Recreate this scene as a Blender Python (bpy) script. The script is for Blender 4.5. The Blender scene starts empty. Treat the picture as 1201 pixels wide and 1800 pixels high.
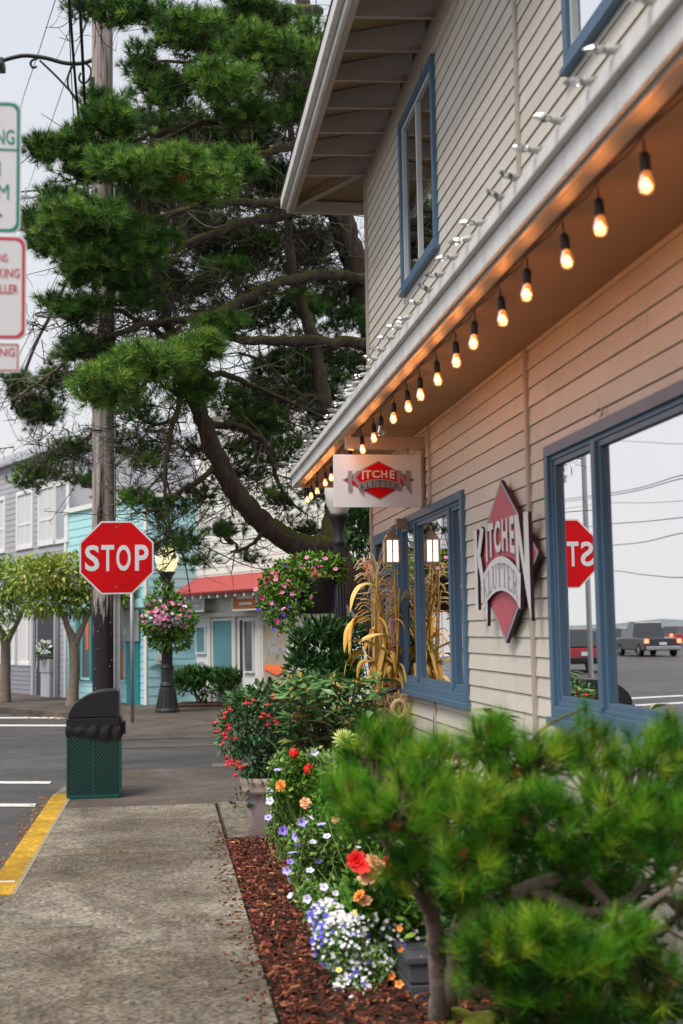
import bpy, math, random
import numpy as np
from mathutils import Vector, Matrix
random.seed(7); rng = np.random.default_rng(7)
SC = bpy.context.scene; COL = SC.collection
PI = math.pi
# ------------------------------------------------------------------ camera
FPX = 2250.0
CAM = np.array([0, 0, 1.58])
def nrm(v): return v / np.linalg.norm(v)
_Y = nrm(np.array([(291 - 600.5) / FPX, (900 - 1112) / FPX, 1.0]))
_U = np.array([-0.0165, 1, 0.0]); _U[2] = -(_Y[0] * _U[0] + _Y[1] * _U[1]) / _Y[2]; _U = nrm(_U)
_X = nrm(np.cross(_U, _Y)); _X = _X if _X[0] > 0 else -_X
CM = np.stack([_X, _Y, _U], 0)
cam_data = bpy.data.cameras.new('camera'); cam = bpy.data.objects.new('camera', cam_data); COL.objects.link(cam)
cam_data.lens = 45.0; cam_data.sensor_width = 36.0; cam_data.sensor_fit = 'AUTO'
cam_data.clip_start = 0.1; cam_data.clip_end = 2000
r_, u_, b_ = CM[:, 0], CM[:, 1], -CM[:, 2]
cam.matrix_world = Matrix(((r_[0], u_[0], b_[0], CAM[0]), (r_[1], u_[1], b_[1], CAM[1]), (r_[2], u_[2], b_[2], CAM[2]), (0, 0, 0, 1)))
cam_data.dof.use_dof = True; cam_data.dof.focus_distance = 11.2; cam_data.dof.aperture_fstop = 2.6
SC.camera = cam
# ------------------------------------------------------------------ sky, sun, exposure
SUN_EL, SUN_AZ = math.radians(60), math.radians(228)   # azimuth clockwise from +Y: behind the camera, to the left
W = bpy.data.worlds.new('World'); SC.world = W; W.use_nodes = True
wn, wl = W.node_tree.nodes, W.node_tree.links
bg = wn['Background']; bg.inputs[1].default_value = 0.86
sky = wn.new('ShaderNodeTexSky'); sky.sky_type = 'NISHITA'; sky.sun_disc = False
sky.sun_elevation = SUN_EL; sky.sun_rotation = SUN_AZ; sky.dust_density = 4; sky.air_density = 1.5
skm = wn.new('ShaderNodeVectorMath'); skm.operation = 'SCALE'; skm.inputs[3].default_value = 0.10
wl.new(sky.outputs[0], skm.inputs[0])
tc = wn.new('ShaderNodeTexCoord'); sp = wn.new('ShaderNodeSeparateXYZ'); wl.new(tc.outputs['Generated'], sp.inputs[0])
cr = wn.new('ShaderNodeValToRGB'); wl.new(sp.outputs[2], cr.inputs[0])
cr.color_ramp.elements[0].position = 0.0; cr.color_ramp.elements[0].color = (0.82, 0.805, 0.80, 1)
cr.color_ramp.elements[1].position = 0.9; cr.color_ramp.elements[1].color = (0.66, 0.65, 0.64, 1)
e_ = cr.color_ramp.elements.new(0.22); e_.color = (0.76, 0.765, 0.80, 1)
e_ = cr.color_ramp.elements.new(0.46); e_.color = (0.70, 0.73, 0.79, 1)
nz = wn.new('ShaderNodeTexNoise'); nz.inputs['Scale'].default_value = 2.2; nz.inputs['Detail'].default_value = 4
wl.new(tc.outputs['Generated'], nz.inputs['Vector'])
mr = wn.new('ShaderNodeMapRange'); mr.inputs[3].default_value = 0.94; mr.inputs[4].default_value = 1.07
wl.new(nz.outputs[0], mr.inputs[0])
vm = wn.new('ShaderNodeVectorMath'); vm.operation = 'SCALE'; wl.new(cr.outputs[0], vm.inputs[0]); wl.new(mr.outputs[0], vm.inputs[3])
mx = wn.new('ShaderNodeMix'); mx.data_type = 'RGBA'; mx.inputs[0].default_value = 0.88
wl.new(skm.outputs[0], mx.inputs[6]); wl.new(vm.outputs[0], mx.inputs[7]); wl.new(mx.outputs[2], bg.inputs[0])
sl = bpy.data.lights.new('sun', 'SUN'); sun = bpy.data.objects.new('sun', sl); COL.objects.link(sun)
sl.energy = 3.0; sl.angle = math.radians(28); sl.color = (1.0, 0.94, 0.86)
sd = Vector((math.sin(SUN_AZ) * math.cos(SUN_EL), math.cos(SUN_AZ) * math.cos(SUN_EL), math.sin(SUN_EL)))
sun.rotation_euler = sd.to_track_quat('Z', 'Y').to_euler()
SC.view_settings.view_transform = 'Standard'; SC.view_settings.look = 'None'
SC.view_settings.exposure = 0.42; SC.view_settings.gamma = 1.0
SC.cycles.use_denoising = True
SC.cycles.max_bounces = 6; SC.cycles.diffuse_bounces = 3; SC.cycles.glossy_bounces = 4; SC.cycles.transparent_max_bounces = 12
SC.cycles.caustics_reflective = False; SC.cycles.caustics_refractive = False
SC.cycles.sample_clamp_indirect = 4

# ------------------------------------------------------------------ coordinates read off the survey of the photograph
def ray(px, py): return CM @ np.array([(px - 600.5) / FPX, (900 - py) / FPX, 1.0])
def atY(px, py, Y): r = ray(px, py); return CAM + (Y / r[1]) * r
def atX(px, py, X): r = ray(px, py); return CAM + (X / r[0]) * r
def atZ(px, py, Z=0.0): r = ray(px, py); return CAM + ((Z - CAM[2]) / r[2]) * r

# ------------------------------------------------------------------ materials
MATS = {}
def mat(name, col, rough=0.7, var=0.0, scale=8.0, bump=0.0, bscale=40.0, tint=None, metal=0.0, spec=0.4, emit=None, es=0.0, stretch=None, trans=0.0, coat=0.0):
    """col base colour; var = colour variation by noise; tint = list of colours chosen by the per-face attribute"""
    m = bpy.data.materials.new(name); m.use_nodes = True; MATS[name] = m
    n, l = m.node_tree.nodes, m.node_tree.links; p = n['Principled BSDF']
    p.inputs['Roughness'].default_value = rough; p.inputs['Metallic'].default_value = metal
    p.inputs['Specular IOR Level'].default_value = spec; p.inputs['Coat Weight'].default_value = coat
    c4 = (*col, 1); p.inputs['Base Color'].default_value = c4
    src = None
    tcn = n.new('ShaderNodeTexCoord'); vec = tcn.outputs['Object']
    if stretch:
        mp = n.new('ShaderNodeMapping'); mp.inputs['Scale'].default_value = stretch; l.new(vec, mp.inputs[0]); vec = mp.outputs[0]
    if tint:
        at = n.new('ShaderNodeAttribute'); at.attribute_name = 'tint'
        rp = n.new('ShaderNodeValToRGB'); el = rp.color_ramp.elements
        while len(el) < len(tint): el.new(0.5)
        for i, c in enumerate(tint): el[i].position = i / (len(tint) - 1); el[i].color = (*c, 1)
        l.new(at.outputs['Fac'], rp.inputs[0]); src = rp.outputs[0]
    if var > 0:
        nt = n.new('ShaderNodeTexNoise'); nt.inputs['Scale'].default_value = scale; nt.inputs['Detail'].default_value = 5; nt.inputs['Roughness'].default_value = 0.65
        l.new(vec, nt.inputs['Vector'])
        mr = n.new('ShaderNodeMapRange'); mr.inputs[1].default_value = 0.25; mr.inputs[2].default_value = 0.75
        mr.inputs[3].default_value = 1 - var; mr.inputs[4].default_value = 1 + var; l.new(nt.outputs[0], mr.inputs[0])
        vm = n.new('ShaderNodeVectorMath'); vm.operation = 'SCALE'; l.new(mr.outputs[0], vm.inputs[3])
        if src: l.new(src, vm.inputs[0])
        else: vm.inputs[0].default_value = col
        src = vm.outputs[0]
    if src: l.new(src, p.inputs['Base Color'])
    if bump > 0:
        nb = n.new('ShaderNodeTexNoise'); nb.inputs['Scale'].default_value = bscale; nb.inputs['Detail'].default_value = 4; l.new(vec, nb.inputs['Vector'])
        bp = n.new('ShaderNodeBump'); bp.inputs['Strength'].default_value = bump; bp.inputs['Distance'].default_value = 0.01
        l.new(nb.outputs[0], bp.inputs['Height']); l.new(bp.outputs[0], p.inputs['Normal'])
    if emit: p.inputs['Emission Color'].default_value = (*emit, 1); p.inputs['Emission Strength'].default_value = es
    if trans: p.inputs['Transmission Weight'].default_value = trans
    return m
def nodes_of(m): return m.node_tree.nodes, m.node_tree.links, m.node_tree.nodes['Principled BSDF']

def pavement_mat(name, base, dark, light, speck=90.0, patch=0.9, wet=0.85, cracks=False):
    """aggregate: speckle + blotches + stains"""
    m = bpy.data.materials.new(name); m.use_nodes = True; MATS[name] = m
    n, l, p = nodes_of(m); g = n.new('ShaderNodeNewGeometry'); pos = g.outputs['Position']
    def noise(s, d, dist=0.0):
        t = n.new('ShaderNodeTexNoise'); t.inputs['Scale'].default_value = s; t.inputs['Detail'].default_value = d; t.inputs['Roughness'].default_value = 0.7
        t.inputs['Distortion'].default_value = dist; l.new(pos, t.inputs['Vector']); return t.outputs[0]
    def ramp(src, a, b, ca, cb):
        r = n.new('ShaderNodeValToRGB'); r.color_ramp.elements[0].position = a; r.color_ramp.elements[1].position = b
        r.color_ramp.elements[0].color = (*ca, 1); r.color_ramp.elements[1].color = (*cb, 1); l.new(src, r.inputs[0]); return r.outputs[0]
    def mix(kind, f, a, b):
        x = n.new('ShaderNodeMix'); x.data_type = 'RGBA'; x.blend_type = kind
        if isinstance(f, float): x.inputs[0].default_value = f
        else: l.new(f, x.inputs[0])
        for s, v in ((6, a), (7, b)):
            if isinstance(v, tuple): x.inputs[s].default_value = (*v, 1)
            else: l.new(v, x.inputs[s])
        return x.outputs[2]
    c = ramp(noise(patch, 6, 0.6), 0.33, 0.68, dark, base)
    c2 = ramp(noise(speck, 3), 0.36, 0.7, tuple(0.45 * v for v in base), light)
    c = mix('MIX', 0.72, c, c2)
    st = ramp(noise(0.55, 5, 1.5), 0.42, 0.62, (0.62, 0.6, 0.57), (1.08, 1.07, 1.05))
    c = mix('MULTIPLY', 1.0, c, st)
    st2 = ramp(noise(5.0, 6, 0.4), 0.3, 0.6, (0.7, 0.7, 0.7), (1.0, 1.0, 1.0))
    c = mix('MULTIPLY', 0.8, c, st2)
    vo = n.new('ShaderNodeTexVoronoi'); vo.inputs['Scale'].default_value = speck * 0.55; l.new(pos, vo.inputs['Vector'])
    c = mix('MULTIPLY', 0.55, c, ramp(vo.outputs['Color'], 0.1, 0.8, (0.55, 0.53, 0.5), (1.25, 1.22, 1.2)))
    if cracks:
        sp_n = n.new('ShaderNodeTexNoise'); sp_n.inputs['Scale'].default_value = 22; sp_n.inputs['Detail'].default_value = 3; l.new(pos, sp_n.inputs['Vector'])
        c = mix('MULTIPLY', 1.0, c, ramp(sp_n.outputs[0], .26, .34, (.45, .42, .38), (1, 1, 1)))
        sn = n.new('ShaderNodeTexNoise'); sn.inputs['Scale'].default_value = .9; sn.inputs['Detail'].default_value = 6; sn.inputs['Roughness'].default_value = .8; l.new(pos, sn.inputs['Vector'])
        c = mix('MULTIPLY', 1.0, c, ramp(sn.outputs[0], .36, .56, (.62, .56, .48), (1.05, 1.05, 1.05)))
    l.new(c, p.inputs['Base Color'])
    p.inputs['Roughness'].default_value = wet; p.inputs['Specular IOR Level'].default_value = 0.35
    bp = n.new('ShaderNodeBump'); bp.inputs['Strength'].default_value = 0.5; bp.inputs['Distance'].default_value = 0.006
    l.new(noise(speck, 3), bp.inputs['Height']); l.new(bp.outputs[0], p.inputs['Normal'])
    return m
M = MATS
pavement_mat('concrete', (0.175, 0.158, 0.128), (0.055, 0.048, 0.038), (0.60, 0.56, 0.48), 38, cracks=True)
pavement_mat('ramp_concrete', (0.135, 0.11, 0.095), (0.08, 0.065, 0.057), (0.22, 0.185, 0.165), 110, 0.7, 0.7)
pavement_mat('asphalt', (0.085, 0.083, 0.09), (0.052, 0.05, 0.055), (0.15, 0.145, 0.15), 120, 0.4, 0.55)
pavement_mat('bed_soil', (0.06, 0.035, 0.022), (0.03, 0.018, 0.012), (0.10, 0.05, 0.03), 60, 2)
pavement_mat('pebble', (0.5, 0.5, 0.5), (0.32, 0.31, 0.3), (0.75, 0.75, 0.75), 40, 3)
pavement_mat('kerb_yellow', (0.72, 0.42, 0.02), (0.5, 0.29, 0.015), (0.85, 0.55, 0.05), 70, 5)
def chipped():
    n, l, p = nodes_of(MATS['kerb_yellow']); src = p.inputs['Base Color'].links[0].from_socket; g = n.new('ShaderNodeNewGeometry'); sx = n.new('ShaderNodeSeparateXYZ'); l.new(g.outputs['Position'], sx.inputs[0])
    t = n.new('ShaderNodeTexNoise'); t.inputs['Scale'].default_value = 16; t.inputs['Detail'].default_value = 8; t.inputs['Roughness'].default_value = .75; l.new(g.outputs['Position'], t.inputs['Vector'])
    a = n.new('ShaderNodeMath'); a.operation = 'MULTIPLY_ADD'; a.inputs[1].default_value = .16; l.new(t.outputs[0], a.inputs[0]); l.new(sx.outputs[0], a.inputs[2])
    r = n.new('ShaderNodeMapRange'); r.inputs[1].default_value = -.868; r.inputs[2].default_value = -.855; l.new(a.outputs[0], r.inputs[0])
    t2 = n.new('ShaderNodeTexNoise'); t2.inputs['Scale'].default_value = 9; t2.inputs['Detail'].default_value = 9; t2.inputs['Roughness'].default_value = .8; l.new(g.outputs['Position'], t2.inputs['Vector'])
    r2 = n.new('ShaderNodeMapRange'); r2.inputs[1].default_value = .62; r2.inputs[2].default_value = .66; l.new(t2.outputs[0], r2.inputs[0])
    m_ = n.new('ShaderNodeMath'); m_.operation = 'MAXIMUM'; l.new(r.outputs[0], m_.inputs[0]); l.new(r2.outputs[0], m_.inputs[1])
    x = n.new('ShaderNodeMix'); x.data_type = 'RGBA'; l.new(m_.outputs[0], x.inputs[0]); l.new(src, x.inputs[6]); x.inputs[7].default_value = (.27, .24, .19, 1); l.new(x.outputs[2], p.inputs['Base Color'])
chipped()
mat('road_paint', (0.62, 0.62, 0.6), 0.7, var=0.35, scale=14, bump=0.3, bscale=80)
# building
mat('siding', (0.67, 0.615, 0.54), 0.6, var=0.10, scale=2.2, bump=0.14, bscale=30, stretch=(1, 0.22, .8), tint=[(0.665, 0.615, 0.55), (0.70, 0.65, 0.585), (0.735, 0.69, 0.625)])
def weather(name, amt):
    n, l, p = nodes_of(MATS[name]); src = p.inputs['Base Color'].links[0].from_socket; g = n.new('ShaderNodeNewGeometry')
    mp = n.new('ShaderNodeMapping'); mp.inputs['Scale'].default_value = (1, 9, .9); l.new(g.outputs['Position'], mp.inputs[0]); t = n.new('ShaderNodeTexNoise'); t.inputs['Scale'].default_value = 1.3; t.inputs['Detail'].default_value = 7; t.inputs['Roughness'].default_value = .7; l.new(mp.outputs[0], t.inputs['Vector'])
    r = n.new('ShaderNodeValToRGB'); r.color_ramp.elements[0].position = .34; r.color_ramp.elements[0].color = (1 - amt, 1 - amt * 1.1, 1 - amt * 1.3, 1); r.color_ramp.elements[1].position = .58; r.color_ramp.elements[1].color = (1, 1, 1, 1); l.new(t.outputs[0], r.inputs[0])
    t2 = n.new('ShaderNodeTexNoise'); t2.inputs['Scale'].default_value = 30; t2.inputs['Detail'].default_value = 3; l.new(g.outputs['Position'], t2.inputs['Vector'])
    r2 = n.new('ShaderNodeValToRGB'); r2.color_ramp.elements[0].position = .24; r2.color_ramp.elements[0].color = (.62, .58, .54, 1); r2.color_ramp.elements[1].position = .30; r2.color_ramp.elements[1].color = (1, 1, 1, 1); l.new(t2.outputs[0], r2.inputs[0])
    x = n.new('ShaderNodeMix'); x.data_type = 'RGBA'; x.blend_type = 'MULTIPLY'; x.inputs[0].default_value = 1; l.new(src, x.inputs[6]); l.new(r.outputs[0], x.inputs[7])
    y = n.new('ShaderNodeMix'); y.data_type = 'RGBA'; y.blend_type = 'MULTIPLY'; y.inputs[0].default_value = 1; l.new(x.outputs[2], y.inputs[6]); l.new(r2.outputs[0], y.inputs[7]); l.new(y.outputs[2], p.inputs['Base Color'])
weather('siding', .06)
mat('trim', (0.47, 0.40, 0.34), 0.55, var=0.08, scale=6)
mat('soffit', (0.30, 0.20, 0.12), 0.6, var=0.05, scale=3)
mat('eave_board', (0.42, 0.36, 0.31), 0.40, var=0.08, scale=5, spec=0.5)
mat('shade_board', (0.10, 0.06, 0.045), 0.7)  # dark brown stands in for the shade behind the eave strips
mat('rafter_paint', (0.36, 0.31, 0.28), 0.6, var=0.08, scale=5)
mat('blue_paint', (0.085, 0.16, 0.255), 0.45, var=0.10, scale=9, bump=0.15, bscale=35, stretch=(1, 1, .2))
mat('blue_paint_light', (0.20, 0.32, 0.45), 0.45, var=0.10, scale=9)
mat('white_metal', (0.76, 0.755, 0.76), 0.5, var=0.04, scale=4, bump=0.05, bscale=6)
weather('white_metal', .16)
mat('shingle', (0.16, 0.15, 0.14), 0.9, var=0.3, scale=25, bump=0.5)
mat('window_vinyl', (0.68, 0.70, 0.70), 0.4)
mat('curtain', (0.62, 0.58, 0.5), 0.9)
mat('interior', (0.05, 0.05, 0.05), 0.9)
mat('red_door', (0.55, 0.02, 0.02), 0.45, var=0.05)
mat('bin_green', (0.005, 0.075, 0.065), 0.4)
mat('black_plastic', (0.010, 0.010, 0.012), 0.36, bump=0.05, bscale=60)
mat('black_bag', (0.012, 0.012, 0.014), 0.28, bump=0.6, bscale=14)
mat('black_iron', (0.022, 0.023, 0.025), 0.5, bump=0.15, bscale=50)
mat('galvanised', (0.33, 0.35, 0.37), 0.5, var=0.2, scale=12, metal=0.6)
mat('bolt', (0.3, 0.22, 0.2), 0.4, metal=0.8)
mat('sign_red', (0.56, 0.004, 0.008), 0.5, var=0.14, scale=3.5, spec=0.12)
mat('sign_white', (0.66, 0.67, 0.70), 0.5, var=0.05, scale=5)
mat('sign_green', (0.0, 0.22, 0.17), 0.5)
mat('sign_darkred', (0.50, 0.03, 0.06), 0.5)
mat('board_white', (0.68, 0.70, 0.76), 0.6, var=0.04, scale=4)
mat('logo_red', (0.58, 0.005, 0.008), 0.6, var=0.06, scale=6, spec=0.08)
mat('logo_grey', (0.25, 0.25, 0.28), 0.5)
mat('logo_letter', (0.66, 0.64, 0.62), 0.5)
mat('logo_dark', (0.03, 0.035, 0.05), 0.5)
mat('wall_logo_glare_red', (0.50, 0.10, 0.13), 0.5, var=0.12, scale=5)  # red paled towards pink to paint in the glare on the sign
mat('wall_logo_white', (0.70, 0.70, 0.74), 0.45, var=0.04, scale=6)
mat('wall_logo_edge', (0.05, 0.008, 0.02), 0.5)
mat('wall_logo_grey', (0.34, 0.35, 0.40), 0.5)
mat('clip_plastic', (0.42, 0.42, 0.40), 0.5)
mat('near_bark', (0.23, 0.185, 0.15), 0.95, var=0.55, scale=16, bump=1.0, bscale=30, stretch=(1, 1, .5))
mat('socket', (0.015, 0.014, 0.016), 0.5)
mat('brass', (0.35, 0.28, 0.2), 0.45, metal=0.5)
mat('filament', (1, 0.6, 0.2), 0.5, emit=(1.0, 0.55, 0.18), es=14)
mat('lantern_glow', (1, 1, 1), 0.5, emit=(1.0, 0.90, 0.80), es=1.25)
mat('globe_warm', (0.8, 0.75, 0.5), 0.35, emit=(1.0, 0.82, 0.45), es=0.75)
mat('globe_white', (0.75, 0.74, 0.7), 0.35)
mat('chain', (0.03, 0.028, 0.026), 0.5, metal=0.5)
mat('wire', (0.02, 0.02, 0.026), 0.6)
mat('terracotta', (0.33, 0.245, 0.26), 0.75, var=0.15, scale=7, bump=0.2)
mat('terracotta_rim', (0.42, 0.33, 0.29), 0.75, var=0.15, scale=7)
mat('planter_grey', (0.07, 0.075, 0.09), 0.6, var=0.15, scale=6)
mat('bark', (0.075, 0.055, 0.045), 0.95, var=0.5, scale=12, bump=1.0, bscale=26, stretch=(1, 1, .35))
mat('twig', (0.085, 0.072, 0.045), 0.95, var=0.5, scale=30)
mat('lichen', (0.15, 0.155, 0.11), 0.95, var=0.3, scale=30)
mat('maple_bark', (0.19, 0.15, 0.115), 0.9, var=0.35, scale=9, bump=0.5, bscale=30)
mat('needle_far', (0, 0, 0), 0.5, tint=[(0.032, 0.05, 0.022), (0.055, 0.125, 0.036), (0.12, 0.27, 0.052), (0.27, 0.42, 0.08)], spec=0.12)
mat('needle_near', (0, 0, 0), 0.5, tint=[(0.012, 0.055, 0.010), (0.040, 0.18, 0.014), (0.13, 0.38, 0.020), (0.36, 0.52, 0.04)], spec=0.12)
mat('needle_dead', (0.38, 0.10, 0.02), 0.7)
mat('leaf_street', (0, 0, 0), 0.6, tint=[(0.09, 0.17, 0.03), (0.19, 0.33, 0.05), (0.34, 0.45, 0.08), (0.58, 0.50, 0.16)], spec=0.12)
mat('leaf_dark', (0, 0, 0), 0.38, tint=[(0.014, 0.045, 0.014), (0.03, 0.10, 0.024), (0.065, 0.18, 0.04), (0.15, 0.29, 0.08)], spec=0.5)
mat('leaf_rhodo', (0, 0, 0), 0.36, tint=[(0.035, 0.10, 0.035), (0.07, 0.19, 0.055), (0.16, 0.29, 0.10), (0.32, 0.24, 0.07)], spec=0.5)
mat('leaf_fresh', (0, 0, 0), 0.5, tint=[(0.03, 0.09, 0.015), (0.07, 0.19, 0.025), (0.14, 0.30, 0.04), (0.28, 0.38, 0.08)], spec=0.12)
mat('leaf_fuchsia', (0, 0, 0), 0.5, tint=[(0.03, 0.08, 0.035), (0.055, 0.16, 0.06), (0.12, 0.25, 0.10), (0.20, 0.12, 0.07)], spec=0.12)
mat('leaf_grey', (0, 0, 0), 0.6, tint=[(0.045, 0.11, 0.025), (0.10, 0.23, 0.045), (0.21, 0.36, 0.09), (0.38, 0.46, 0.2)], spec=0.12)
mat('moss', (0.16, 0.19, 0.02), 0.95, var=0.4, scale=30, bump=0.6)
mat('bud', (0.5, 0.25, 0.05), 0.6)
mat('corn', (0, 0, 0), 0.6, tint=[(0.50, 0.24, 0.03), (0.72, 0.42, 0.08), (0.80, 0.56, 0.20), (0.76, 0.47, 0.10)], spec=0.3)
mat('straw', (0, 0, 0), 0.7, tint=[(0.40, 0.27, 0.13), (0.55, 0.40, 0.22), (0.66, 0.5, 0.3)], spec=0.2)
mat('petal_pink', (0.80, 0.27, 0.50), 0.6); mat('petal_magenta', (0.60, 0.04, 0.28), 0.6)
mat('petal_purple', (0.10, 0.02, 0.42), 0.6); mat('petal_lilac', (0.50, 0.46, 0.86), 0.6)
mat('petal_pale', (0.74, 0.72, 0.90), 0.6); mat('petal_violet', (0.32, 0.22, 0.75), 0.6)
mat('petal_red', (0.75, 0.01, 0.012), 0.55); mat('petal_fuchsia', (0.80, 0.03, 0.06), 0.5)
mat('petal_orange', (0.90, 0.34, 0.06), 0.6); mat('petal_peach', (0.92, 0.52, 0.30), 0.6)
mat('petal_white', (0.85, 0.86, 0.88), 0.6); mat('petal_blue', (0.08, 0.09, 0.62), 0.6)
mat('petal_yellow', (0.80, 0.76, 0.22), 0.6); mat('petal_lime', (0.72, 0.80, 0.30), 0.6)
mat('mulch', (0, 0, 0), 0.8, tint=[(0.028, 0.008, 0.006), (0.085, 0.020, 0.012), (0.18, 0.045, 0.025), (0.36, 0.15, 0.08)], spec=0.25)
mat('dry_leaf', (0, 0, 0), 0.7, tint=[(0.22, 0.05, 0.02), (0.5, 0.26, 0.06), (0.6, 0.45, 0.2)])
mat('asphalt_fleck', (0.6, 0.6, 0.6), 0.8)
# background buildings
mat('grey_siding', (0.40, 0.40, 0.44), 0.7, var=0.06, scale=2)
mat('grey_low', (0.24, 0.24, 0.28), 0.7, var=0.06, scale=2)
mat('teal_siding', (0.40, 0.70, 0.76), 0.6, var=0.05, scale=2)
mat('teal_trim', (0.42, 0.74, 0.78), 0.6)
mat('teal_dark', (0.015, 0.27, 0.31), 0.55)
mat('cream_siding', (0.72, 0.72, 0.68), 0.65, var=0.05, scale=2)
mat('white_paint', (0.78, 0.78, 0.79), 0.55)
mat('cream_trim', (0.66, 0.64, 0.60), 0.6)
mat('lavender', (0.48, 0.50, 0.55), 0.7)
mat('awning_red', (0.36, 0.06, 0.055), 0.75, var=0.15, scale=10, bump=0.3)
mat('door_dark', (0.045, 0.045, 0.06), 0.6)
mat('panel_grey', (0.40, 0.42, 0.44), 0.6)
mat('orange_cloth', (0.80, 0.16, 0.05), 0.7)
mat('wood_sign', (0.48, 0.17, 0.05), 0.6)
mat('pane_sky', (0.32, 0.36, 0.40), 0.12, spec=0.8)
mat('pane_teal', (0.11, 0.27, 0.31), 0.12, spec=0.8)
mat('pane_dark', (0.10, 0.11, 0.11), 0.12, spec=0.8)
mat('pane_warm', (0.40, 0.34, 0.25), 0.2, spec=0.6)
mat('net_curtain', (0.62, 0.63, 0.66), 0.5, spec=0.5)
# cars
mat('car_dark', (0.03, 0.035, 0.045), 0.25, coat=0.5); mat('car_silver', (0.5, 0.52, 0.55), 0.3, metal=0.4, coat=0.5)
mat('car_red', (0.28, 0.01, 0.02), 0.25, coat=0.5); mat('tyre', (0.015, 0.015, 0.015), 0.8)
mat('car_glass', (0.03, 0.035, 0.04), 0.06, spec=0.9); mat('taillight', (0.6, 0.02, 0.01), 0.3, emit=(1.0, 0.12, 0.05), es=5)
mat('hill', (0.16, 0.19, 0.20), 0.95, var=0.3, scale=0.05)

def glass_mat(name, refl, tintc=(1, 1, 1)):
    m = bpy.data.materials.new(name); m.use_nodes = True; MATS[name] = m
    n, l = m.node_tree.nodes, m.node_tree.links
    for x in list(n): n.remove(x)
    o = n.new('ShaderNodeOutputMaterial'); mxs = n.new('ShaderNodeMixShader'); t = n.new('ShaderNodeBsdfTransparent'); g = n.new('ShaderNodeBsdfGlossy')
    t.inputs[0].default_value = (*tintc, 1); g.inputs['Roughness'].default_value = 0.0; g.inputs['Color'].default_value = (0.95, 0.95, 0.97, 1)
    lw = n.new('ShaderNodeFresnel'); lw.inputs[0].default_value = 1.5
    mr = n.new('ShaderNodeMapRange'); mr.inputs[3].default_value = refl; mr.inputs[4].default_value = 1.0
    l.new(lw.outputs[0], mr.inputs[0]); l.new(mr.outputs[0], mxs.inputs[0]); l.new(t.outputs[0], mxs.inputs[1]); l.new(g.outputs[0], mxs.inputs[2])
    l.new(mxs.outputs[0], o.inputs[0]); return m
glass_mat('shop_glass', 0.74, (0.6, 0.62, 0.62)); glass_mat('side_glass', 0.5, (0.7, 0.75, 0.75))
glass_mat('upper_glass', 0.12, (0.55, 0.62, 0.62)); glass_mat('bulb_glass', 0.05, (1.0, 0.58, 0.36))
def lit_glass():
    m = MATS['bulb_glass']; n, l = m.node_tree.nodes, m.node_tree.links; o = [x for x in n if x.type == 'OUTPUT_MATERIAL'][0]; src = o.inputs[0].links[0].from_socket
    e = n.new('ShaderNodeEmission'); e.inputs[0].default_value = (1, .33, .07, 1); e.inputs[1].default_value = .42; a = n.new('ShaderNodeAddShader'); l.new(src, a.inputs[0]); l.new(e.outputs[0], a.inputs[1]); l.new(a.outputs[0], o.inputs[0])
lit_glass()
glass_mat('unlit_bulb_glass', 0.10, (0.85, 0.80, 0.75))
glass_mat('clear_bulb_glass', 0.12, (0.90, 0.92, 0.93))

def perforated():
    m = mat('perforated_green', (0.005, 0.05, 0.045), 0.4); n, l, p = nodes_of(m)
    t = n.new('ShaderNodeTexCoord'); v = n.new('ShaderNodeTexVoronoi'); v.voronoi_dimensions = '3D'; v.feature = 'F1'; v.inputs['Randomness'].default_value = 0.0; v.inputs['Scale'].default_value = 36
    mp = n.new('ShaderNodeMapping'); mp.inputs['Rotation'].default_value = (0, 0.785, 0); l.new(t.outputs['Object'], mp.inputs[0]); l.new(mp.outputs[0], v.inputs['Vector'])
    r = n.new('ShaderNodeValToRGB'); r.color_ramp.elements[0].position = 0.34; r.color_ramp.elements[0].color = (0.004, 0.01, 0.01, 1)
    r.color_ramp.elements[1].position = 0.46; r.color_ramp.elements[1].color = (0.004, 0.058, 0.050, 1); l.new(v.outputs['Distance'], r.inputs[0]); l.new(r.outputs[0], p.inputs['Base Color'])
perforated()
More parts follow.
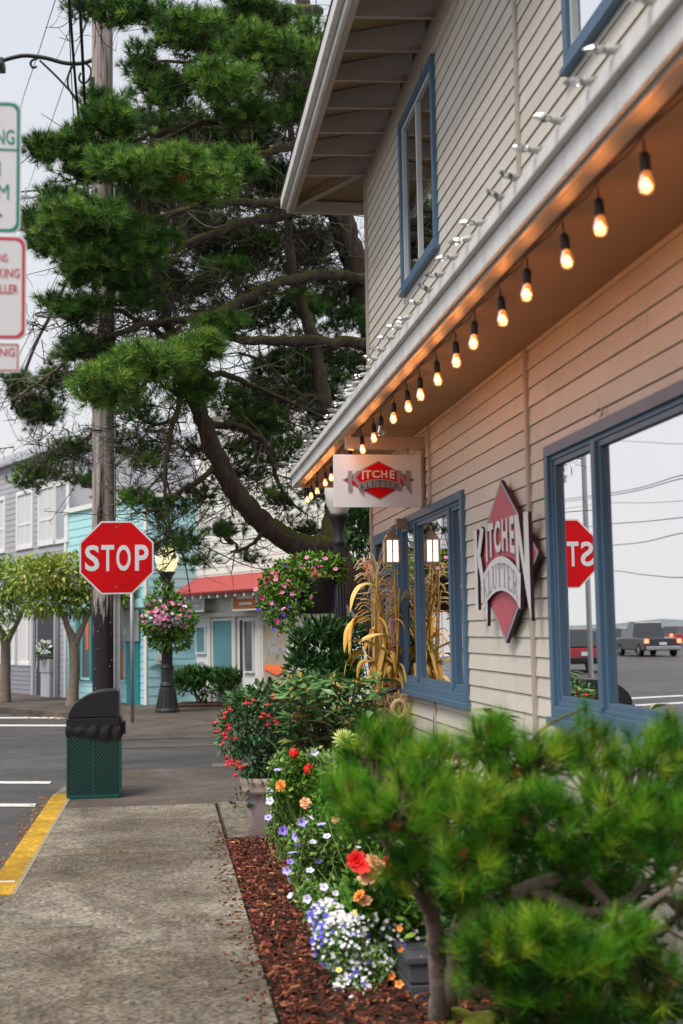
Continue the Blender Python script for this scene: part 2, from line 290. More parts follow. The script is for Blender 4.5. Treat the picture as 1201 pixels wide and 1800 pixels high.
def pole_mat():
    m = mat('pole_wood', (0.3, 0.27, 0.25), 0.9); n, l, p = nodes_of(m)
    t = n.new('ShaderNodeTexCoord')
    def ns(sc, s3, det, dist=0):
        mp = n.new('ShaderNodeMapping'); mp.inputs['Scale'].default_value = s3; l.new(t.outputs['Object'], mp.inputs[0])
        a = n.new('ShaderNodeTexNoise'); a.inputs['Scale'].default_value = sc; a.inputs['Detail'].default_value = det; a.inputs['Distortion'].default_value = dist; l.new(mp.outputs[0], a.inputs['Vector']); return a.outputs[0]
    def ramp(src, els):
        r = n.new('ShaderNodeValToRGB'); e = r.color_ramp.elements
        while len(e) < len(els): e.new(0.5)
        for i, (q, c) in enumerate(els): e[i].position = q; e[i].color = (*c, 1)
        l.new(src, r.inputs[0]); return r.outputs[0]
    grain = ramp(ns(18, (1, 1, 0.04), 6, 0.5), [(0.3, (0.16, 0.125, 0.115)), (0.5, (0.36, 0.315, 0.30)), (0.7, (0.52, 0.47, 0.455))])
    crack = ramp(ns(9, (1, 1, 0.10), 5, 1.2), [(0.40, (0.10, 0.06, 0.05)), (0.47, (1, 1, 1)), (1, (1, 1, 1))])
    mu = n.new('ShaderNodeMix'); mu.data_type = 'RGBA'; mu.blend_type = 'MULTIPLY'; mu.inputs[0].default_value = 1; l.new(grain, mu.inputs[6]); l.new(crack, mu.inputs[7])
    # creosote stain on the lower part, ragged edge
    s = n.new('ShaderNodeSeparateXYZ'); l.new(t.outputs['Object'], s.inputs[0])
    ad = n.new('ShaderNodeMath'); ad.operation = 'MULTIPLY_ADD'; ad.inputs[1].default_value = 2.6; l.new(ns(22, (1, 1, 0.12), 8), ad.inputs[0]); l.new(s.outputs[2], ad.inputs[2])
    f = ramp(ad.outputs[0], [(0.0, (0, 0, 0)), (0.5, (0, 0, 0)), (0.56, (1, 1, 1))])
    mr = n.new('ShaderNodeMapRange'); mr.inputs[1].default_value = 3.15; mr.inputs[2].default_value = 3.4; l.new(ad.outputs[0], mr.inputs[0])
    m2 = n.new('ShaderNodeMix'); m2.data_type = 'RGBA'; l.new(mr.outputs[0], m2.inputs[0]); m2.inputs[6].default_value = (0.018, 0.014, 0.02, 1); l.new(mu.outputs[2], m2.inputs[7])
    l.new(m2.outputs[2], p.inputs['Base Color'])
    bp = n.new('ShaderNodeBump'); bp.inputs['Strength'].default_value = 0.8; bp.inputs['Distance'].default_value = 0.02; l.new(ns(18, (1, 1, 0.04), 6, 0.5), bp.inputs['Height']); l.new(bp.outputs[0], p.inputs['Normal'])
pole_mat()
def moss_bark():
    m = MATS['bark']; n, l, p = nodes_of(m)
    src = p.inputs['Base Color'].links[0].from_socket
    g = n.new('ShaderNodeNewGeometry'); s = n.new('ShaderNodeSeparateXYZ'); l.new(g.outputs['Normal'], s.inputs[0])
    t = n.new('ShaderNodeTexNoise'); t.inputs['Scale'].default_value = 5; t.inputs['Detail'].default_value = 6; l.new(g.outputs['Position'], t.inputs['Vector'])
    a = n.new('ShaderNodeMath'); a.operation = 'ADD'; l.new(s.outputs[2], a.inputs[0]); l.new(t.outputs[0], a.inputs[1])
    mr = n.new('ShaderNodeMapRange'); mr.inputs[1].default_value = 0.75; mr.inputs[2].default_value = 1.05; l.new(a.outputs[0], mr.inputs[0])
    x = n.new('ShaderNodeMix'); x.data_type = 'RGBA'; l.new(mr.outputs[0], x.inputs[0]); l.new(src, x.inputs[6]); x.inputs[7].default_value = (0.085, 0.085, 0.012, 1); l.new(x.outputs[2], p.inputs['Base Color'])
moss_bark()

# ------------------------------------------------------------------ mesh builder
class MB:
    def __init__(s): s.V = []; s.n = 0; s.F = []; s.MI = []; s.T = []
    def add(s, v, faces, mi=0, tint=0.5):
        v = np.asarray(v, float).reshape(-1, 3); s.V.append(v)
        for f in faces: s.F.append(np.asarray([f], int) + s.n); s.MI.append(np.array([mi])); s.T.append(np.array([tint]))
        s.n += len(v); return s
    def addarr(s, v, f, mi, tints):       # v (N*k,3), f (M,j)
        s.V.append(v); s.F.append(f + s.n); s.MI.append(np.full(len(f), mi)); s.T.append(tints); s.n += len(v)
    def box(s, a, b, mi=0, B=None):
        x0, y0, z0 = a; x1, y1, z1 = b
        v = np.array([(x0, y0, z0), (x1, y0, z0), (x1, y1, z0), (x0, y1, z0), (x0, y0, z1), (x1, y0, z1), (x1, y1, z1), (x0, y1, z1)])
        if B is not None: v = B(v)
        return s.add(v, [(0, 3, 2, 1), (4, 5, 6, 7), (0, 1, 5, 4), (1, 2, 6, 5), (2, 3, 7, 6), (3, 0, 4, 7)], mi)
    def quad(s, p, mi=0, tint=.5): return s.add(p, [tuple(range(len(p)))], mi, tint)
    def tube(s, pts, rad, n=8, mi=0, cap=True, tint=.5):
        pts = np.asarray(pts, float); k = len(pts)
        rad = np.full(k, rad, float) if np.isscalar(rad) else np.asarray(rad, float)
        tg = np.gradient(pts, axis=0); tg /= (np.linalg.norm(tg, axis=1)[:, None] + 1e-9)
        a = np.array([0, 0, 1.0]) if abs(tg[0][2]) < 0.9 else np.array([1.0, 0, 0])
        u = nrm(np.cross(tg[0], a)); ang = np.arange(n) * 2 * PI / n; V = []
        for i in range(k):
            u = u - np.dot(u, tg[i]) * tg[i]; u = nrm(u); w = np.cross(tg[i], u)
            V.append(pts[i] + rad[i] * (np.cos(ang)[:, None] * u + np.sin(ang)[:, None] * w))
        V = np.concatenate(V); idx = np.arange(n); F = []
        for i in range(k - 1): F.append(np.stack([i * n + idx, i * n + (idx + 1) % n, (i + 1) * n + (idx + 1) % n, (i + 1) * n + idx], 1))
        F = np.concatenate(F); s.addarr(V, F, mi, np.full(len(F), tint))
        if cap and n > 3:
            base = s.n - len(V)
            s.F.append(np.array([list(base + idx[::-1])])); s.MI.append(np.array([mi])); s.T.append(np.array([tint]))
            s.F.append(np.array([list(base + (k - 1) * n + idx)])); s.MI.append(np.array([mi])); s.T.append(np.array([tint]))
        return s
    def lathe(s, prof, c=(0, 0, 0), n=20, mi=0):
        c = np.array(c, float); ang = np.arange(n) * 2 * PI / n; V = []
        for r, z in prof: V.append(np.stack([c[0] + r * np.cos(ang), c[1] + r * np.sin(ang), np.full(n, c[2] + z)], 1))
        V = np.concatenate(V); idx = np.arange(n); F = []
        for i in range(len(prof) - 1): F.append(np.stack([i * n + idx, i * n + (idx + 1) % n, (i + 1) * n + (idx + 1) % n, (i + 1) * n + idx], 1))
        F = np.concatenate(F); s.addarr(V, F, mi, np.full(len(F), .5)); return s
    def prism(s, poly, d0, d1, B, mi=0, mside=None):
        """poly list of (u,z) in the board's plane, extruded along its normal from d0 to d1; B maps (u,n,z)"""
        k = len(poly); mside = mi if mside is None else mside
        area = sum(poly[i][0] * poly[(i + 1) % k][1] - poly[(i + 1) % k][0] * poly[i][1] for i in range(k))
        if area < 0: poly = poly[::-1]
        v = B(np.array([(u, d0, z) for u, z in poly] + [(u, d1, z) for u, z in poly]))
        s.add(v, [tuple(range(k, 2 * k))], mi); b = s.n - 2 * k
        s.F.append(np.array([[b + i for i in range(k)][::-1]])); s.MI.append(np.array([mside])); s.T.append(np.array([.5]))
        f = np.array([[b + i, b + (i + 1) % k, b + k + (i + 1) % k, b + k + i] for i in range(k)])
        s.F.append(f); s.MI.append(np.full(k, mside)); s.T.append(np.full(k, .5)); return s
    def cloud(s, tv, tf, pos, dirs, scale, tints, mi=0, roll=None, up=None):
        """copies of a template (length along +X, face normal +Z)"""
        pos = np.asarray(pos, float); N = len(pos)
        if N == 0: return s
        d = np.asarray(dirs, float); d = d / (np.linalg.norm(d, axis=1)[:, None] + 1e-9)
        a = rng.normal(size=(N, 3)) if up is None else np.asarray(up, float) + rng.normal(size=(N, 3)) * 0.25
        y = np.cross(a, d); y /= (np.linalg.norm(y, axis=1)[:, None] + 1e-9); z = np.cross(d, y)
        R = np.stack([d, y, z], 2) * np.asarray(scale, float).reshape(-1, 1, 1)
        tv = np.asarray(tv, float); V = np.einsum('nij,kj->nki', R, tv) + pos[:, None, :]
        k = len(tv); tf = np.asarray(tf); F = (tf[None] + (np.arange(N) * k)[:, None, None]).reshape(-1, tf.shape[1])
        s.addarr(V.reshape(-1, 3), F, mi, np.repeat(np.asarray(tints, float), len(tf))); return s
    def mesh(s, name, mats, smooth=False, off=None):
        V = np.concatenate(s.V) if s.V else np.zeros((0, 3))
        if off is not None: V = V - np.array(off)
        me = bpy.data.meshes.new(name)
        lt = np.concatenate([np.full(len(f), f.shape[1]) for f in s.F]); lv = np.concatenate([f.reshape(-1) for f in s.F])
        me.vertices.add(len(V)); me.vertices.foreach_set('co', V.reshape(-1))
        me.loops.add(len(lv)); me.loops.foreach_set('vertex_index', lv.astype(np.int32))
        me.polygons.add(len(lt)); st = np.concatenate([[0], np.cumsum(lt)[:-1]])
        me.polygons.foreach_set('loop_start', st.astype(np.int32)); me.polygons.foreach_set('loop_total', lt.astype(np.int32))
        for m in (mats if isinstance(mats, (list, tuple)) else [mats]): me.materials.append(MATS[m])
        me.polygons.foreach_set('material_index', np.concatenate(s.MI).astype(np.int32))
        at = me.attributes.new('tint', 'FLOAT', 'FACE'); at.data.foreach_set('value', np.concatenate(s.T).astype(np.float32))
        me.polygons.foreach_set('use_smooth', np.full(len(lt), bool(smooth)))
        me.update(); me.validate(); return me
    def build(s, name, mats, parent=None, smooth=False, off=None, bevel=0):
        if off is None and parent is not None and parent.get('_org') is not None: off = tuple(parent['_org'])
        o = bpy.data.objects.new(name, s.mesh(name, mats, smooth, off)); COL.objects.link(o)
        if parent is not None: o.parent = parent
        if off is not None: o['_org'] = tuple(off)
        if smooth == 'auto': pass
        if bevel:
            b = o.modifiers.new('bevel', 'BEVEL'); b.width = bevel; b.segments = 2; b.limit_method = 'ANGLE'
        return o
def tag(o, label=None, cat=None, group=None, kind=None):
    if label: o['label'] = label
    if cat: o['category'] = cat
    if group: o['group'] = group
    if kind: o['kind'] = kind
    return o
def thing(name, org, label, cat, group=None):
    """an Empty at the thing's base; parts given in world coordinates are shifted to it"""
    o = bpy.data.objects.new(name, None); COL.objects.link(o); o.location = tuple(float(v) for v in org); o['_org'] = tuple(float(v) for v in org)
    return tag(o, label, cat, group)
def sub(mesh_obj_or_data, name, loc, parent, rot=None, scale=None, mats=None):
    o = bpy.data.objects.new(name, mesh_obj_or_data); COL.objects.link(o); o.parent = parent
    po = parent.get('_org') if parent else None
    o.location = tuple(np.array(loc) - (np.array(po) if po is not None else 0))
    if rot is not None: o.rotation_euler = rot
    if scale is not None: o.scale = (scale,) * 3 if np.isscalar(scale) else scale
    return o
def spline(pts, m=6):
    """Catmull-Rom through points with any number of columns"""
    P = np.asarray(pts, float); P = np.vstack([2 * P[0] - P[1], P, 2 * P[-1] - P[-2]]); out = []
    for i in range(1, len(P) - 2):
        for t in np.linspace(0, 1, m, endpoint=False):
            a, b, c, d = P[i - 1], P[i], P[i + 1], P[i + 2]
            out.append(0.5 * ((2 * b) + (c - a) * t + (2 * a - 5 * b + 4 * c - d) * t * t + (3 * b - a - 3 * c + d) * t ** 3))
    out.append(P[-2]); return np.array(out)
def basis(O, U, N):
    O, U, N = (np.array(x, float) for x in (O, U, N)); Z = np.array([0, 0, 1.0])
    return lambda v: O + np.asarray(v)[:, 0:1] * U + np.asarray(v)[:, 1:2] * N + np.asarray(v)[:, 2:3] * Z

def text2d(body, size=1.0, off=0.0):
    c = bpy.data.curves.new('txt', 'FONT'); c.body = body; c.size = size; c.offset = off; c.fill_mode = 'FRONT'; c.dimensions = '2D'; c.resolution_u = 4
    o = bpy.data.objects.new('txt', c); COL.objects.link(o); bpy.context.view_layer.update()
    me = bpy.data.meshes.new_from_object(o.evaluated_get(bpy.context.evaluated_depsgraph_get()))
    v = np.array([tuple(x.co) for x in me.vertices]).reshape(-1, 3)[:, :2]; f = [tuple(p.vertices) for p in me.polygons]
    bpy.data.objects.remove(o); bpy.data.curves.remove(c); bpy.data.meshes.remove(me)
    v = v - v.min(0); return v, f
def letters(mb, body, u0, u1, z0, z1, n, B, mi=0, off=0.03, flip=1, warp=None):
    """fit a word into the rectangle u0..u1 x z0..z1 on the board"""
    v, f = text2d(body, 1.0, off); w, h = v.max(0)
    U = u0 + (u1 - u0) * v[:, 0] / w; Z = z0 + (z1 - z0) * v[:, 1] / h
    if warp: U, Z = warp(U, Z)
    P = B(np.stack([U, np.full(len(U), n), Z], 1)); mb.add(P, f, mi)

def siding(mb, B, rects, e, mi=0, lap=0.011, zbase=0.0, gap=0.0):
    for (u0, u1, z0, z1) in rects:
        i = math.floor((z0 - zbase) / e)
        while zbase + i * e < z1 - 1e-6:
            a = max(z0, zbase + i * e); b = min(z1, zbase + (i + 1) * e)
            na = lap * (1 - (a - zbase - i * e) / e); nb_ = lap * (1 - (b - zbase - i * e) / e)
            if gap and b - a > gap and u1 - u0 > .02:
                cuts = [u0]; rr = random.Random(int(i * 7919)); cu = -4 + rr.random() * 3
                while cu < 13:
                    if u0 + .25 < cu < u1 - .25: cuts.append(cu)
                    cu += 2.4 + 1.3 * rr.random()
                cuts.append(u1); g_ = a + gap; sg = rr.uniform(-.0012, .0012)
                for c0_, c1_ in zip(cuts[:-1], cuts[1:]):
                    e0 = c0_ + (.0015 if c0_ > u0 else 0); e1 = c1_ - (.0015 if c1_ < u1 else 0); ww = rr.uniform(-.0008, .0008)
                    v = B(np.array([(e0, na, g_ + sg), (e1, na, g_ + sg + ww), (e0, nb_, b), (e1, nb_, b), (e0, -.016, g_ + sg), (e1, -.016, g_ + sg + ww), (e0, -.016, b), (e1, -.016, b)]))
                    mb.add(v, [(0, 1, 3, 2), (4, 5, 1, 0), (2, 3, 7, 6), (4, 0, 2, 6), (1, 5, 7, 3)], mi, rr.random())
                mb.add(B(np.array([(u0, -.015, a), (u1, -.015, a), (u1, -.015, b), (u0, -.015, b)])), [(0, 1, 2, 3)], mi); i += 1; continue
            if gap and b - a > gap:
                g_ = a + gap; v = B(np.array([(u0, -.016, a), (u1, -.016, a), (u0, -.016, g_), (u1, -.016, g_), (u0, na, g_), (u1, na, g_), (u0, nb_, b), (u1, nb_, b), (u0, -.016, b), (u1, -.016, b)]))
                mb.add(v, [(4, 5, 7, 6), (2, 3, 5, 4), (0, 1, 3, 2), (6, 7, 9, 8)], mi); i += 1; continue
            v = B(np.array([(u0, 0, a), (u1, 0, a), (u0, na, a), (u1, na, a), (u0, nb_, b), (u1, nb_, b)]))
            mb.add(v, [(2, 3, 5, 4), (0, 1, 3, 2)], mi); i += 1
def minus(u0, u1, z0, z1, holes):
    us = sorted({u0, u1, *[min(max(h[k], u0), u1) for h in holes for k in (0, 1)]}); out = []
    for a, b in zip(us[:-1], us[1:]):
        if b - a < 1e-5: continue
        cs = sorted([(h[2], h[3]) for h in holes if h[0] <= a + 1e-6 and h[1] >= b - 1e-6]); z = z0
        for c, d in cs:
            if c > z: out.append((a, b, z, min(c, z1)))
            z = max(z, d)
        if z < z1: out.append((a, b, z, z1))
    return out
def ring(mb, B, u0, u1, z0, z1, w, n0, n1, mi=0, wt=None, wb=None):
    wt = w if wt is None else wt; wb = w if wb is None else wb
    mb.box((u0, n0, z0), (u1, n1, z0 + wb), mi, B); mb.box((u0, n0, z1 - wt), (u1, n1, z1), mi, B)
    mb.box((u0, n0, z0 + wb), (u0 + w, n1, z1 - wt), mi, B); mb.box((u1 - w, n0, z0 + wb), (u1, n1, z1 - wt), mi, B)

# leaf templates
T_LEAF = (np.array([(0, 0, 0), (.35, .22, .05), (.35, -.22, .05), (.75, .17, .0), (.75, -.17, .0), (1, 0, -.12), (.4, 0, 0), (.75, 0, -.04)]), [(0, 2, 6), (0, 6, 1), (2, 4, 7), (2, 7, 6), (6, 7, 3), (6, 3, 1), (4, 5, 7), (7, 5, 3)])
T_SMALL = (np.array([(0, 0, 0), (.5, .3, .06), (1, 0, -.05), (.5, -.3, .06)]), [(0, 3, 2), (0, 2, 1)])
T_LONG = (np.array([(0, 0, 0), (.45, .17, .03), (.45, -.17, .03), (.45, 0, 0), (1, 0, -.12)]), [(0, 2, 3), (0, 3, 1), (2, 4, 3), (3, 4, 1)])
def tuft(n, w, a0=12, a1=75, seed=0):
    r = np.random.default_rng(seed); V = []; F = []
    for i in range(n):
        a = math.radians(r.uniform(a0, a1)); b = r.uniform(0, 2 * PI); L = r.uniform(.75, 1.05)
        d = np.array([math.cos(a), math.sin(a) * math.cos(b), math.sin(a) * math.sin(b)])
        s = nrm(np.cross(d, r.normal(size=3))) * w; o = np.array([r.uniform(-.35, .1), 0, 0])
        V += [o - s, o + s, o + d * L]; F.append((3 * i, 3 * i + 1, 3 * i + 2))
    return np.array(V), F
def in_ell(n, c, r, shell=0.45, top=0.0):
    d = rng.normal(size=(n, 3)); d /= np.linalg.norm(d, axis=1)[:, None]
    if top: d[:, 2] = np.where(rng.random(n) < top, np.abs(d[:, 2]), d[:, 2])
    q = shell + (1 - shell) * rng.random(n) ** 0.6
    return np.array(c) + d * q[:, None] * np.array(r), d
def strip_leaf(mb, pts, w, side, mi=0, tint=.5):
    """a ribbon along pts with half widths w, lying across `side`, folded a little"""
    P = np.asarray(pts); k = len(P); w = np.asarray(w)
    tg = np.gradient(P, axis=0); sd = np.asarray(side, float)
    S = sd - (tg * sd).sum(1)[:, None] * tg / (np.linalg.norm(tg, axis=1)[:, None] ** 2 + 1e-9); S /= (np.linalg.norm(S, axis=1)[:, None] + 1e-9)
    nn = np.cross(tg, S); nn /= (np.linalg.norm(nn, axis=1)[:, None] + 1e-9)
    V = np.concatenate([P - S * w[:, None] + nn * w[:, None] * .35, P, P + S * w[:, None] + nn * w[:, None] * .35]); i = np.arange(k - 1)
    F = np.concatenate([np.stack([i, i + 1, k + i + 1, k + i], 1), np.stack([k + i, k + i + 1, 2 * k + i + 1, 2 * k + i], 1)])
    mb.addarr(V, F, mi, np.full(len(F), tint))

# ================================================================== THE GROUND
def struct(name, mb, mats, **k): return tag(mb.build(name, mats, **k), kind='structure')
g = MB(); g.quad([(-400, -30, -.12), (400, -30, -.12), (400, 500, -.12), (-400, 500, -.12)]); struct('road', g, 'asphalt')
XS, XK0, XK1 = 0.445, -1.107, -0.975
def slab(mb, poly, z0, z1, mi=0):
    k = len(poly); v = [(x, y, z0) for x, y in poly] + [(x, y, z1) for x, y in poly]
    mb.add(v, [tuple(range(k, 2 * k))] + [(i, (i + 1) % k, k + (i + 1) % k, k + i) for i in range(k)], mi)
g = MB(); ys = [-3, 0.4, 2.7, 5.0, 7.25, 9.55, 12.1]
for a, b in zip(ys[:-1], ys[1:]): slab(g, [(XK1 + .004, a + .006), (XS, a + .006), (XS, b - .006), (XK1 + .004, b - .006)], -.13, 0)
slab(g, [(XK1 + .004, -3), (XS - .002, -3), (XS - .002, 12.09), (XK1 + .004, 12.09)], -.14, -.012)
struct('sidewalk', g, 'concrete')
g = MB(); slab(g, [(XK0, -3), (XK1, -3), (XK1, 8.2), (XK0, 8.2)], -.14, -.003); slab(g, [(XK0, 13.2), (XK1, 13.2), (-.78, 14.2), (-.80, 15.3), (-.95, 15.3)], -.14, -.004); struct('kerb', g, 'concrete')
g = MB(); slab(g, [(XK0, 8.206), (XK1 + .06, 8.206), (XK1 + .06, 10), (XK1 + .06, 11.2), (XK1 + .06, 13.2), (XK0, 13.2)], -.14, .003); o = struct('painted_kerb', g, 'kerb_yellow')
g = MB(); slab(g, [(XK0 - .002, 8.62), (XK1 + .01, 8.60), (XK1 + .01, 8.635), (XK0 - .002, 8.655)], -.1, .006); struct('kerb_joint_line', g, 'road_paint')
g = MB(); slab(g, [(XK1 + .004, 12.1), (8, 12.1), (8, 15.3), (-.8, 15.3), (-.78, 14.2), (XK1 + .004, 13.2)], -.13, -.004)
slab(g, [(-.85, 19.6), (9, 19.6), (9, 60), (-14, 60), (-4.9, 31.1), (-3.2, 28.6), (-1.9, 26.6), (-1.2, 23.2)], -.13, -.002)
struct('corner_pavement', g, 'ramp_concrete')
g = MB(); slab(g, [(-.8, 15.3), (8, 15.3), (8, 19.6), (-.85, 19.6)], -.13, -.012); struct('alley_road', g, 'asphalt')
g = MB(); slab(g, [(-.8, 18.2), (4, 18.2), (4, 18.75), (-.82, 18.75)], -.1, -.005); struct('gutter_strip', g, 'ramp_concrete')
# painted road lines
g = MB()
for (xa, ya, xb, yb, w) in ((-400, 1262, 118, 1262, .42), (-400, 1275, 118, 1275.5, .40), (-300, 1375, 89, 1376, .24), (-300, 1414, 62, 1416, .22)):
    a = atZ(xa, ya, -.12); b = atZ(xb, yb, -.12); g.quad([(a[0], a[1] - w / 2, -.116), (b[0], b[1] - w / 2, -.116), (b[0], b[1] + w / 2, -.116), (a[0], a[1] + w / 2, -.116)])
struct('road_markings', g, 'road_paint')
# planting bed
g = MB(); nx, ny = 24, 110; xs = np.linspace(XS + .03, 1.9, nx); yy = np.linspace(-1, 9.96, ny); Xg, Yg = np.meshgrid(xs, yy)
Zg = -.02 + .045 * np.clip((Xg - XS) / .5, 0, 1) + .014 * rng.normal(size=Xg.shape); V = np.stack([Xg, Yg, Zg], 2).reshape(-1, 3)
i = np.arange(nx * ny).reshape(ny, nx); g.addarr(V, np.stack([i[:-1, :-1], i[:-1, 1:], i[1:, 1:], i[1:, :-1]], 2).reshape(-1, 4), 0, np.full((nx - 1) * (ny - 1), .5))
struct('planting_bed', g, 'bed_soil')
CHIP = (np.array([(-.5, -.22, -.08), (.5, -.16, -.08), (.42, .2, -.08), (-.46, .18, -.08), (-.45, -.18, .08), (.45, -.14, .1), (.38, .16, .08), (-.4, .15, .1)]), [(4, 5, 6, 7), (0, 1, 5, 4), (1, 2, 6, 5), (2, 3, 7, 6), (3, 0, 4, 7)])
n = 9000; y = 3.8 + 6.15 * rng.random(n); x = XS + .02 + (1.15) * rng.random(n) ** 1.3; pos = np.stack([x, y, -.005 + .045 * np.clip((x - XS) / .5, 0, 1) + .02 * rng.random(n)], 1)
d = rng.normal(size=(n, 3)); d[:, 2] *= .35; g = MB(); g.cloud(*CHIP, pos, d, (.016 + .034 * rng.random(n) ** 1.8), rng.random(n) ** 1.2, up=np.tile([0, 0, 1.0], (n, 1)))
n = 420; y = 4.5 + 6.5 * rng.random(n); x = XS + .02 - np.abs(rng.normal(size=n)) * .09; g.cloud(*CHIP, np.stack([x, y, np.full(n, .004)], 1), rng.normal(size=(n, 3)) * [1, 1, .1], .010 + .020 * rng.random(n), rng.random(n), up=np.tile([0, 0, 1.0], (n, 1)))
n = 90; y = 4.5 + 9 * rng.random(n); x = -.9 + 1.3 * rng.random(n); g.cloud(*CHIP, np.stack([x, y, np.full(n, .003)], 1), rng.normal(size=(n, 3)) * [1, 1, .05], .006 + .01 * rng.random(n), rng.random(n) * .6, up=np.tile([0, 0, 1.0], (n, 1)))
tag(g.build('mulch', 'mulch'), kind='stuff')
g = MB(); n = 60; y = 5 + 5 * rng.random(n); x = XS - .05 + .5 * rng.random(n); g.cloud(*T_LEAF, np.stack([x, y, .03 + .03 * rng.random(n)], 1), rng.normal(size=(n, 3)) * [1, 1, .2], .02 + .025 * rng.random(n), rng.random(n), up=np.tile([0, 0, 1.0], (n, 1)))
n = 500; yr = 8 + 6 * rng.random(n); x = XK0 - .04 - np.abs(rng.normal(size=n)) * .10; g.cloud(*CHIP, np.stack([x, yr, np.full(n, -.112)], 1), rng.normal(size=(n, 3)) * [1, 1, .1], .01 + .02 * rng.random(n), rng.random(n) * .5, up=np.tile([0, 0, 1.0], (n, 1)))
n = 120; x = -6 + 4.6 * rng.random(n); yr = 24.9 - 1.25 * (x + 1.2) + rng.random(n) * .5; g.cloud(*T_SMALL, np.stack([x, yr, np.full(n, -.10)], 1), rng.normal(size=(n, 3)) * [1, 1, .1], .05 + .05 * rng.random(n), rng.random(n), up=np.tile([0, 0, 1.0], (n, 1)))
tag(g.build('fallen_leaves', 'dry_leaf'), kind='stuff')
g = MB(); slab(g, [(1.45, -1), (1.9, -1), (1.9, 9.9), (1.45, 9.9)], -.05, .035); struct('pebble_strip', g, 'pebble')
g = MB(); slab(g, [(.475, 10.0), (1.93, 10.0), (1.93, 12.09), (.475, 12.09)], -.1, .012); struct('door_path', g, 'concrete')
g = MB(); p_ = atZ(395, 1345); slab(g, [(p_[0] - .15, p_[1] - .18), (p_[0] + .35, p_[1] - .18), (p_[0] + .35, p_[1] + .18), (p_[0] - .15, p_[1] + .18)], -.05, .001); struct('drain_cover', g, 'concrete')
# far land across the water, seen mirrored in the shop glass
g = MB()
for k in range(40):
    x0 = -260 + k * 12; hf = lambda j: 1.6 + 1.0 * math.sin(j * .7) + .6 * math.sin(j * 1.9); h0, h1 = hf(k), hf(k + 1)
    y0 = 300; g.add([(x0, y0, -.2), (x0 + 12, y0, -.2), (x0 + 12, y0 + 30, max(h1, 1)), (x0, y0 + 30, max(h0, 1)), (x0, y0 + 60, -.2), (x0 + 12, y0 + 60, -.2)], [(0, 1, 2, 3), (3, 2, 5, 4)])
struct('hills', g, 'hill', smooth=True)

# ================================================================== THE SHOP
XW = 1.90; YE = 11.65; Y0 = -3.0
shop = thing('shop_building', (XW, 4.3, 0), 'two storey beige clapboard shop with blue windows and white eaves beside the flower bed', 'building')
B = basis((XW, 0, 0), (0, 1, 0), (-1, 0, 0))       # u = Y along the wall, n towards the street
EXP = 0.100; ZS = 3.05; ZU0 = 3.3; ZU1 = 5.87
H_small = (7.94, 10.27, 1.067, 2.457); H_big = (3.2, 6.14, 1.10, 2.47); H_door = (10.42, 11.42, 0.0, 2.42)
w = MB(); siding(w, B, minus(Y0, YE, 0.02, ZS, [H_small, H_big, H_door]), EXP, zbase=.02, lap=.008, gap=.0055)
U1 = (8.52, 9.82, 4.235, 5.62); U2 = (4.3, 5.61, 4.19, 5.62)
siding(w, B, minus(Y0, YE, ZU0, ZU1, [U1, U2]), EXP, zbase=.02, lap=.008, gap=.0055)
w.build('siding', 'siding', shop)
# end wall, back and core that keep it solid
c = MB(); BE = basis((XW, YE, 0), (1, 0, 0), (0, 1, 0)); siding(c, BE, [(0, 7, .02, ZU1)], EXP, zbase=.02)
c.build('end_siding', 'siding', shop)
c = MB(); c.box((XW + 1.0, Y0, .1), (XW + 7, YE - .05, ZU1 - .05)); c.box((XW + .02, Y0, 2.6), (XW + 1.0, YE - .05, 4.1)); c.box((XW + .02, YE - .12, .05), (XW + 1.0, YE - .05, 2.6)); c.box((XW + .02, Y0, -.1), (XW + 1.0, YE - .06, .02)); c.box((XW + .35, Y0, 4.1), (XW + 1.0, YE - .05, ZU1 - .06))
c.build('interior', 'interior', shop)
t = MB()
for (u, z0, z1) in ((6.47, .05, ZS - .01), (8.98, 2.46, ZS - .01), (8.98, .05, 1.06), (6.47, ZU0, ZU1 - .05), (8.98, 5.66, ZU1 - .05)): t.box((u - .022, .002, z0), (u + .022, .022, z1), 0, B)
for (u, z0, z1) in ((YE - .04, .05, ZS - .01), (YE - .04, ZU0, ZU1 - .03)): t.box((u - .03, .002, z0), (u + .045, .026, z1), 0, B)
for u0, u1, z in ((7.88, 10.33, 2.457), (3.1, 6.19, 2.47)): pass
t.box((Y0, .002, ZU1 - .13), (YE, .02, ZU1 - .002), 0, B)
t.build('trim_boards', 'trim', shop, bevel=.003)
# ---- lower eave: soffit, fascia, gutter, roof
YEE = 12.66
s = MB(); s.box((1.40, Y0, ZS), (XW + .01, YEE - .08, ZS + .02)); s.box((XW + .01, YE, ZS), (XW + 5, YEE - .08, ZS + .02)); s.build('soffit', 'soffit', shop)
s = MB(); s.box((1.283, Y0, 2.992), (1.302, YEE - .03, 3.06)); s.box((1.308, Y0, 2.998), (1.358, YEE - .03, 3.06));  s.box((1.283, YEE - .03, 3.0), (XW + 5, YEE, 3.07)); s.build('eave_board', 'eave_board', shop, bevel=.002)
s = MB(); s.box((1.3585, Y0, 3.02), (1.399, YEE - .05, 3.075)); s.build('shade_board', 'shade_board', shop)
s = MB(); s.box((1.262, Y0, 3.008), (1.2825, YEE + .015, 3.10)); s.box((1.262, YEE + .016, 3.008), (XW + 5, YEE + .036, 3.10)); s.build('fascia', 'white_metal', shop, bevel=.004)
prof = [(1.2615, 3.1005), (1.240, 3.1005), (1.237, 3.104), (1.236, 3.146), (1.239, 3.152), (1.245, 3.153), (1.2615, 3.150)]
s = MB(); k = len(prof); v = [(x, Y0, z) for x, z in prof] + [(x, YEE + .03, z) for x, z in prof]; s.add(v, [(i, i + 1, k + i + 1, k + i) for i in range(k - 1)] + [tuple(range(k, 2 * k))])
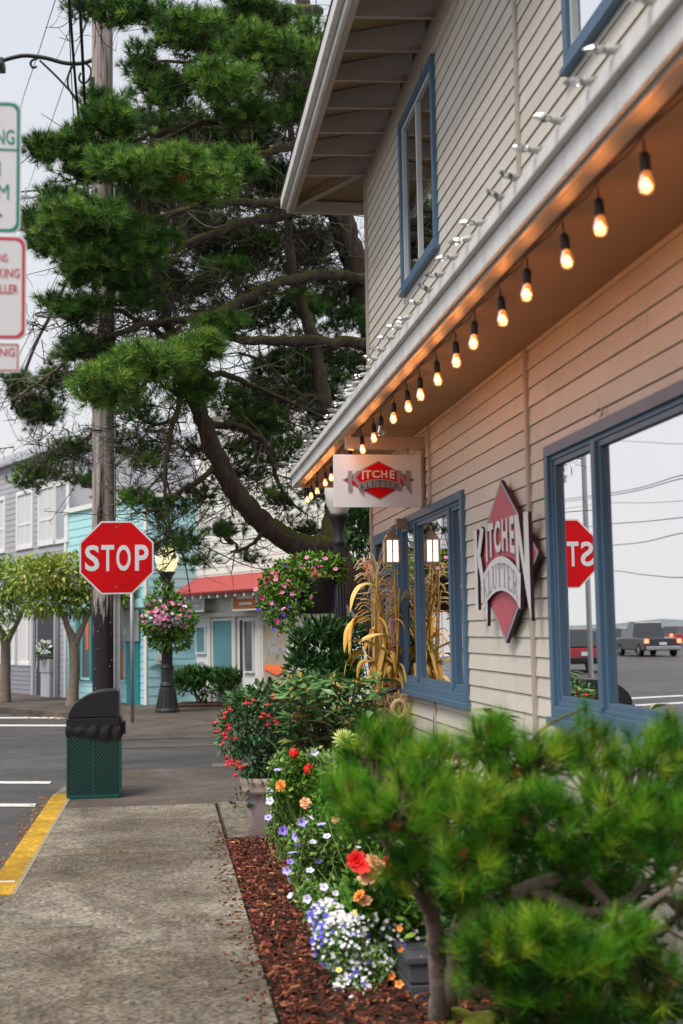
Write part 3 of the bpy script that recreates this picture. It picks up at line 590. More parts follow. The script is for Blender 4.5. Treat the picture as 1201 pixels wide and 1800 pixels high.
s.build('gutter', 'white_metal', shop, bevel=.003)
s = MB(); s.add([(1.255, Y0, 3.15), (1.255, YEE + .03, 3.15), (XW + .02, YE - .02, 3.42), (XW + .02, Y0, 3.42), (XW + 5, YEE + .03, 3.15), (XW + 5, YE, 3.42)], [(0, 3, 2, 1), (1, 2, 5, 4)]); s.build('skirt_roof', 'shingle', shop)
# ---- upper eave
YU = 12.62; XU = 1.235; ZB = 5.80
s = MB(); s.box((XU, Y0, ZB), (XU + .03, YU, ZB + .16)); s.box((XU + .0301, YU - .03, ZB), (XW + 5, YU, ZB + .16)); s.build('upper_fascia', 'white_metal', shop, bevel=.004)
s = MB(); s.box((XU - .05, Y0, ZB + .075), (XU - .001, YU + .05, ZB + .20)); s.box((XU - .05, YU + .051, ZB + .075), (XW + 5, YU + .10, ZB + .20)); s.build('upper_gutter', 'white_metal', shop, bevel=.006)
s = MB(); s.box((XU + .0302, Y0, ZB - .004), (XU + .075, YU - .031, ZB + .10)); s.box((XU + .0752, YU - .075, ZB - .004), (XW + 5, YU - .031, ZB + .10)); s.build('eave_beam', 'eave_board', shop)
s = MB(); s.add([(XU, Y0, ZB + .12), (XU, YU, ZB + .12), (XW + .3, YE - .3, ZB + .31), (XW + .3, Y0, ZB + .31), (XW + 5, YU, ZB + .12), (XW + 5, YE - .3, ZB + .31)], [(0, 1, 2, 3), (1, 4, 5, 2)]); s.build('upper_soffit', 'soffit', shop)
for yy_ in list(np.arange(YE - .12, -1, -.52)):
    s = MB(); s.add([(XU + .076, yy_ - .019, ZB - .0), (XW + .02, yy_ - .019, ZB + .02), (XW + .02, yy_ - .019, ZB + .26), (XU + .076, yy_ - .019, ZB + .12), (XU + .076, yy_ + .019, ZB - .0), (XW + .02, yy_ + .019, ZB + .02), (XW + .02, yy_ + .019, ZB + .26), (XU + .076, yy_ + .019, ZB + .12)], [(0, 1, 2, 3), (7, 6, 5, 4), (0, 4, 5, 1)]); s.build('rafter', 'rafter_paint', shop)
s = MB(); s.tube([(XU + .07, YU - .07, ZB + .03), (XW, YE, ZB + .10)], .03, 4); s.build('hip_rafter', 'eave_board', shop)
s = MB(); s.add([(XU - .06, Y0, ZB + .2), (XU - .06, YU + .1, ZB + .2), (XW + 3.2, 8.5, 7.2), (XW + 3.2, Y0, 7.2), (XW + 7, YU + .1, ZB + .2), (XW + 7, 8.5, 7.2)], [(0, 3, 2, 1), (1, 2, 5, 4)]); s.build('upper_roof', 'shingle', shop)

def big_window(H, panes, name='window', gl='shop_glass', gn=-.014):
    u0, u1, z0, z1 = H; f = MB()
    ring(f, B, u0, u1, z0 + .04, z1, .055, -.012, .03)                     # casing
    f.box((u0 - .02, -.012, z0), (u1 + .02, .05, z0 + .04), 0, B)           # sill
    ring(f, B, u0 + .055, u1 - .055, z0 + .095, z1 - .055, .022, -.05, .012)
    fr = f.build(name, 'blue_paint', shop, bevel=.003)
    for (a, b) in panes:
        q = MB(); ring(q, B, a, b, z0 + .117, z1 - .077, .028, -.048, .004); ring(q, B, a + .028, b - .028, z0 + .145, z1 - .105, .016, -.05, -.022, wb=.03)
        q.build('sash', 'blue_paint', fr, bevel=.002)
        q = MB(); q.quad(B(np.array([(a + .03, gn, z0 + .147), (b - .03, gn, z0 + .147), (b - .03, gn, z1 - .107), (a + .03, gn, z1 - .107)]))); q.build('pane', gl, fr)
    for (a, b) in zip(panes[:-1], panes[1:]):
        q = MB(); q.box((a[1] + .001, -.05, z0 + .117), (b[0] - .001, .022, z1 - .077), 0, B); q.build('mullion', 'blue_paint', fr, bevel=.002)
    return fr
big_window(H_big, [(3.28, 5.40), (5.455, 6.06)])
big_window(H_small, [(8.02, 8.34), (8.40, 9.54), (9.59, 10.19)], gl='side_glass')
# curtains and lit things behind the side window
q = MB()
for a, b in ((8.1, 8.3), (8.75, 9.05), (9.75, 9.95)):
    us = np.linspace(a, b, 14)
    for i in range(13): q.quad(B(np.array([(us[i], -.22 + .02 * (i % 2), 1.15), (us[i + 1], -.22 + .02 * ((i + 1) % 2), 1.15), (us[i + 1], -.22 + .02 * ((i + 1) % 2), 2.4), (us[i], -.22 + .02 * (i % 2), 2.4)])))
q.build('curtain', 'curtain', shop)
for (u0, u1, z0, z1) in (U1, U2):
    f = MB(); ring(f, B, u0, u1, z0, z1, .06, -.012, .035); f.box((u0 - .02, .0, z0 - .03), (u1 + .02, .05, z0 - .001), 0, B); fr = f.build('upper_window', 'blue_paint', shop, bevel=.003)
    q = MB(); ring(q, B, u0 + .0605, u1 - .0605, z0 + .0605, z1 - .0605, .03, -.006, .014); q.box(((u0 + u1) / 2 - .02, -.006, z0 + .091), ((u0 + u1) / 2 + .02, .016, z1 - .091), 0, B); q.build('vinyl_frame', 'window_vinyl', fr)
    q = MB(); q.quad(B(np.array([(u0 + .09, -.002, z0 + .09), (u1 - .09, -.002, z0 + .09), (u1 - .09, -.002, z1 - .09), (u0 + .09, -.002, z1 - .09)]))); q.build('pane', 'upper_glass', fr)
    q = MB(); q.quad(B(np.array([((u0 + u1) / 2 + .02, -.06, z0 + .09), (u1 - .09, -.06, z0 + .09), (u1 - .09, -.06, z1 - .09), ((u0 + u1) / 2 + .02, -.06, z1 - .09)]))); q.build('inner_blind', 'door_dark', fr)
# ---- entrance door
f = MB(); u0, u1, z0, z1 = H_door
ring(f, B, u0, u1, z0, z1, .09, -.04, .03, wb=.001); f.box((u0 + .09, -.04, 2.05), (u1 - .09, .015, 2.09), 0, B); dr = f.build('door_frame', 'blue_paint', shop, bevel=.003)
q = MB(); q.box((u0 + .46, -.10, .03), (u1 - .0905, -.05, 2.05), 0, B); q.build('door_leaf', 'blue_paint_light', dr)
q = MB(); q.box((u0 + .20, -.08, .03), (u0 + .4595, -.02, 2.04), 0, B); q.build('red_panel', 'red_door', dr)
q = MB(); q.box((u0 + .0905, -.08, .03), (u0 + .1995, -.01, 2.045), 0, B); q.build('side_strip', 'white_paint', dr)
q = MB(); q.quad(B(np.array([(u0 + .1, -.02, 2.1), (u1 - .1, -.02, 2.1), (u1 - .1, -.02, 2.32), (u0 + .1, -.02, 2.32)]))); q.build('pane', 'side_glass', dr)
# ---- sign beam
q = MB(); q.box((1.31, 9.16, 2.893), (XW, 9.235, 2.982)); q.box((XW - .035, 9.165, 2.46), (XW - .012, 9.23, 2.89)); q.build('sign_beam', 'eave_board', shop, bevel=.003)
for (u, z) in ((9.0, 2.475), (5.3, 2.50)): q = MB(); q.tube([B(np.array([(u + .05 * math.cos(a), .03, z + .02 * math.sin(a))]))[0] for a in np.linspace(0, 4.5, 9)], .004, 5); q.build('cable_hook', 'trim', shop)

# ---- emblem used by the hanging sign and the wall sign (units of the artwork, y down)
def serif_word(word, w=.085, thick=.17):
    """narrow serif capitals as quads in a 0..1 box per letter"""
    L = {'K': [('v', .18, 0, 1), ('s', .18, 0), ('s', .18, 1), ('d', .22, .45, .80, 1, .07), ('d', .38, .58, .84, 0, .16), ('s', .80, 1), ('s', .84, 0)],
         'L': [('v', .25, 0, 1), ('s', .25, 1), ('h', .12, .82, 0), ('d', .82, 0, .86, .28, .07)],
         'U': [('v', .2, .2, 1), ('v2', .8, .2, 1), ('s', .2, 1), ('s', .8, 1), ('d', .2, .24, .42, .02, .13), ('h', .36, .64, 0), ('d', .62, .02, .8, .24, .09)],
         'T': [('v', .5, 0, 1), ('s', .5, 0), ('h', .1, .9, .94), ('d', .12, .94, .08, .72, .06), ('d', .88, .94, .92, .72, .06)],
         'E': [('v', .24, 0, 1), ('h', .1, .80, .94), ('h', .24, .66, .47), ('h', .1, .84, 0), ('d', .80, .94, .82, .72, .06), ('d', .84, .02, .88, .28, .07), ('d', .66, .4, .66, .62, .05)],
         'R': [('v', .22, 0, 1), ('s', .22, 0), ('h', .1, .62, .94), ('h', .22, .58, .48), ('d', .62, .96, .74, .84, .1), ('v3', .74, .62, .86), ('d', .74, .64, .6, .5, .1), ('d', .5, .5, .86, 0, .15), ('s', .88, 0)]}
    out = []
    for i, ch in enumerate(word):
        for q in L[ch]:
            if q[0] in ('v', 'v2', 'v3'): x = q[1]; h = {'v': thick, 'v2': .08, 'v3': .15}[q[0]] / 2; r = [(x - h, q[2]), (x + h, q[2]), (x + h, q[3]), (x - h, q[3])]
            elif q[0] == 's': x, z = q[1:]; z = z - .03 if z else 0; r = [(x - .17, z), (x + .17, z), (x + .17, z + .03), (x - .17, z + .03)]
            elif q[0] == 'h': r = [(q[1], max(q[3] - .0, 0)), (q[2], max(q[3], 0)), (q[2], q[3] + .06), (q[1], q[3] + .06)]
            else: _, x0, z0, x1, z1, t_ = q; r = [(x0 - t_ / 2, z0), (x0 + t_ / 2, z0), (x1 + t_ / 2, z1), (x1 - t_ / 2, z1)]
            out.append([(i + a, b) for a, b in r])
    return out
def emblem(parent, Bf, w, h, thick, mats, lift=0.0):
    """Bf maps (u,n,z): artwork 182..985 across and 140..578 down"""
    X = lambda x: (x - 583.5) / 803 * w; Z = lambda y: (359 - y) / 438 * h; P = lambda L: [(X(a), Z(b)) for a, b in L]
    red, edge, grey, white, dark, side = mats; t = thick
    q = MB(); q.prism(P([(182, 355), (580, 140), (985, 355), (590, 578)]), 0, t, Bf, 0, 1); d = q.build('diamond', [edge, side], parent)
    q = MB(); q.prism(P([(204, 355), (580, 153), (963, 355), (590, 565)]), t, t + .002, Bf, 0); q.build('red_field', red, parent)
    q = MB(); t1 = t + .003; t2 = t + .003 + lift
    for ki, poly in enumerate(([(243, 255), (290, 255), (284, 485), (243, 485)], [(292, 318), (346, 250), (388, 262), (300, 372)], [(300, 350), (340, 335), (418, 470), (409, 532), (385, 488)],
                 [(776, 250), (812, 250), (820, 400), (786, 386)], [(778, 250), (822, 250), (936, 500), (934, 522), (905, 480)], [(880, 250), (932, 252), (934, 522), (884, 440)])):
        if ki == 3: q.build('big_letter', [grey, side], parent); q = MB()
        q.prism(P(poly), t1, t2 + .002 + .0007 * len(q.V), Bf, 0, 1)
    q.build('big_letter', [grey, side], parent)
    arc = lambda x, y0, sag: y0 + sag * ((x - 590) / 235) ** 2
    xs = np.linspace(352, 838, 21); q = MB(); top = [(x, arc(x, 347, 50)) for x in xs]; bot = [(x + (0 if abs(x - 590) < 200 else (14 if x < 590 else -14)), arc(x, 438, 48)) for x in xs[::-1]]
    q.prism(P(top + bot), t1, t2 + .006, Bf, 0, 1); q.build('banner', [white if lift else grey, side], parent)
    q = MB(); n_ = t2 + .0085
    for poly in serif_word('KLUTTER'):
        pts = []
        for a, b in poly:
            x = 374 + (a / 7) * 434; y = arc(x, 428, 48) - (b * 64); pts.append((X(x), n_, Z(y)))
        q.quad(Bf(np.array(pts)))
    q.build('lettering', dark, parent)
    q = MB(); n_ = t1 + .0035 + (lift * .5)
    for ch, xa, xb in (('I', 397, 415), ('T', 422, 500), ('C', 508, 592), ('H', 606, 676), ('E', 702, 756)):
        yb = lambda x: 334 + 20 * ((x - 590) / 195) ** 2
        letters(q, ch, X(xa), X(xb), 0, 1, n_, Bf, off=.035, warp=lambda U, Zv: (U, np.array([Z(yb(u / w * 803 + 583.5)) for u in U]) * (1 - Zv) + Z(249) * Zv))
    q.build('lettering', M and ('logo_letter' if not lift else 'wall_logo_white'), parent)
hs = thing('hanging_sign', (1.53, 9.12, 2.45), 'flat white board with a red diamond emblem hung under the eave from a beam', 'sign')
q = MB(); q.box((1.207, 9.10, 2.458), (1.85, 9.12, 2.843)); q.build('board', 'board_white', hs, bevel=.002)
BH = basis((1.528 + .01, 9.099, 2.655), (1, 0, 0), (0, -1, 0))
emblem(hs, BH, .535, .285, .001, ('logo_red', 'logo_grey', 'logo_grey', 'logo_grey', 'logo_dark', 'logo_grey'))
q = MB()
for x in (1.30, 1.76): q.tube([(x + .010 * math.sin(a), 9.11, 2.858 + .016 * math.cos(a)) for a in np.linspace(0, 2 * PI, 10)], .0025, 5); q.tube([(x, 9.11, 2.87), (x, 9.12, 2.895)], .003, 5)
q.build('eye_hook', 'wire', hs)
ws = thing('wall_sign', (XW - .03, 6.75, 1.5), 'large raised red diamond emblem with white letters fixed on the clapboard wall between two windows', 'sign')
BW = basis((XW - .034, 6.86, 1.942), (0, -1, 0), (-1, 0, 0))
emblem(ws, BW, 1.36, .90, .022, ('wall_logo_glare_red', 'wall_logo_grey', 'wall_logo_white', 'wall_logo_white', 'wall_logo_grey', 'wall_logo_edge'), lift=.016)
q = MB(); 
for u, z in ((-.3, 0), (.3, 0), (0, .3), (0, -.3)): q.tube(BW(np.array([(u, -.034, z), (u, 0, z)])), .012, 6)
q.build('stand_off', 'black_iron', ws)

# ---- string of warm bulbs
st = thing('string_lights', (1.38, 7.5, 2.98), 'black cord of glowing amber bulbs strung under the eave', 'string lights')
ys_b = [2.35, 2.72, 3.08, 3.46, 3.86, 4.23, 4.67, 5.08, 5.51, 5.91, 6.36, 6.79, 7.18, 7.58, 8.07, 8.37, 8.91, 9.5, 10.59, 10.98, 11.63, 12.05, 12.4]
pts = []
for a, b in zip(ys_b[:-1], ys_b[1:]):
    for t_ in np.linspace(0, 1, 6, endpoint=False): pts.append((1.382 + .006 * math.sin(t_ * 2 * PI), a + (b - a) * t_, 3.0 - .008 * math.sin(t_ * PI)))
q = MB(); q.tube(pts, .0035, 5); q.build('cord', 'wire', st, smooth=True)
m_s = MB(); m_s.tube([(0, 0, 0), (0, 0, -.05)], .003, 5); m_s.lathe([(.004, -.04), (.012, -.046), (.0165, -.06), (.0165, -.10), (.0145, -.104), (0, -.104)], n=14); me_s = m_s.mesh('socket', 'socket', True)
m_g = MB(); m_g.lathe([(.012, -.103), (.0165, -.114), (.0225, -.136), (.0235, -.147), (.020, -.162), (.012, -.171), (0, -.174)], n=16); me_g = m_g.mesh('bulb_glass', 'bulb_glass', True); me_u = m_g.mesh('bulb_glass', 'unlit_bulb_glass', True)
m_f = MB(); m_f.lathe([(0, -.122), (.004, -.125), (.0056, -.135), (.0056, -.146), (.0035, -.153), (0, -.156)], n=10); me_f = m_f.mesh('filament', 'filament', True)
bl = bpy.data.lights.new('bulb_light', 'POINT'); bl.energy = 1.6; bl.color = (1.0, 0.53, 0.18); bl.shadow_soft_size = .02
for i, yb in enumerate(ys_b):
    tl = (random.uniform(-.08, .08), random.uniform(-.08, .08), 0); L = (1.385, yb, 2.992)
    s_ = sub(me_s, 'socket', L, st, rot=tl); s_['_org'] = L
    sub(me_g if abs(yb - 8.07) > .01 else me_u, 'glass', L, s_); s_.children[0].location = (0, 0, 0)
    if abs(yb - 8.07) > .01:
        f_ = sub(me_f, 'filament', L, s_); f_.location = (0, 0, 0)
        lo = bpy.data.objects.new('bulb_light', bl); COL.objects.link(lo); lo.parent = s_; lo.location = (0, 0, -.14)
# ---- clear bulbs clipped to the gutter lip
cl = thing('gutter_lights', (1.21, 7.5, 3.16), 'row of unlit clear faceted bulbs clipped along the top of the white gutter', 'string lights')
m_c = MB(); m_c.lathe([(.005, 0), (.009, .004), (.009, .016), (.013, .022), (.015, .032), (.014, .043), (.009, .058), (.003, .070), (0, .072)], n=8); me_c = m_c.mesh('clear_bulb', 'clear_bulb_glass')
m_k = MB(); m_k.lathe([(0, -.012), (.013, -.012), (.014, .016), (.011, .022)], n=8); m_k.box((-.006, -.012, -.03), (.012, .012, -.01)); me_k = m_k.mesh('clip', 'clip_plastic')
yc = list(np.arange(3.0, 12.6, .255)); pts = []
for i, yb in enumerate(yc):
    L = (1.236, yb + random.uniform(-.03, .03), 3.170); rot = (random.uniform(-.5, .5), random.uniform(-1.75, -1.3), random.uniform(-.5, .5))
    k_ = sub(me_k, 'clip', L, cl, rot=rot); k_['_org'] = L; b_o = sub(me_c, 'bulb', L, k_); b_o.location = (0, 0, .012)
    pts += [(L[0] + .012, L[1], 3.166), (L[0] + .02, L[1] + .12, 3.157)]
q = MB(); q.tube(pts, .0028, 5); q.build('cord', 'wire', cl)

# ---- lantern by the door
ln = thing('wall_lantern', (1.75, 9.86, 2.07), 'lit square metal lantern with divided panes beside the red and blue door', 'lantern')
LX, LY = 1.755, 9.86; q = MB()
q.box((LX + .04, LY - .04, 2.36), (XW - .012, LY + .04, 2.44)); q.tube([(LX + .07, LY, 2.38), (LX + .02, LY, 2.385), (LX, LY, 2.37), (LX, LY, 2.345)], .009, 6); q.build('bracket', 'brass', ln)
q = MB(); q.add([(LX + a * s, LY + b * s, z) for s, z in ((.062, 2.27), (.035, 2.32), (.018, 2.345)) for a, b in ((-1, -1), (1, -1), (1, 1), (-1, 1))], [(i + 4 * j, (i + 1) % 4 + 4 * j, (i + 1) % 4 + 4 * j + 4, i + 4 * j + 4) for j in (0, 1) for i in range(4)] + [(8, 9, 10, 11), (3, 2, 1, 0)]); q.build('cap', 'brass', ln)
q = MB(); q.box((LX - .058, LY - .058, 2.085), (LX + .058, LY + .058, 2.10))
for a in (-1, 0, 1):
    for b in (-1, 0, 1):
        if a or b: r_b = .008 if a and b else .005; q.box((LX + a * .053 - r_b, LY + b * .053 - r_b, 2.10), (LX + a * .053 + r_b, LY + b * .053 + r_b, 2.27))
for z in (2.18,):
    for s in (-1, 1): q.box((LX - .05, LY + s * .053 - .002, z), (LX + .05, LY + s * .053 + .002, z + .004)); q.box((LX + s * .053 - .002, LY - .05, z), (LX + s * .053 + .002, LY + .05, z + .004))
q.build('cage', 'brass', ln)
q = MB(); q.box((LX - .046, LY - .046, 2.102), (LX + .046, LY + .046, 2.266)); q.build('frosted_glass', 'lantern_glow', ln)

# ================================================================== STREET FURNITURE
# utility pole with lamp arm
PX, PY = -0.735, 16.0
up = thing('utility_pole', (PX, PY, 0), 'tall weathered wooden utility pole with peeling dark lower part behind the stop sign', 'utility pole')
q = MB(); zz = np.linspace(-.02, 12, 40); q.tube([(PX + .004 * math.sin(z * 2.1) - .004 * z, PY, z) for z in zz], [.152 - .0022 * z for z in zz], 24); q.build('wooden_pole', 'pole_wood', up, smooth=True)
q = MB()
for k in range(26): a = random.uniform(-2.6, -.6); z = random.uniform(.9, 2.6); c = np.array([PX + .153 * math.cos(a), PY + .153 * math.sin(a), z]); q.box(c - .006, c + .006)
q.build('staples', 'galvanised', up)
def yp(px, py, Y=PY): return atY(px, py, Y)
ar = [yp(*p_) for p_ in ((172, 101), (165, 104), (150, 110), (130, 112), (110, 110), (85, 103), (62, 99), (40, 98), (20, 102), (6, 106))]
q = MB(); q.tube(spline(ar, 5), .026, 10); arm = q.build('lamp_arm', 'black_iron', up, smooth=True)
q = MB(); q.tube(spline([yp(*p_) for p_ in ((148, 188), (125, 162), (100, 135), (70, 106))], 4), .014, 8)
q.tube(spline([yp(*p_) for p_ in ((135, 178), (121, 155), (120, 135), (128, 117), (145, 110), (158, 118), (160, 130), (154, 143), (145, 146), (139, 138), (142, 128))], 5), .014, 8)
q.tube(spline([yp(*p_) for p_ in ((68, 102), (57, 106), (54, 112), (58, 119), (65, 117))], 4), .016, 8)
q.build('scroll', 'black_iron', arm, smooth=True)
q = MB(); c = yp(2, 112); q.box(c + [-.50, -.14, -.075], c + [.045, .14, .035]); q.build('lamp_head', 'planter_grey', up, bevel=.02)
q = MB(); q.box(c + [-.46, -.11, -.10], c + [-.02, .11, -.076]); q.build('lamp_lens', 'globe_white', up, bevel=.01)
q = MB(); q.box((PX - .19, PY - .1, 8.05), (PX - .13, PY + .05, 8.6)); q.build('bracket', 'black_iron', up)
q = MB(); q.tube([(PX + .13, PY - .10, 3), (PX + .12, PY - .105, 8)], .012, 6); q.build('conduit', 'galvanised', up)

# overhead cables running along the street and across it
def cable(pts, r, name, label, grp, rings=None):
    q = MB(); q.tube(spline(pts, 6), r, 5); o = q.build(name, 'wire', smooth=True); tag(o, label, 'cable', grp); return o
G1 = 'overhead cables'
cable([atY(120, -20, 12.5), atY(133, 150, 14.4), atY(143, 260, 16), atY(152, 400, 20.5), atY(158, 470, 26)], .016, 'power_cable', 'thick black cable running beside the pole, leftmost of the thick pair', G1)
cable([atY(139, -20, 12.5), atY(147, 140, 14.4), atY(152, 260, 16), atY(157, 400, 20.5), atY(163, 470, 26)], .018, 'power_cable', 'thick black cable running beside the pole, nearest the wooden pole', G1)
cable([atY(119, -20, 12.5), atY(126, 140, 14.4), atY(132, 260, 16), atY(138, 400, 20.5), atY(142, 470, 26)], .006, 'power_cable', 'thin black cable hanging left of the two thick cables by the pole', G1)
cable([atY(99, -5, 20), atY(66, 98, 24), atY(36, 190, 30), atY(10, 300, 40), atY(-20, 420, 60)], .008, 'guy_wire', 'thin straight wire slanting down left past the scroll end of the lamp arm', G1)
cable([atY(160, 20, 20), atY(118, 135, 24), atY(85, 230, 30), atY(50, 330, 40), atY(20, 430, 60)], .008, 'guy_wire', 'thin straight wire slanting down left from under the pine top', G1)
for i, (a, b, c_, lab) in enumerate(((338, 331, 322, 'upper twisted line crossing behind the green parking sign'), (350, 343, 330, 'second twisted line with hanging insulator clips behind the parking sign'), (372, 370, 362, 'thin line below the insulator clips'), (371, 374, 378, 'lowest thin line level with the arrow on the parking sign'), (404, 401, 398, 'faint line entering the pine above the red parking sign'))):
    cable([atY(-80, a + 6, 34), atY(30, a, 34), atY(90, b, 34), atY(160, c_, 34), atY(300, c_ - 12, 34)], .025 if i < 2 else .012, 'crossing_line', lab, 'lines crossing the street')
for px, py, lab in ((45, 346, 'row of small insulator clips hanging from the crossing line nearest the parking sign'), (70, 344, 'row of small insulator clips hanging from the crossing line nearest the pine')):
    c = atY(px, py, 33.9); q = MB(); q.box(c + [-.13, -.02, -.02], c + [.13, .02, .04])
    for k in range(5): q.box(c + [-.12 + .055 * k, -.012, -.14], c + [-.095 + .055 * k, .012, -.02])
    q.tube([c + [0, 0, .04], c + [0, 0, .25]], .02, 5); tag(q.build('insulator', 'galvanised'), lab, 'insulator', 'insulators')
q = MB()
for k in range(5): a = atY(50 + 8 * k, 350, 34); b = atY(62 + 7 * k, 372, 34); q.tube(spline([a, (a + b) / 2 + [(.25 if k % 2 else -.25), 0, -.3], b], 6), .008, 4)
tag(q.build('jumper_wires', 'wire'), 'thin looping jumper wires between the crossing lines', 'cable', G1)
cable([atY(130, 470, 26), atY(110, 510, 26), atY(88, 556, 26), atY(60, 612, 26), atY(20, 720, 26)], .035, 'service_cable', 'thick dark cable slanting down left through the hoop', G1)
cable([atY(108, 470, 28), atY(84, 520, 28), atY(50, 592, 28), atY(-5, 700, 28)], .009, 'service_cable', 'thin cable just left of the hoop cable, upper of the pair', G1)
cable([atY(116, 490, 27), atY(94, 540, 27), atY(62, 600, 27), atY(-5, 730, 27)], .009, 'service_cable', 'thin cable just left of the hoop cable, lower of the pair', G1)
cable([atY(-20, 640, 60), atY(30, 770, 60), atY(70, 778, 60), atY(130, 790, 60)], .012, 'service_cable', 'faint cable above the grey roof', G1)
c = atY(89, 553, 26); q = MB(); q.tube([c + [.30 * math.cos(a), .30 * math.sin(a) * .9, .12 * math.sin(a)] for a in np.linspace(0, 2 * PI, 30)], .022, 6)
for a in (0.5, 1.6, 2.4): q.tube([c + [.30 * math.cos(a), .27 * math.sin(a), .12 * math.sin(a)], c - [.30 * math.cos(a), .27 * math.sin(a), .12 * math.sin(a)]], .010, 4)
tag(q.build('cable_hoop', 'black_iron'), 'black oval cable storage hoop hanging on the slanting cable', 'hoop')

# stop sign
ss = thing('stop_sign', (-.50, 13.56, 0), 'red octagonal stop sign with white border on a perforated galvanised post', 'road sign')
q = MB(); q.box((-.535, 13.545, 0), (-.528, 13.585, 2.72)); q.box((-.472, 13.545, 0), (-.465, 13.585, 2.72)); q.box((-.528, 13.545, 0), (-.515, 13.549, 2.72)); q.box((-.485, 13.545, 0), (-.472, 13.549, 2.72)); q.box((-.515, 13.556, 0), (-.485, 13.562, 2.72)); q.build('post', 'galvanised', ss)
q = MB()
for k in range(76): z = .05 + k * .0254; q.lathe([(0, 0), (.0052, 0)], (0, 0, 0), 8); V = q.V[-1]; q.V[-1] = np.stack([-.5 + V[:, 0], np.full(len(V), 13.5545), z + V[:, 1]], 1)
q.build('post_holes', 'wire', ss)
BS = basis((-.50, 13.52, 2.367), (1, 0, 0), (0, -1, 0))
def octo(r, rc=.0):
    R = r / math.cos(PI / 8); return [(R * math.cos(PI / 8 + k * PI / 4), R * math.sin(PI / 8 + k * PI / 4)) for k in range(8)]
q = MB(); q.prism(octo(.381), 0, .003, BS); q.build('plate', 'sign_white', ss)
q = MB(); q.prism(octo(.364), .0032, .0045, BS); q.build('red_face', 'sign_red', ss)
q = MB()
for ch, a, b in (('S', -.325, -.178), ('T', -.158, -.026), ('O', -.004, .145), ('P', .188, .328)): letters(q, ch, a, b, -.140, .132, .006, BS, off=.022)
q.build('lettering', 'sign_white', ss)
q = MB()
for z in (.315, -.31):
    V0 = q.n; q.lathe([(0, .004), (.007, .004), (.0105, 0)], (0, 0, 0), 10); V = q.V[-1]; q.V[-1] = BS(np.stack([V[:, 0], .0052 + V[:, 2], z + V[:, 1]], 1))
q.build('bolt', 'bolt', ss)

# trash can in front of it
tc_ = thing('litter_bin', (-.692, 12.98, 0), 'green perforated litter bin with black quarter round hood and a black bag at its rim', 'litter bin')
x0, x1, y0, y1 = -.945, -.438, 12.76, 13.26; q = MB()
def rbox(q, x0, x1, y0, y1, z0, z1, r, mi=0, n=5, cap=True):
    pts = []
    for cx, cy, a0 in ((x1 - r, y1 - r, 0), (x0 + r, y1 - r, PI / 2), (x0 + r, y0 + r, PI), (x1 - r, y0 + r, 1.5 * PI)):
        for k in range(n): a = a0 + k * PI / 2 / (n - 1); pts.append((cx + r * math.cos(a), cy + r * math.sin(a)))
    k = len(pts); q.add([(x, y, z0) for x, y in pts] + [(x, y, z1) for x, y in pts], ([tuple(range(k, 2 * k)), tuple(range(k))[::-1]] if cap else []) + [(i, (i + 1) % k, k + (i + 1) % k, k + i) for i in range(k)], mi)
rbox(q, x0, x1, y0, y1, .035, .64, .022); q.build('body', 'perforated_green', tc_)
q = MB(); rbox(q, x0 - .004, x1 + .004, y0 - .004, y1 + .004, .0, .034, .024); rbox(q, x0 - .004, x1 + .004, y0 - .004, y1 + .004, .62, .655, .024)
for x in (x0 + .004, x1 - .004): q.box((x - .010, y0 - .006, .034), (x + .010, y0 + .004, .62))
q.box((-.70, y0 - .004, .036), (-.685, y0 - .001, .62)); q.build('band', 'bin_green', tc_, bevel=.003)
q = MB(); n_ = 96; ring_ = []
for k in range(n_):
    t_ = k / n_ * 4; sd_ = int(t_); fr = t_ - sd_; cxs = [(x0, y0), (x1, y0), (x1, y1), (x0, y1), (x0, y0)]; a, b = np.array(cxs[sd_]), np.array(cxs[sd_ + 1]); ring_.append(a + (b - a) * fr)
R_ = np.array(ring_); ctr = R_.mean(0); rows = []
for j, z in enumerate(np.linspace(.70, .565, 9)):
    th_ = np.linspace(0, 2 * PI, n_, endpoint=False); out = .006 + .006 * np.sin(th_ * 17 + j * .25) + .005 * np.sin(th_ * 41 + 1 + j * .5) + .004 * rng.random(n_) + .010 * math.sin(j / 8 * PI)
    dd = R_ - ctr; dd /= np.linalg.norm(dd, axis=1)[:, None]; zz_ = z + (.028 * np.sin(np.arange(n_) / n_ * 2 * PI * 3 + 1) + .012 * rng.random(n_)) * (j / 8)
    rows.append(np.column_stack([R_ + dd * out[:, None], zz_]))
V = np.concatenate(rows); idx = np.arange(n_); F = np.concatenate([np.stack([j * n_ + idx, j * n_ + (idx + 1) % n_, (j + 1) * n_ + (idx + 1) % n_, (j + 1) * n_ + idx], 1) for j in range(8)]); q.addarr(V, F, 0, np.full(len(F), .5)); q.build('bag', 'black_bag', tc_, smooth=True)
q = MB(); rbox(q, x0 - .012, x1 + .012, y0 - .012, y1 + .012, .685, .765, .035); lid = q.build('hood_base', 'black_plastic', tc_, bevel=.004)
q = MB(); arcp = [(x0 + .01, .766)] + [(x1 - .10 - (.40) * math.cos(a), .766 + .265 * math.sin(a)) for a in np.linspace(.12, PI / 2, 14)] + [(x1 - .04, 1.035), (x1 - .02, 1.02), (x1 - .005, .766)]
BT = basis((0, y0 + .01, 0), (1, 0, 0), (0, 1, 0)); q.prism(arcp, 0, y1 - y0 - .02, BT); q.build('hood', 'black_plastic', tc_, bevel=.010)
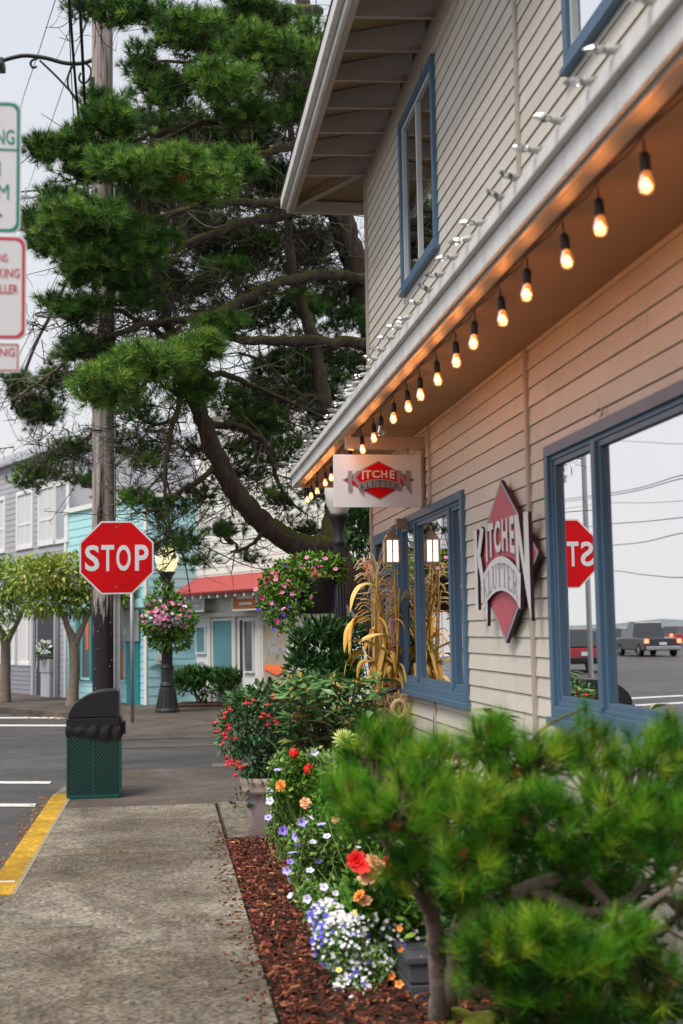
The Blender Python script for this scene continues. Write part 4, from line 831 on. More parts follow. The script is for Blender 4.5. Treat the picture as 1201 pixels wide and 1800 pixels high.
q = MB(); q.box((x1 - .028, y0 + .003, .77), (x1 - .008, y0 + .009, 1.0)); q.tube([(x1 - .07, y0 + .009, 1.0), (x1 - .07, y0 + .004, 1.0)], .008, 8); q.box((x1 + .010, y0 + .08, .60), (x1 + .045, y0 + .3, .72)); q.build('hinge', 'black_iron', tc_)

# parking signs close to the camera, cut by the picture's left edge
BN = lambda X, z: basis((X, 4.5, z), (1, 0, 0), (0, -1, 0))
def rrect(w, h, r, n=6):
    pts = []
    for cx, cz, a0 in ((w - r, h - r, 0), (r, h - r, PI / 2), (r, r, PI), (w - r, r, 1.5 * PI)):
        for k in range(n): a = a0 + k * PI / 2 / (n - 1); pts.append((cx + r * math.cos(a), cz + r * math.sin(a)))
    return pts
def road_plate(name, label, right_top, right_bot, wid, col, words, edge=.010, extra=None, rr=.03):
    a, b = atY(*right_top, 4.5), atY(*right_bot, 4.5); h = a[2] - b[2]; X = a[0] - wid
    r = thing(name, (X + wid / 2, 4.52, b[2]), label, 'parking sign', 'parking signs on the near post'); Bp = basis((X, 4.5, b[2]), (1, 0, 0), (0, -1, 0))
    q = MB(); q.prism(rrect(wid, h, rr), 0, .003, Bp); q.build('plate', 'sign_white', r)
    q = MB(); o_ = [(x * (wid - .010) / wid + .005, z * (h - .010) / h + .005) for x, z in rrect(wid, h, rr)]; i_ = [(x * (wid - .010 - 2 * edge) / wid + .005 + edge, z * (h - .010 - 2 * edge) / h + .005 + edge) for x, z in rrect(wid, h, rr)]
    k = len(o_); v = [(x, .0042, z) for x, z in o_ + i_]; q.add(Bp(np.array(v)), [(i, (i + 1) % k, k + (i + 1) % k, k + i) for i in range(k)]); q.build('border', col, r)
    q = MB()
    for w_, xr, yt, yb, wd in words:
        t_, b2 = atY(xr, yt, 4.5), atY(xr, yb, 4.5); letters(q, w_, t_[0] - wd - X, t_[0] - X, b2[2] - b[2], t_[2] - b[2], .0045, Bp, off=0.0 if 'M' in w_ else .01)
    if extra: extra(q, Bp, X, b[2])
    q.build('lettering', col, r); return r
def ex_green(q, Bp, X, zb):
    z = atY(20, 264, 4.5)[2] - zb; q.quad(Bp(np.array([(.01, .0046, z - .0035), (.292, .0046, z - .0035), (.292, .0046, z + .0035), (.01, .0046, z + .0035)])))
    t_ = atY(6, 379, 4.5); u = t_[0] - X; z = t_[2] - zb; q.add(Bp(np.array([(u - .2, .0045, z - .006), (u - .035, .0045, z - .006), (u - .035, .0045, z - .018), (u, .0045, z), (u - .035, .0045, z + .018), (u - .035, .0045, z + .006), (u - .2, .0045, z + .006)])), [(0, 1, 2, 3, 4, 5, 6)])
road_plate('parking_sign', 'green and white parking sign with an arrow, topmost on its post', (38, 180), (38, 411), .305, 'sign_green', [('2 HR', 1, 195, 217, .11), ('PARKING', 26, 229, 255, .19), ('8 AM', 1, 284, 310, .12), ('TO 6 PM', 16, 324, 352, .22)], extra=ex_green)
road_plate('parking_sign', 'red and white parking sign in three lines of writing, middle of its post', (47, 416), (46, 598), .305, 'sign_darkred', [('LONG', 14, 447, 461, .06), ('PARKING', 35, 473, 489, .13), ('TALLER', 32, 501, 517, .10)])
road_plate('parking_sign', 'small red and white sign plate, lowest on its post', (35, 603), (34, 655), .28, 'sign_darkred', [('TOWING', 27, 612, 627, .16)], edge=.004, rr=.004)
q = MB(); q.box((-.70, 4.512, 0), (-.65, 4.55, 3.6)); tag(q.build('sign_post', 'galvanised'), 'galvanised post carrying the three parking signs', 'post')

# lamp posts
def lamp_post(org, H, label, rad, glow, name='street_lamp'):
    """H height of globe bottom"""
    x, y = org; r = thing(name, (x, y, 0), label, 'street lamp', 'globe street lamps'); q = MB(); R = rad
    q.lathe([(0, 0), (R * 2.5, 0), (R * 2.5, .05), (R * 2.1, .09), (R * 1.9, .20), (R * 1.55, .42), (R * 1.4, .5), (R * 1.55, .53), (R * 1.4, .57), (R * 1.25, .6), (R * 1.25, .86), (R * 1.45, .88), (R * 1.3, .92), (R * 1.05, .95)], (x, y, 0), 24)
    q.build('base', 'black_iron', r, smooth=False)
    q = MB()
    for k in range(14): a = k * 2 * PI / 14; q.tube([(x + R * 2.15 * math.cos(a), y + R * 2.15 * math.sin(a), .08), (x + R * 1.45 * math.cos(a), y + R * 1.45 * math.sin(a), .46)], .016, 4)
    for k in range(12): a = k * 2 * PI / 12; q.tube([(x + R * math.cos(a), y + R * math.sin(a), .95), (x + R * .78 * math.cos(a), y + R * .78 * math.sin(a), H - .35)], .012, 4)
    q.lathe([(R * .98, .9), (R * .76, H - .35)], (x, y, 0), 20); q.build('fluted_post', 'black_iron', r)
    q = MB(); q.lathe([(R * .76, H - .36), (R * 1.1, H - .33), (R * 1.1, H - .30), (R * .8, H - .26), (R * .95, H - .15), (R * 1.45, H - .06), (R * 1.75, H - .03), (R * 1.75, H), (0, H)], (x, y, 0), 24); q.build('collar', 'black_iron', r, smooth=True)
    q = MB(); q.lathe([(R * 1.35, H), (R * 2.0, H + .10), (R * 2.35, H + .24), (R * 2.2, H + .36), (R * 1.5, H + .46), (R * .6, H + .52), (R * .3, H + .58), (0, H + .62)], (x, y, 0), 24); q.build('globe', glow, r, smooth=True)
    return r
lamp_post((0.03, 26.0), 2.80, 'black street lamp with a glowing globe and flower ball before the teal shop', .098, 'globe_warm')
lamp_post((1.88, 13.8), 2.84, 'black street lamp with a white globe half hidden behind the hanging sign', .066, 'globe_white')
sp_ = thing('sign_pole', (-.56, 23.3, 0), 'slim galvanised pole right of the stop sign post', 'pole')
q = MB(); q.tube([(-.585, 23.3, -.01), (-.60, 23.3, 2.9)], .032, 10); q.build('pole', 'galvanised', sp_, smooth=True)
q = MB(); q.tube([(-.60, 23.3, 2.9), (-.60, 23.3, 2.93)], .036, 10); q.build('cap', 'galvanised', sp_)

# ================================================================== BUILDINGS ACROSS THE STREET
AN = math.radians(26); DU = (-math.sin(AN), math.cos(AN), 0); DN = (-math.cos(AN), -math.sin(AN), 0)
T0 = np.array([-.39, 28.8, 0]); BF = basis(T0, DU, DN)       # u away from camera along the facade, n towards the street
def s_at(px, org=T0):
    k = ray(px, 1110); k = k[0] / k[1]; return (k * org[1] - org[0]) / (DU[0] - k * DU[1])
def z_at(px, py, s, org=T0): return atY(px, py, org[1] + DU[1] * s)[2]
def opening(parent, Bf, u0, u1, z0, z1, fw, frame, pane, name='window', bars=(), mid=None, n0=.0, cas=.05):
    q = MB(); ring(q, Bf, u0 - fw, u1 + fw, z0 - fw, z1 + fw, fw, n0 + .002, n0 + cas)
    if mid: q.box((u0, n0 - .01, mid - .03), (u1, n0 + .03, mid + .03), 0, Bf)
    for b in bars: q.box((b - .02, n0 - .01, z0), (b + .02, n0 + .028, z1), 0, Bf)
    w_ = q.build(name, frame, parent); q = MB(); q.quad(Bf(np.array([(u0, n0 + .016, z0), (u1, n0 + .016, z0), (u1, n0 + .016, z1), (u0, n0 + .016, z1)]))); q.build('pane', pane, w_); return w_
# --- grey building
s0, s1 = 4.84, 22.0; gb = thing('grey_building', T0 + np.array(DU) * 9, 'two storey lavender grey clapboard building with white sash windows at the street corner', 'building')
GB = -.15
q = MB(); siding(q, BF, [(s0 + .001, s1, 3.25, 6.35)], .155); siding(q, BF, [(s0 + .001, s1, GB, 3.25)], .155); q.build('wall', 'grey_siding', gb)
q = MB(); q.box((s0 + .002, -8, GB), (s1, -.03, 6.3), 0, BF); q.build('core', 'grey_siding', gb)
q = MB(); q.box((s0 - .02, -8, 6.35), (s1, .16, 6.50), 0, BF); q.box((s0 - .02, -8, 6.50), (s1, .10, 6.62), 0, BF); q.build('roof', 'lavender', gb)
for c_, hw in ((s_at(84), .53), (s_at(44), .53), (s_at(-4), .55), (s_at(-44), .55)):
    z1_ = 5.42; z0_ = 4.02; opening(gb, BF, c_ - hw, c_ + hw, z0_, z1_, .11, 'white_paint', 'net_curtain', bars=(c_,), mid=(z0_ + z1_) / 2 - .12)
c_ = s_at(117); opening(gb, BF, s_at(122) + .12, s_at(122) + .9, 4.0, 5.4, .1, 'white_paint', 'pane_sky', name='window')
q = MB(); siding(q, BF, [(s_at(67), s_at(10), GB, .75)], .12); 
V_ = q.build('low_panel', 'grey_low', gb); V_.location = Vector(DN) * .03
opening(gb, BF, s_at(56.5), s_at(37.5), .85, 2.35, .09, 'white_paint', 'net_curtain', bars=(s_at(48),))
opening(gb, BF, s_at(38) + .5, s_at(0), .85, 2.35, .09, 'white_paint', 'net_curtain', bars=(s_at(20),))
q = MB(); q.box((s_at(104), -.25, GB), (s_at(68), .035, 2.12), 0, BF); q.build('door', 'door_dark', gb)
q = MB(); ring(q, BF, s_at(104) - .08, s_at(67) + .25, GB, 2.42, .14, .036, .10, wt=.22, wb=.001); q.box((s_at(106), .036, 0), (s_at(103.5), .14, 2.2), 0, BF); q.build('door_frame', 'grey_siding', gb)
q = MB(); q.box((s_at(57), .04, .9), (s_at(55), .12, 2.6), 0, BF); q.build('downpipe', 'white_paint', gb)
pb = thing('planter_box', T0 + np.array(DU) * 5.3 + np.array(DN) * .6, 'grey box planter with white flowers by the dark doorway', 'planter')
q = MB(); q.box((s_at(103), .05, .62), (s_at(86), .24, .95), 0, BF); q.box((s_at(102.5), .06, GB), (s_at(86.5), .22, .62), 0, BF); q.build('box', 'grey_siding', pb, off=tuple(pb['_org']))
q = MB(); cc = BF(np.array([[(s_at(94)), .2, 1.14]]))[0]; p_, d_ = in_ell(160, cc, (.22, .22, .2)); q.cloud(*T_LEAF, p_, d_ + [0, 0, .4], .12, rng.random(160)); q.build('foliage', 'leaf_dark', pb)
q = MB(); p_, d_ = in_ell(90, cc + [0, -.08, .12], (.2, .2, .14)); q.cloud(*T_LEAF, p_, d_ + [0, 0, .4], .09, rng.random(90)); tag(q.build('blossoms', 'petal_white', pb), kind='stuff')
# --- teal building
tb = thing('teal_building', T0 + np.array(DU) * 2.4, 'single storey bright teal clapboard shop with dark teal door across the street', 'building')
B2 = basis(T0, (math.cos(AN), math.sin(AN), 0), (math.sin(AN), -math.cos(AN), 0))     # its right hand return wall
ZT = 4.62
q = MB(); siding(q, BF, [(0, s0, 2.35, ZT)], .20); siding(q, BF, [(0, s0, -.1, 2.35)], .16); siding(q, B2, [(0, 2.4, -.1, ZT + .1)], .20); q.build('wall', 'teal_siding', tb)
q = MB(); q.box((.02, -6, -.1), (s0 - .01, -.02, ZT - .02), 0, BF); q.build('core', 'teal_siding', tb)
q = MB(); q.box((-.03, -6, ZT), (s0 + .0, .07, ZT + .12), 0, BF); q.box((s0 - .14, .012, -.1), (s0 - .001, .04, ZT), 0, BF); q.box((0, .012, -.1), (.12, .04, ZT), 0, BF); q.build('trim', 'white_paint', tb)
for a, b, pane in ((137, 143, 'pane_teal'), (147, 163, 'pane_dark'), (212.5, 222, 'pane_dark'), (171, 200, 'pane_teal')):
    u0, u1 = sorted((s_at(a), s_at(b))); opening(tb, BF, u0, u1, .52, 2.15, .05, 'teal_trim', pane, n0=.01)
for a in (139.5, 156, 219): q = MB(); u = s_at(a); q.box((u - .07, .03, .58 if a != 156 else 1.2), (u + .07, .034, 1.15 if a != 156 else 2.0), 0, BF); q.build('poster', 'orange_cloth', tb)
q = MB()
for a, b in ((163.5, 166.5), (144, 146)): q.box((s_at(b), .04, .45), (s_at(a), .09, 2.2), 0, BF)
q.build('post', 'teal_dark', tb)
q = MB(); q.box((s_at(247), .012, -.1), (s_at(226), .05, 1.40), 0, BF); q.build('door', 'teal_dark', tb)
q = MB(); q.box((s_at(248.5), .052, 1.40), (s_at(222), .09, 2.1), 0, BF); q.build('notice_panel', 'panel_grey', tb)
q = MB(); q.box((s_at(229), .092, 1.55), (s_at(224.5), .10, 1.7), 0, BF); q.build('notice', 'teal_trim', tb)
q = MB(); q.box((.0, .012, 2.15), (s0, .10, 2.35), 0, BF); q.build('ledge', 'teal_trim', tb)
q = MB(); c = B2(np.array([[.28, .1, 1.05]]))[0]; q.box(c - [.13, .1, .16], c + [.13, .08, .1]); q.tube([c + [0, -.1, .0], c + [0, -.14, .0]], .085, 14); q.build('meter', 'panel_grey', tb)
q = MB(); q.box((.05, .013, .85), (1.2, .03, .92), 0, B2); q.box((.7, .013, 1.35), (.95, .06, 1.62), 0, B2); q.build('conduit', 'teal_trim', tb)
# --- cream building with the red awning
W0 = np.array([.70, 29.36, 0]); NU = tuple(-v for v in DU); BC = basis(W0, NU, DN)     # u comes towards the camera
def u_at(px): return -s_at(px, W0)
def zc(px, py): return atY(px, py, W0[1] - DU[1] * u_at(px))[2]
cb = thing('cream_building', W0 + np.array(NU) * 3, 'tall cream clapboard shop with a sloping red awning roof and white framed windows', 'building')
ZC = 6.35; U9 = 12.5
holes = []
q = MB(); siding(q, BC, [(0, U9, 2.2, ZC), (0, U9, -.1, 2.2)], .15); q.build('wall', 'cream_siding', cb)
q = MB(); q.box((.02, -8, -.1), (U9 - .02, -.02, ZC - .03), 0, BC); q.build('core', 'cream_siding', cb)
q = MB(); q.box((-.05, -8, ZC), (U9, .12, ZC + .14), 0, BC); q.build('cornice', 'cream_trim', cb)
ZA1, ZA0, PR = zc(345, 1016), atY(330, 1044, 28.9)[2], .62
q = MB(); q.add(BC(np.array([(-.02, .012, ZA1), (U9, .012, ZA1), (U9, PR, ZA0), (-.45, PR, ZA0), (-.45, PR - .02, ZA0 - .05), (U9, PR - .02, ZA0 - .05), (-.02, .012, ZA1 - .06), (U9, .012, ZA1 - .06)])), [(0, 1, 2, 3), (3, 2, 5, 4), (4, 5, 7, 6), (0, 3, 4, 6)]); q.build('awning', 'awning_red', cb)
q = MB()
for k in range(16): u = .5 + k * .38; q.box((u, .03, ZA0 - .13), (u + .07, PR - .05, ZA0 - .06), 0, BC)
q.build('bracket', 'cream_trim', cb)
q = MB(); q.box((0, .013, 1.90), (U9, .09, 2.0), 0, BC); q.box((0, .013, 2.22), (U9, .04, 2.3), 0, BC); q.build('frieze', 'cream_trim', cb)
def pil(a, b):
    q = MB(); q.box((u_at(a), .013, -.1), (u_at(b), .07, 1.90), 0, BC); q.build('post', 'cream_trim', cb)
for a, b in ((341, 345.5), (370, 374.5), (412.5, 418), (456, 464), (509, 513)): pil(a, b)
def cwin(a, b, yb, pane, name='window', z1=1.82, fw=.04): return opening(cb, BC, u_at(a), u_at(b), zc((a + b) / 2, yb), z1, fw, 'white_paint', pane, name=name, n0=.01)
q = MB(); q.box((u_at(346), .012, -.05), (u_at(370), .035, 1.78), 0, BC); q.build('door', 'white_paint', cb)
opening(cb, BC, u_at(350), u_at(365), zc(357, 1147), zc(357, 1103), .03, 'white_paint', 'pane_teal', n0=.036)
q = MB(); q.box((u_at(353.5), .037, zc(357, 1168)), (u_at(361), .045, zc(357, 1163)), 0, BC); q.build('letter_slot', 'panel_grey', cb)
cwin(378, 411.5, 1185, 'pane_teal')  # reflection of the teal shop painted into the pane colour
q = MB(); q.box((u_at(420), .012, -.05), (u_at(454), .03, 1.85), 0, BC); q.build('door', 'white_paint', cb)
opening(cb, BC, u_at(434), u_at(449), zc(441, 1180), zc(441, 1092), .03, 'white_paint', 'pane_dark', n0=.031)
q = MB(); q.box((u_at(424), .031, zc(425, 1190)), (u_at(429), .04, zc(425, 1090)), 0, BC); q.build('door_gap', 'door_dark', cb)
cwin(466, 508, 1200, 'pane_warm')
q = MB(); q.add(BC(np.array([(u_at(467), .03, zc(467, 1168)), (u_at(507), .03, zc(507, 1170)), (u_at(507), .05, zc(507, 1178)), (u_at(490), .06, zc(490, 1187)), (u_at(467), .05, zc(467, 1176))])), [(0, 4, 3, 2, 1)]); q.build('orange_banner', 'orange_cloth', cb)
q = MB()
for k in range(14): a = random.uniform(468, 505); u = u_at(a); z = zc(a, random.uniform(1118, 1165)); q.box((u - .06, .028, z - .06), (u + .06, .032, z + .06), 0, BC)
q.build('window_display', 'panel_grey', cb)
cwin(700, 780, 1180, 'pane_dark')
for nm, lab, xa, xb, ya, yb, mt, ink in (('shop_sign', 'weathered grey sign board in a white frame under the left end of the red awning', 334, 371, 1044, 1076, 'panel_grey', 'white_paint'), ('shop_sign', 'orange brown sign board in a white frame under the red awning beside the flower basket', 422, 466, 1036, 1073, 'wood_sign', 'white_paint')):
    ua, ub = u_at(xa + 13), u_at(xb + 13); um = (ua + ub) / 2; YY = W0[1] - DU[1] * um; za, zb_ = atY(xa, ya, YY - .5)[2], atY(xa, yb, YY - .5)[2]; o3 = BC(np.array([[um, .35, zb_]]))[0]
    sg = thing(nm, o3, lab, 'sign', 'signs under the red awning'); Bg = basis(BC(np.array([[ua, .35, 0]]))[0], NU, DN); wd = ub - ua
    q = MB(); q.box((.03, -.01, zb_ + .03), (wd - .03, .01, za - .03), 0, Bg); q.build('board', mt, sg)
    q = MB(); ring(q, Bg, 0, wd, zb_, za, .035, -.02, .02); q.build('frame', 'white_paint', sg)
    q = MB(); h_ = za - zb_; q.box((.22 * wd, .011, zb_ + .58 * h_), (.86 * wd, .014, zb_ + .74 * h_), 0, Bg); q.box((.3 * wd, .011, zb_ + .28 * h_), (.8 * wd, .014, zb_ + .40 * h_), 0, Bg); q.build('lettering_band', ink if mt == 'wood_sign' else 'cream_trim', sg)
# far pale blocks seen over the roofs
fb = thing('pale_block', (-1.6, 41, 0), 'pale lavender building behind the teal shop, seen through the pine', 'building')
q = MB(); a, b = atY(215, 1100, 41), atY(350, 1100, 41); q.box((a[0], 41, 0), (b[0], 48, atY(280, 755, 41)[2])); q.build('wall', 'lavender', fb)
q = MB(); q.box((a[0] + .9, 40.97, 5.3), (a[0] + 1.5, 40.99, 6.6)); q.build('window', 'pane_sky', fb)
fb2 = thing('white_rear_building', (-4, 38, 0), 'white framed windows of a building standing behind the teal roof', 'building')
a, b = atY(104, 1100, 38), atY(215, 1100, 38); q = MB(); q.box((a[0], 38, 0), (b[0], 44, atY(150, 868, 38)[2])); q.build('wall', 'white_paint', fb2)
for c_, mm in ((118, 'pane_warm'), (134, 'lavender'), (157, 'lavender'), (190, 'lavender')): a = atY(c_, 895, 37.97); q = MB(); q.box((a[0] - .16, 37.95, a[2] - .3), (a[0] + .16, 37.99, a[2] + .28)); q.build('window', mm, fb2)

# ================================================================== CARS (mirrored in the shop window)
def car(name, label, paint, loc, yaw, L=4.6, Wd=1.85, Hh=1.5, kind='suv', lit=True):
    r = bpy.data.objects.new(name, None); COL.objects.link(r); r['_org'] = (0, 0, 0); tag(r, label, name.split('_')[-1], 'cars on the street')
    h = Wd / 2; low = .32
    if kind == 'pickup': body = [(-L / 2, low), (-L / 2, .98), (-L * .06, 1.02), (L * .24, 1.02), (L / 2 - .15, .92), (L / 2, .6), (L / 2, low)]; cab = [(-.45, 1.0), (-.3, Hh), (.75, Hh), (1.35, 1.0)]
    elif kind == 'sedan': body = [(-L / 2, low), (-L / 2 + .05, .85), (-L * .3, .95), (L * .22, .92), (L / 2 - .1, .72), (L / 2, low)]; cab = [(-1.5, .92), (-.9, Hh), (.35, Hh), (1.1, .9)]
    else: body = [(-L / 2, low), (-L / 2 + .02, .9), (-L * .4, 1.0), (L * .22, .98), (L / 2 - .12, .8), (L / 2, low)]; cab = [(-2.1, .95), (-1.85, Hh), (.3, Hh), (1.0, .95)]
    Bc = basis((0, 0, 0), (0, 1, 0), (1, 0, 0))
    q = MB(); q.prism(body, -h, h, Bc); bo = q.build('body', paint, r, bevel=.06)
    q = MB(); k = len(cab); v = [(-h * .92 if z < 1.1 else -h * .74, y, z) for y, z in cab] + [(h * .92 if z < 1.1 else h * .74, y, z) for y, z in cab]
    q.add(v, [(0, 1, 2, 3)[::1], (7, 6, 5, 4), (0, 4, 5, 1), (1, 5, 6, 2), (2, 6, 7, 3)]); q.build('cabin', 'car_glass', r, bevel=.03)
    q = MB(); q.box((-h * .74, cab[1][0] + .02, Hh - .02), (h * .74, cab[2][0] - .02, Hh + .03)); q.build('roof', paint, r, bevel=.02)
    for sx in (-1, 1):
        for y in (-L * .31, L * .31):
            q = MB(); q.tube([(sx * (h - .2), y, .34), (sx * (h + .01), y, .34)], .34, 18); wl_ = q.build('wheel', 'tyre', r); q = MB(); q.tube([(sx * (h + .011), y, .34), (sx * (h + .02), y, .34)], .2, 14); q.build('rim', 'galvanised', wl_)
        q = MB(); q.box((sx * h - (.22 if sx > 0 else -.0), -L / 2 - .03, .72), (sx * h + (.0 if sx > 0 else .22), -L / 2 + .02, .93)); q.build('tail_light', 'taillight' if lit else 'petal_red', r)
    q = MB(); q.box((-h * .95, -L / 2 - .08, .36), (h * .95, -L / 2 - .0, .55)); q.build('bumper', 'black_plastic' if kind != 'pickup' else 'galvanised', r, bevel=.02)
    q = MB(); q.box((-.2, -L / 2 - .035, .62), (.2, -L / 2 - .005, .76)); q.build('number_plate', 'sign_white', r)
    r.location = loc; r.rotation_euler = (0, 0, yaw); return r
def mirror_pt(px, py, Y, z=-.12):     # real place of something seen mirrored in the big window at px
    k = ray(px, py); k = k[0] / k[1]; return (2 * (XW + .045) - k * Y, Y, z)
car('dark_pickup', 'dark pickup truck with glowing tail lights mirrored in the big shop window', 'car_dark', mirror_pt(1139, 1140, 68), .05, 5.4, 2.0, 1.85, 'pickup')
car('silver_sedan', 'pale silver car parked left of the dark pickup in the window reflection', 'car_silver', mirror_pt(1086, 1140, 76), .7, kind='sedan', lit=False)
car('silver_hatchback', 'small silver car half hidden by the dark pickup in the window reflection', 'car_silver', mirror_pt(1108, 1138, 90), .3, kind='suv', lit=False)
car('red_hatchback', 'dark red car with a lit tail light mirrored in the narrow window pane', 'car_red', mirror_pt(1014, 1165, 47), .12, 4.3, 1.8, 1.55, 'suv')
car('red_sedan', 'red car at the right edge of the window reflection', 'car_red', mirror_pt(1192, 1140, 100), .9, kind='sedan')
q = MB(); p1 = mirror_pt(1036, 1000, 40); q.tube([(p1[0], 40, -.12), (p1[0], 40, 7.2)], .09, 8); q.tube([(p1[0], 40, 7.0), (p1[0] + .9, 40, 7.3)], .05, 6); q.box((p1[0] + .5, 39.8, 7.2), (p1[0] + 1.1, 40.2, 7.35))
tag(q.build('street_light', 'galvanised'), 'grey street light pole seen in the window reflection', 'street lamp')
def mirror_at(px, py, Y): p = atY(px, py, Y); return np.array([2 * (XW + .014) - p[0], p[1], p[2]])
for k, (la, pa, pb_, pc) in enumerate((('paired upper', 868, 856, 834), ('paired lower', 872, 860, 840), ('faint upper', 885, 884, 880), ('middle', 922, 917, 909), ('rising lower', 960, 953, 936), ('level lower', 1004, 1010, 1015), ('faint top', 776, 777, 780))):
    q = MB(); q.tube(spline([mirror_at(960, pa + 14, 80), mirror_at(1065, pa, 62), mirror_at(1130, pb_, 52), mirror_at(1205, pc, 44), mirror_at(1330, pc - 14, 36)], 6), .022 if 'faint' not in la else .013, 4)
    tag(q.build('roadside_wire', 'galvanised'), la + ' overhead wire in the sky of the window reflection', 'cable', 'wires over the road')

# ================================================================== THE BIG PINE
def lift(pts, Y=None):
    """(px,py,Y,r) rows -> world rows (x,y,z,r)"""
    return np.array([[*atY(p[0], p[1], p[2]), p[3]] for p in pts])
pine = thing('pine_tree', (2.75, 15.6, 0), 'large gnarled shore pine with mossy sweeping limb spreading over the corner behind the shop', 'tree', 'pine trees')
tk = MB(); br = MB(); tw = MB(); nd = MB()
def limb(mb, rows, n=8, m=6, wob=.02):
    S = spline(lift(rows), m); S[1:-1, :3] += rng.normal(size=(len(S) - 2, 3)) * wob * np.minimum(1, S[1:-1, 3:4] * 12 + .3); mb.tube(S[:, :3], S[:, 3], n); return S
trunks = [[(710, 1300, 15.6, .30), (690, 1200, 15.6, .25), (655, 1085, 15.6, .20), (620, 1020, 15.6, .185), (585, 965, 15.6, .18), (590, 905, 15.7, .15), (603, 830, 15.9, .125), (600, 770, 16, .11), (572, 720, 16.1, .10), (562, 650, 16.2, .095), (545, 580, 16.3, .085), (520, 500, 16.4, .075), (505, 400, 16.4, .06), (520, 300, 16.5, .05), (500, 180, 16.6, .04), (470, 40, 16.6, .03)],
          [(600, 960, 15.55, .13), (560, 962, 15.5, .15), (520, 955, 15.45, .145), (470, 925, 15.4, .135), (425, 878, 15.3, .125), (388, 822, 15.2, .115), (366, 765, 15.1, .105), (345, 705, 15.1, .095), (328, 650, 15.1, .08), (300, 590, 15.1, .07), (285, 520, 15.1, .055), (270, 430, 15.2, .04), (250, 340, 15.2, .03), (240, 240, 15.2, .02)],
          [(720, 900, 17.6, .28), (672, 640, 17.4, .22), (628, 480, 17.2, .19), (605, 400, 17.1, .175), (588, 330, 17, .16), (560, 230, 16.9, .14), (545, 150, 16.8, .12), (535, 30, 16.8, .10), (530, -120, 16.8, .08)]]
TS = [limb(tk, t_, 14, 6, .012) for t_ in trunks]
limbs = [[(670, 603, 16.8, .085), (600, 602, 16.4, .078), (520, 600, 16, .07), (450, 597, 15.6, .06), (390, 592, 15.1, .05), (330, 600, 14.6, .035), (280, 625, 14.2, .02)],
         [(640, 490, 17, .08), (560, 484, 16.5, .075), (500, 496, 16, .07), (440, 520, 15.6, .065), (390, 548, 15.3, .058), (340, 560, 15, .05), (270, 566, 14.7, .04), (195, 592, 14.6, .03), (130, 625, 15.8, .022), (70, 672, 17.4, .018), (20, 705, 18.4, .012)],
         [(560, 245, 16.8, .07), (520, 256, 16.3, .065), (470, 268, 15.8, .055), (430, 282, 15.4, .05), (360, 300, 14.8, .04), (290, 330, 14.3, .03), (220, 345, 14, .02)],
         [(600, 352, 17, .07), (500, 357, 16.2, .06), (420, 357, 15.6, .05), (350, 362, 15, .04), (270, 385, 14.5, .03), (180, 400, 14.3, .02), (90, 395, 14.3, .012)],
         [(605, 375, 17, .08), (560, 370, 16.6, .075), (500, 375, 16.2, .07), (430, 392, 15.8, .06), (370, 412, 15.4, .05), (300, 440, 15, .04), (220, 450, 14.6, .03), (150, 430, 14.4, .02)],
         [(560, 20, 16.8, .08), (500, 18, 16, .07), (440, 32, 15.4, .06), (370, 45, 15, .045), (290, 30, 15, .03), (200, 20, 15, .02), (140, 18, 15, .012)],
         [(545, 200, 16.8, .06), (470, 205, 16, .05), (380, 212, 15.4, .045), (290, 232, 15, .035), (200, 252, 14.8, .025), (120, 245, 14.7, .018), (65, 258, 14.7, .01)],
         [(550, 120, 16.8, .06), (500, 110, 16, .05), (440, 90, 15.2, .04), (380, 95, 14.8, .03), (330, 110, 14.6, .02)],
         [(300, 590, 15.1, .05), (318, 690, 14.9, .04), (300, 760, 14.7, .03), (290, 840, 14.6, .022), (298, 920, 14.6, .014), (325, 985, 14.6, .008)],
         [(300, 600, 15.1, .04), (250, 680, 15.8, .03), (190, 740, 17, .024), (120, 790, 18.2, .018), (50, 830, 18.8, .012)],
         [(362, 748, 15.1, .05), (415, 750, 15.3, .045), (455, 770, 15.4, .04), (478, 815, 15.4, .03), (500, 870, 15.4, .02), (540, 905, 15.3, .012)],
         [(330, 655, 15.1, .05), (400, 660, 15.3, .04), (470, 690, 15.6, .03), (540, 720, 15.8, .02)],
         [(385, 820, 15.2, .04), (340, 850, 15, .03), (290, 880, 14.9, .02), (230, 880, 14.8, .012)],
         [(565, 700, 16.1, .04), (520, 690, 15.9, .03), (470, 640, 15.7, .025), (420, 620, 15.5, .015)],
         [(470, 925, 15.4, .04), (440, 960, 15.2, .02), (405, 970, 15.1, .01)],
         [(300, 600, 15.0, .035), (240, 560, 14.7, .028), (170, 540, 14.5, .02), (110, 560, 14.4, .012)]]
LS = [limb(br, l_, 7, 6, .014) for l_ in limbs]
ALLP = np.concatenate([s_[:, :3] for s_ in LS + TS]); ALLT = np.concatenate([s_[:, :3] for s_ in LS])
def curve_to(a, b, r0, r1, sag=.12, m=6, mb=tw, n=4):
    a, b = np.asarray(a), np.asarray(b); L = np.linalg.norm(b - a); mid = (a + b) / 2 + rng.normal(size=3) * L * .12 + np.array([0, 0, -sag * L]); S = spline(np.array([a, mid, b]), m)
    mb.tube(S, np.linspace(r0, r1, len(S)), n, cap=False); return S
TUFT = tuft(44, .030, 5, 80, 1); TUFT2 = tuft(16, .05, 15, 80, 2)
allt = []
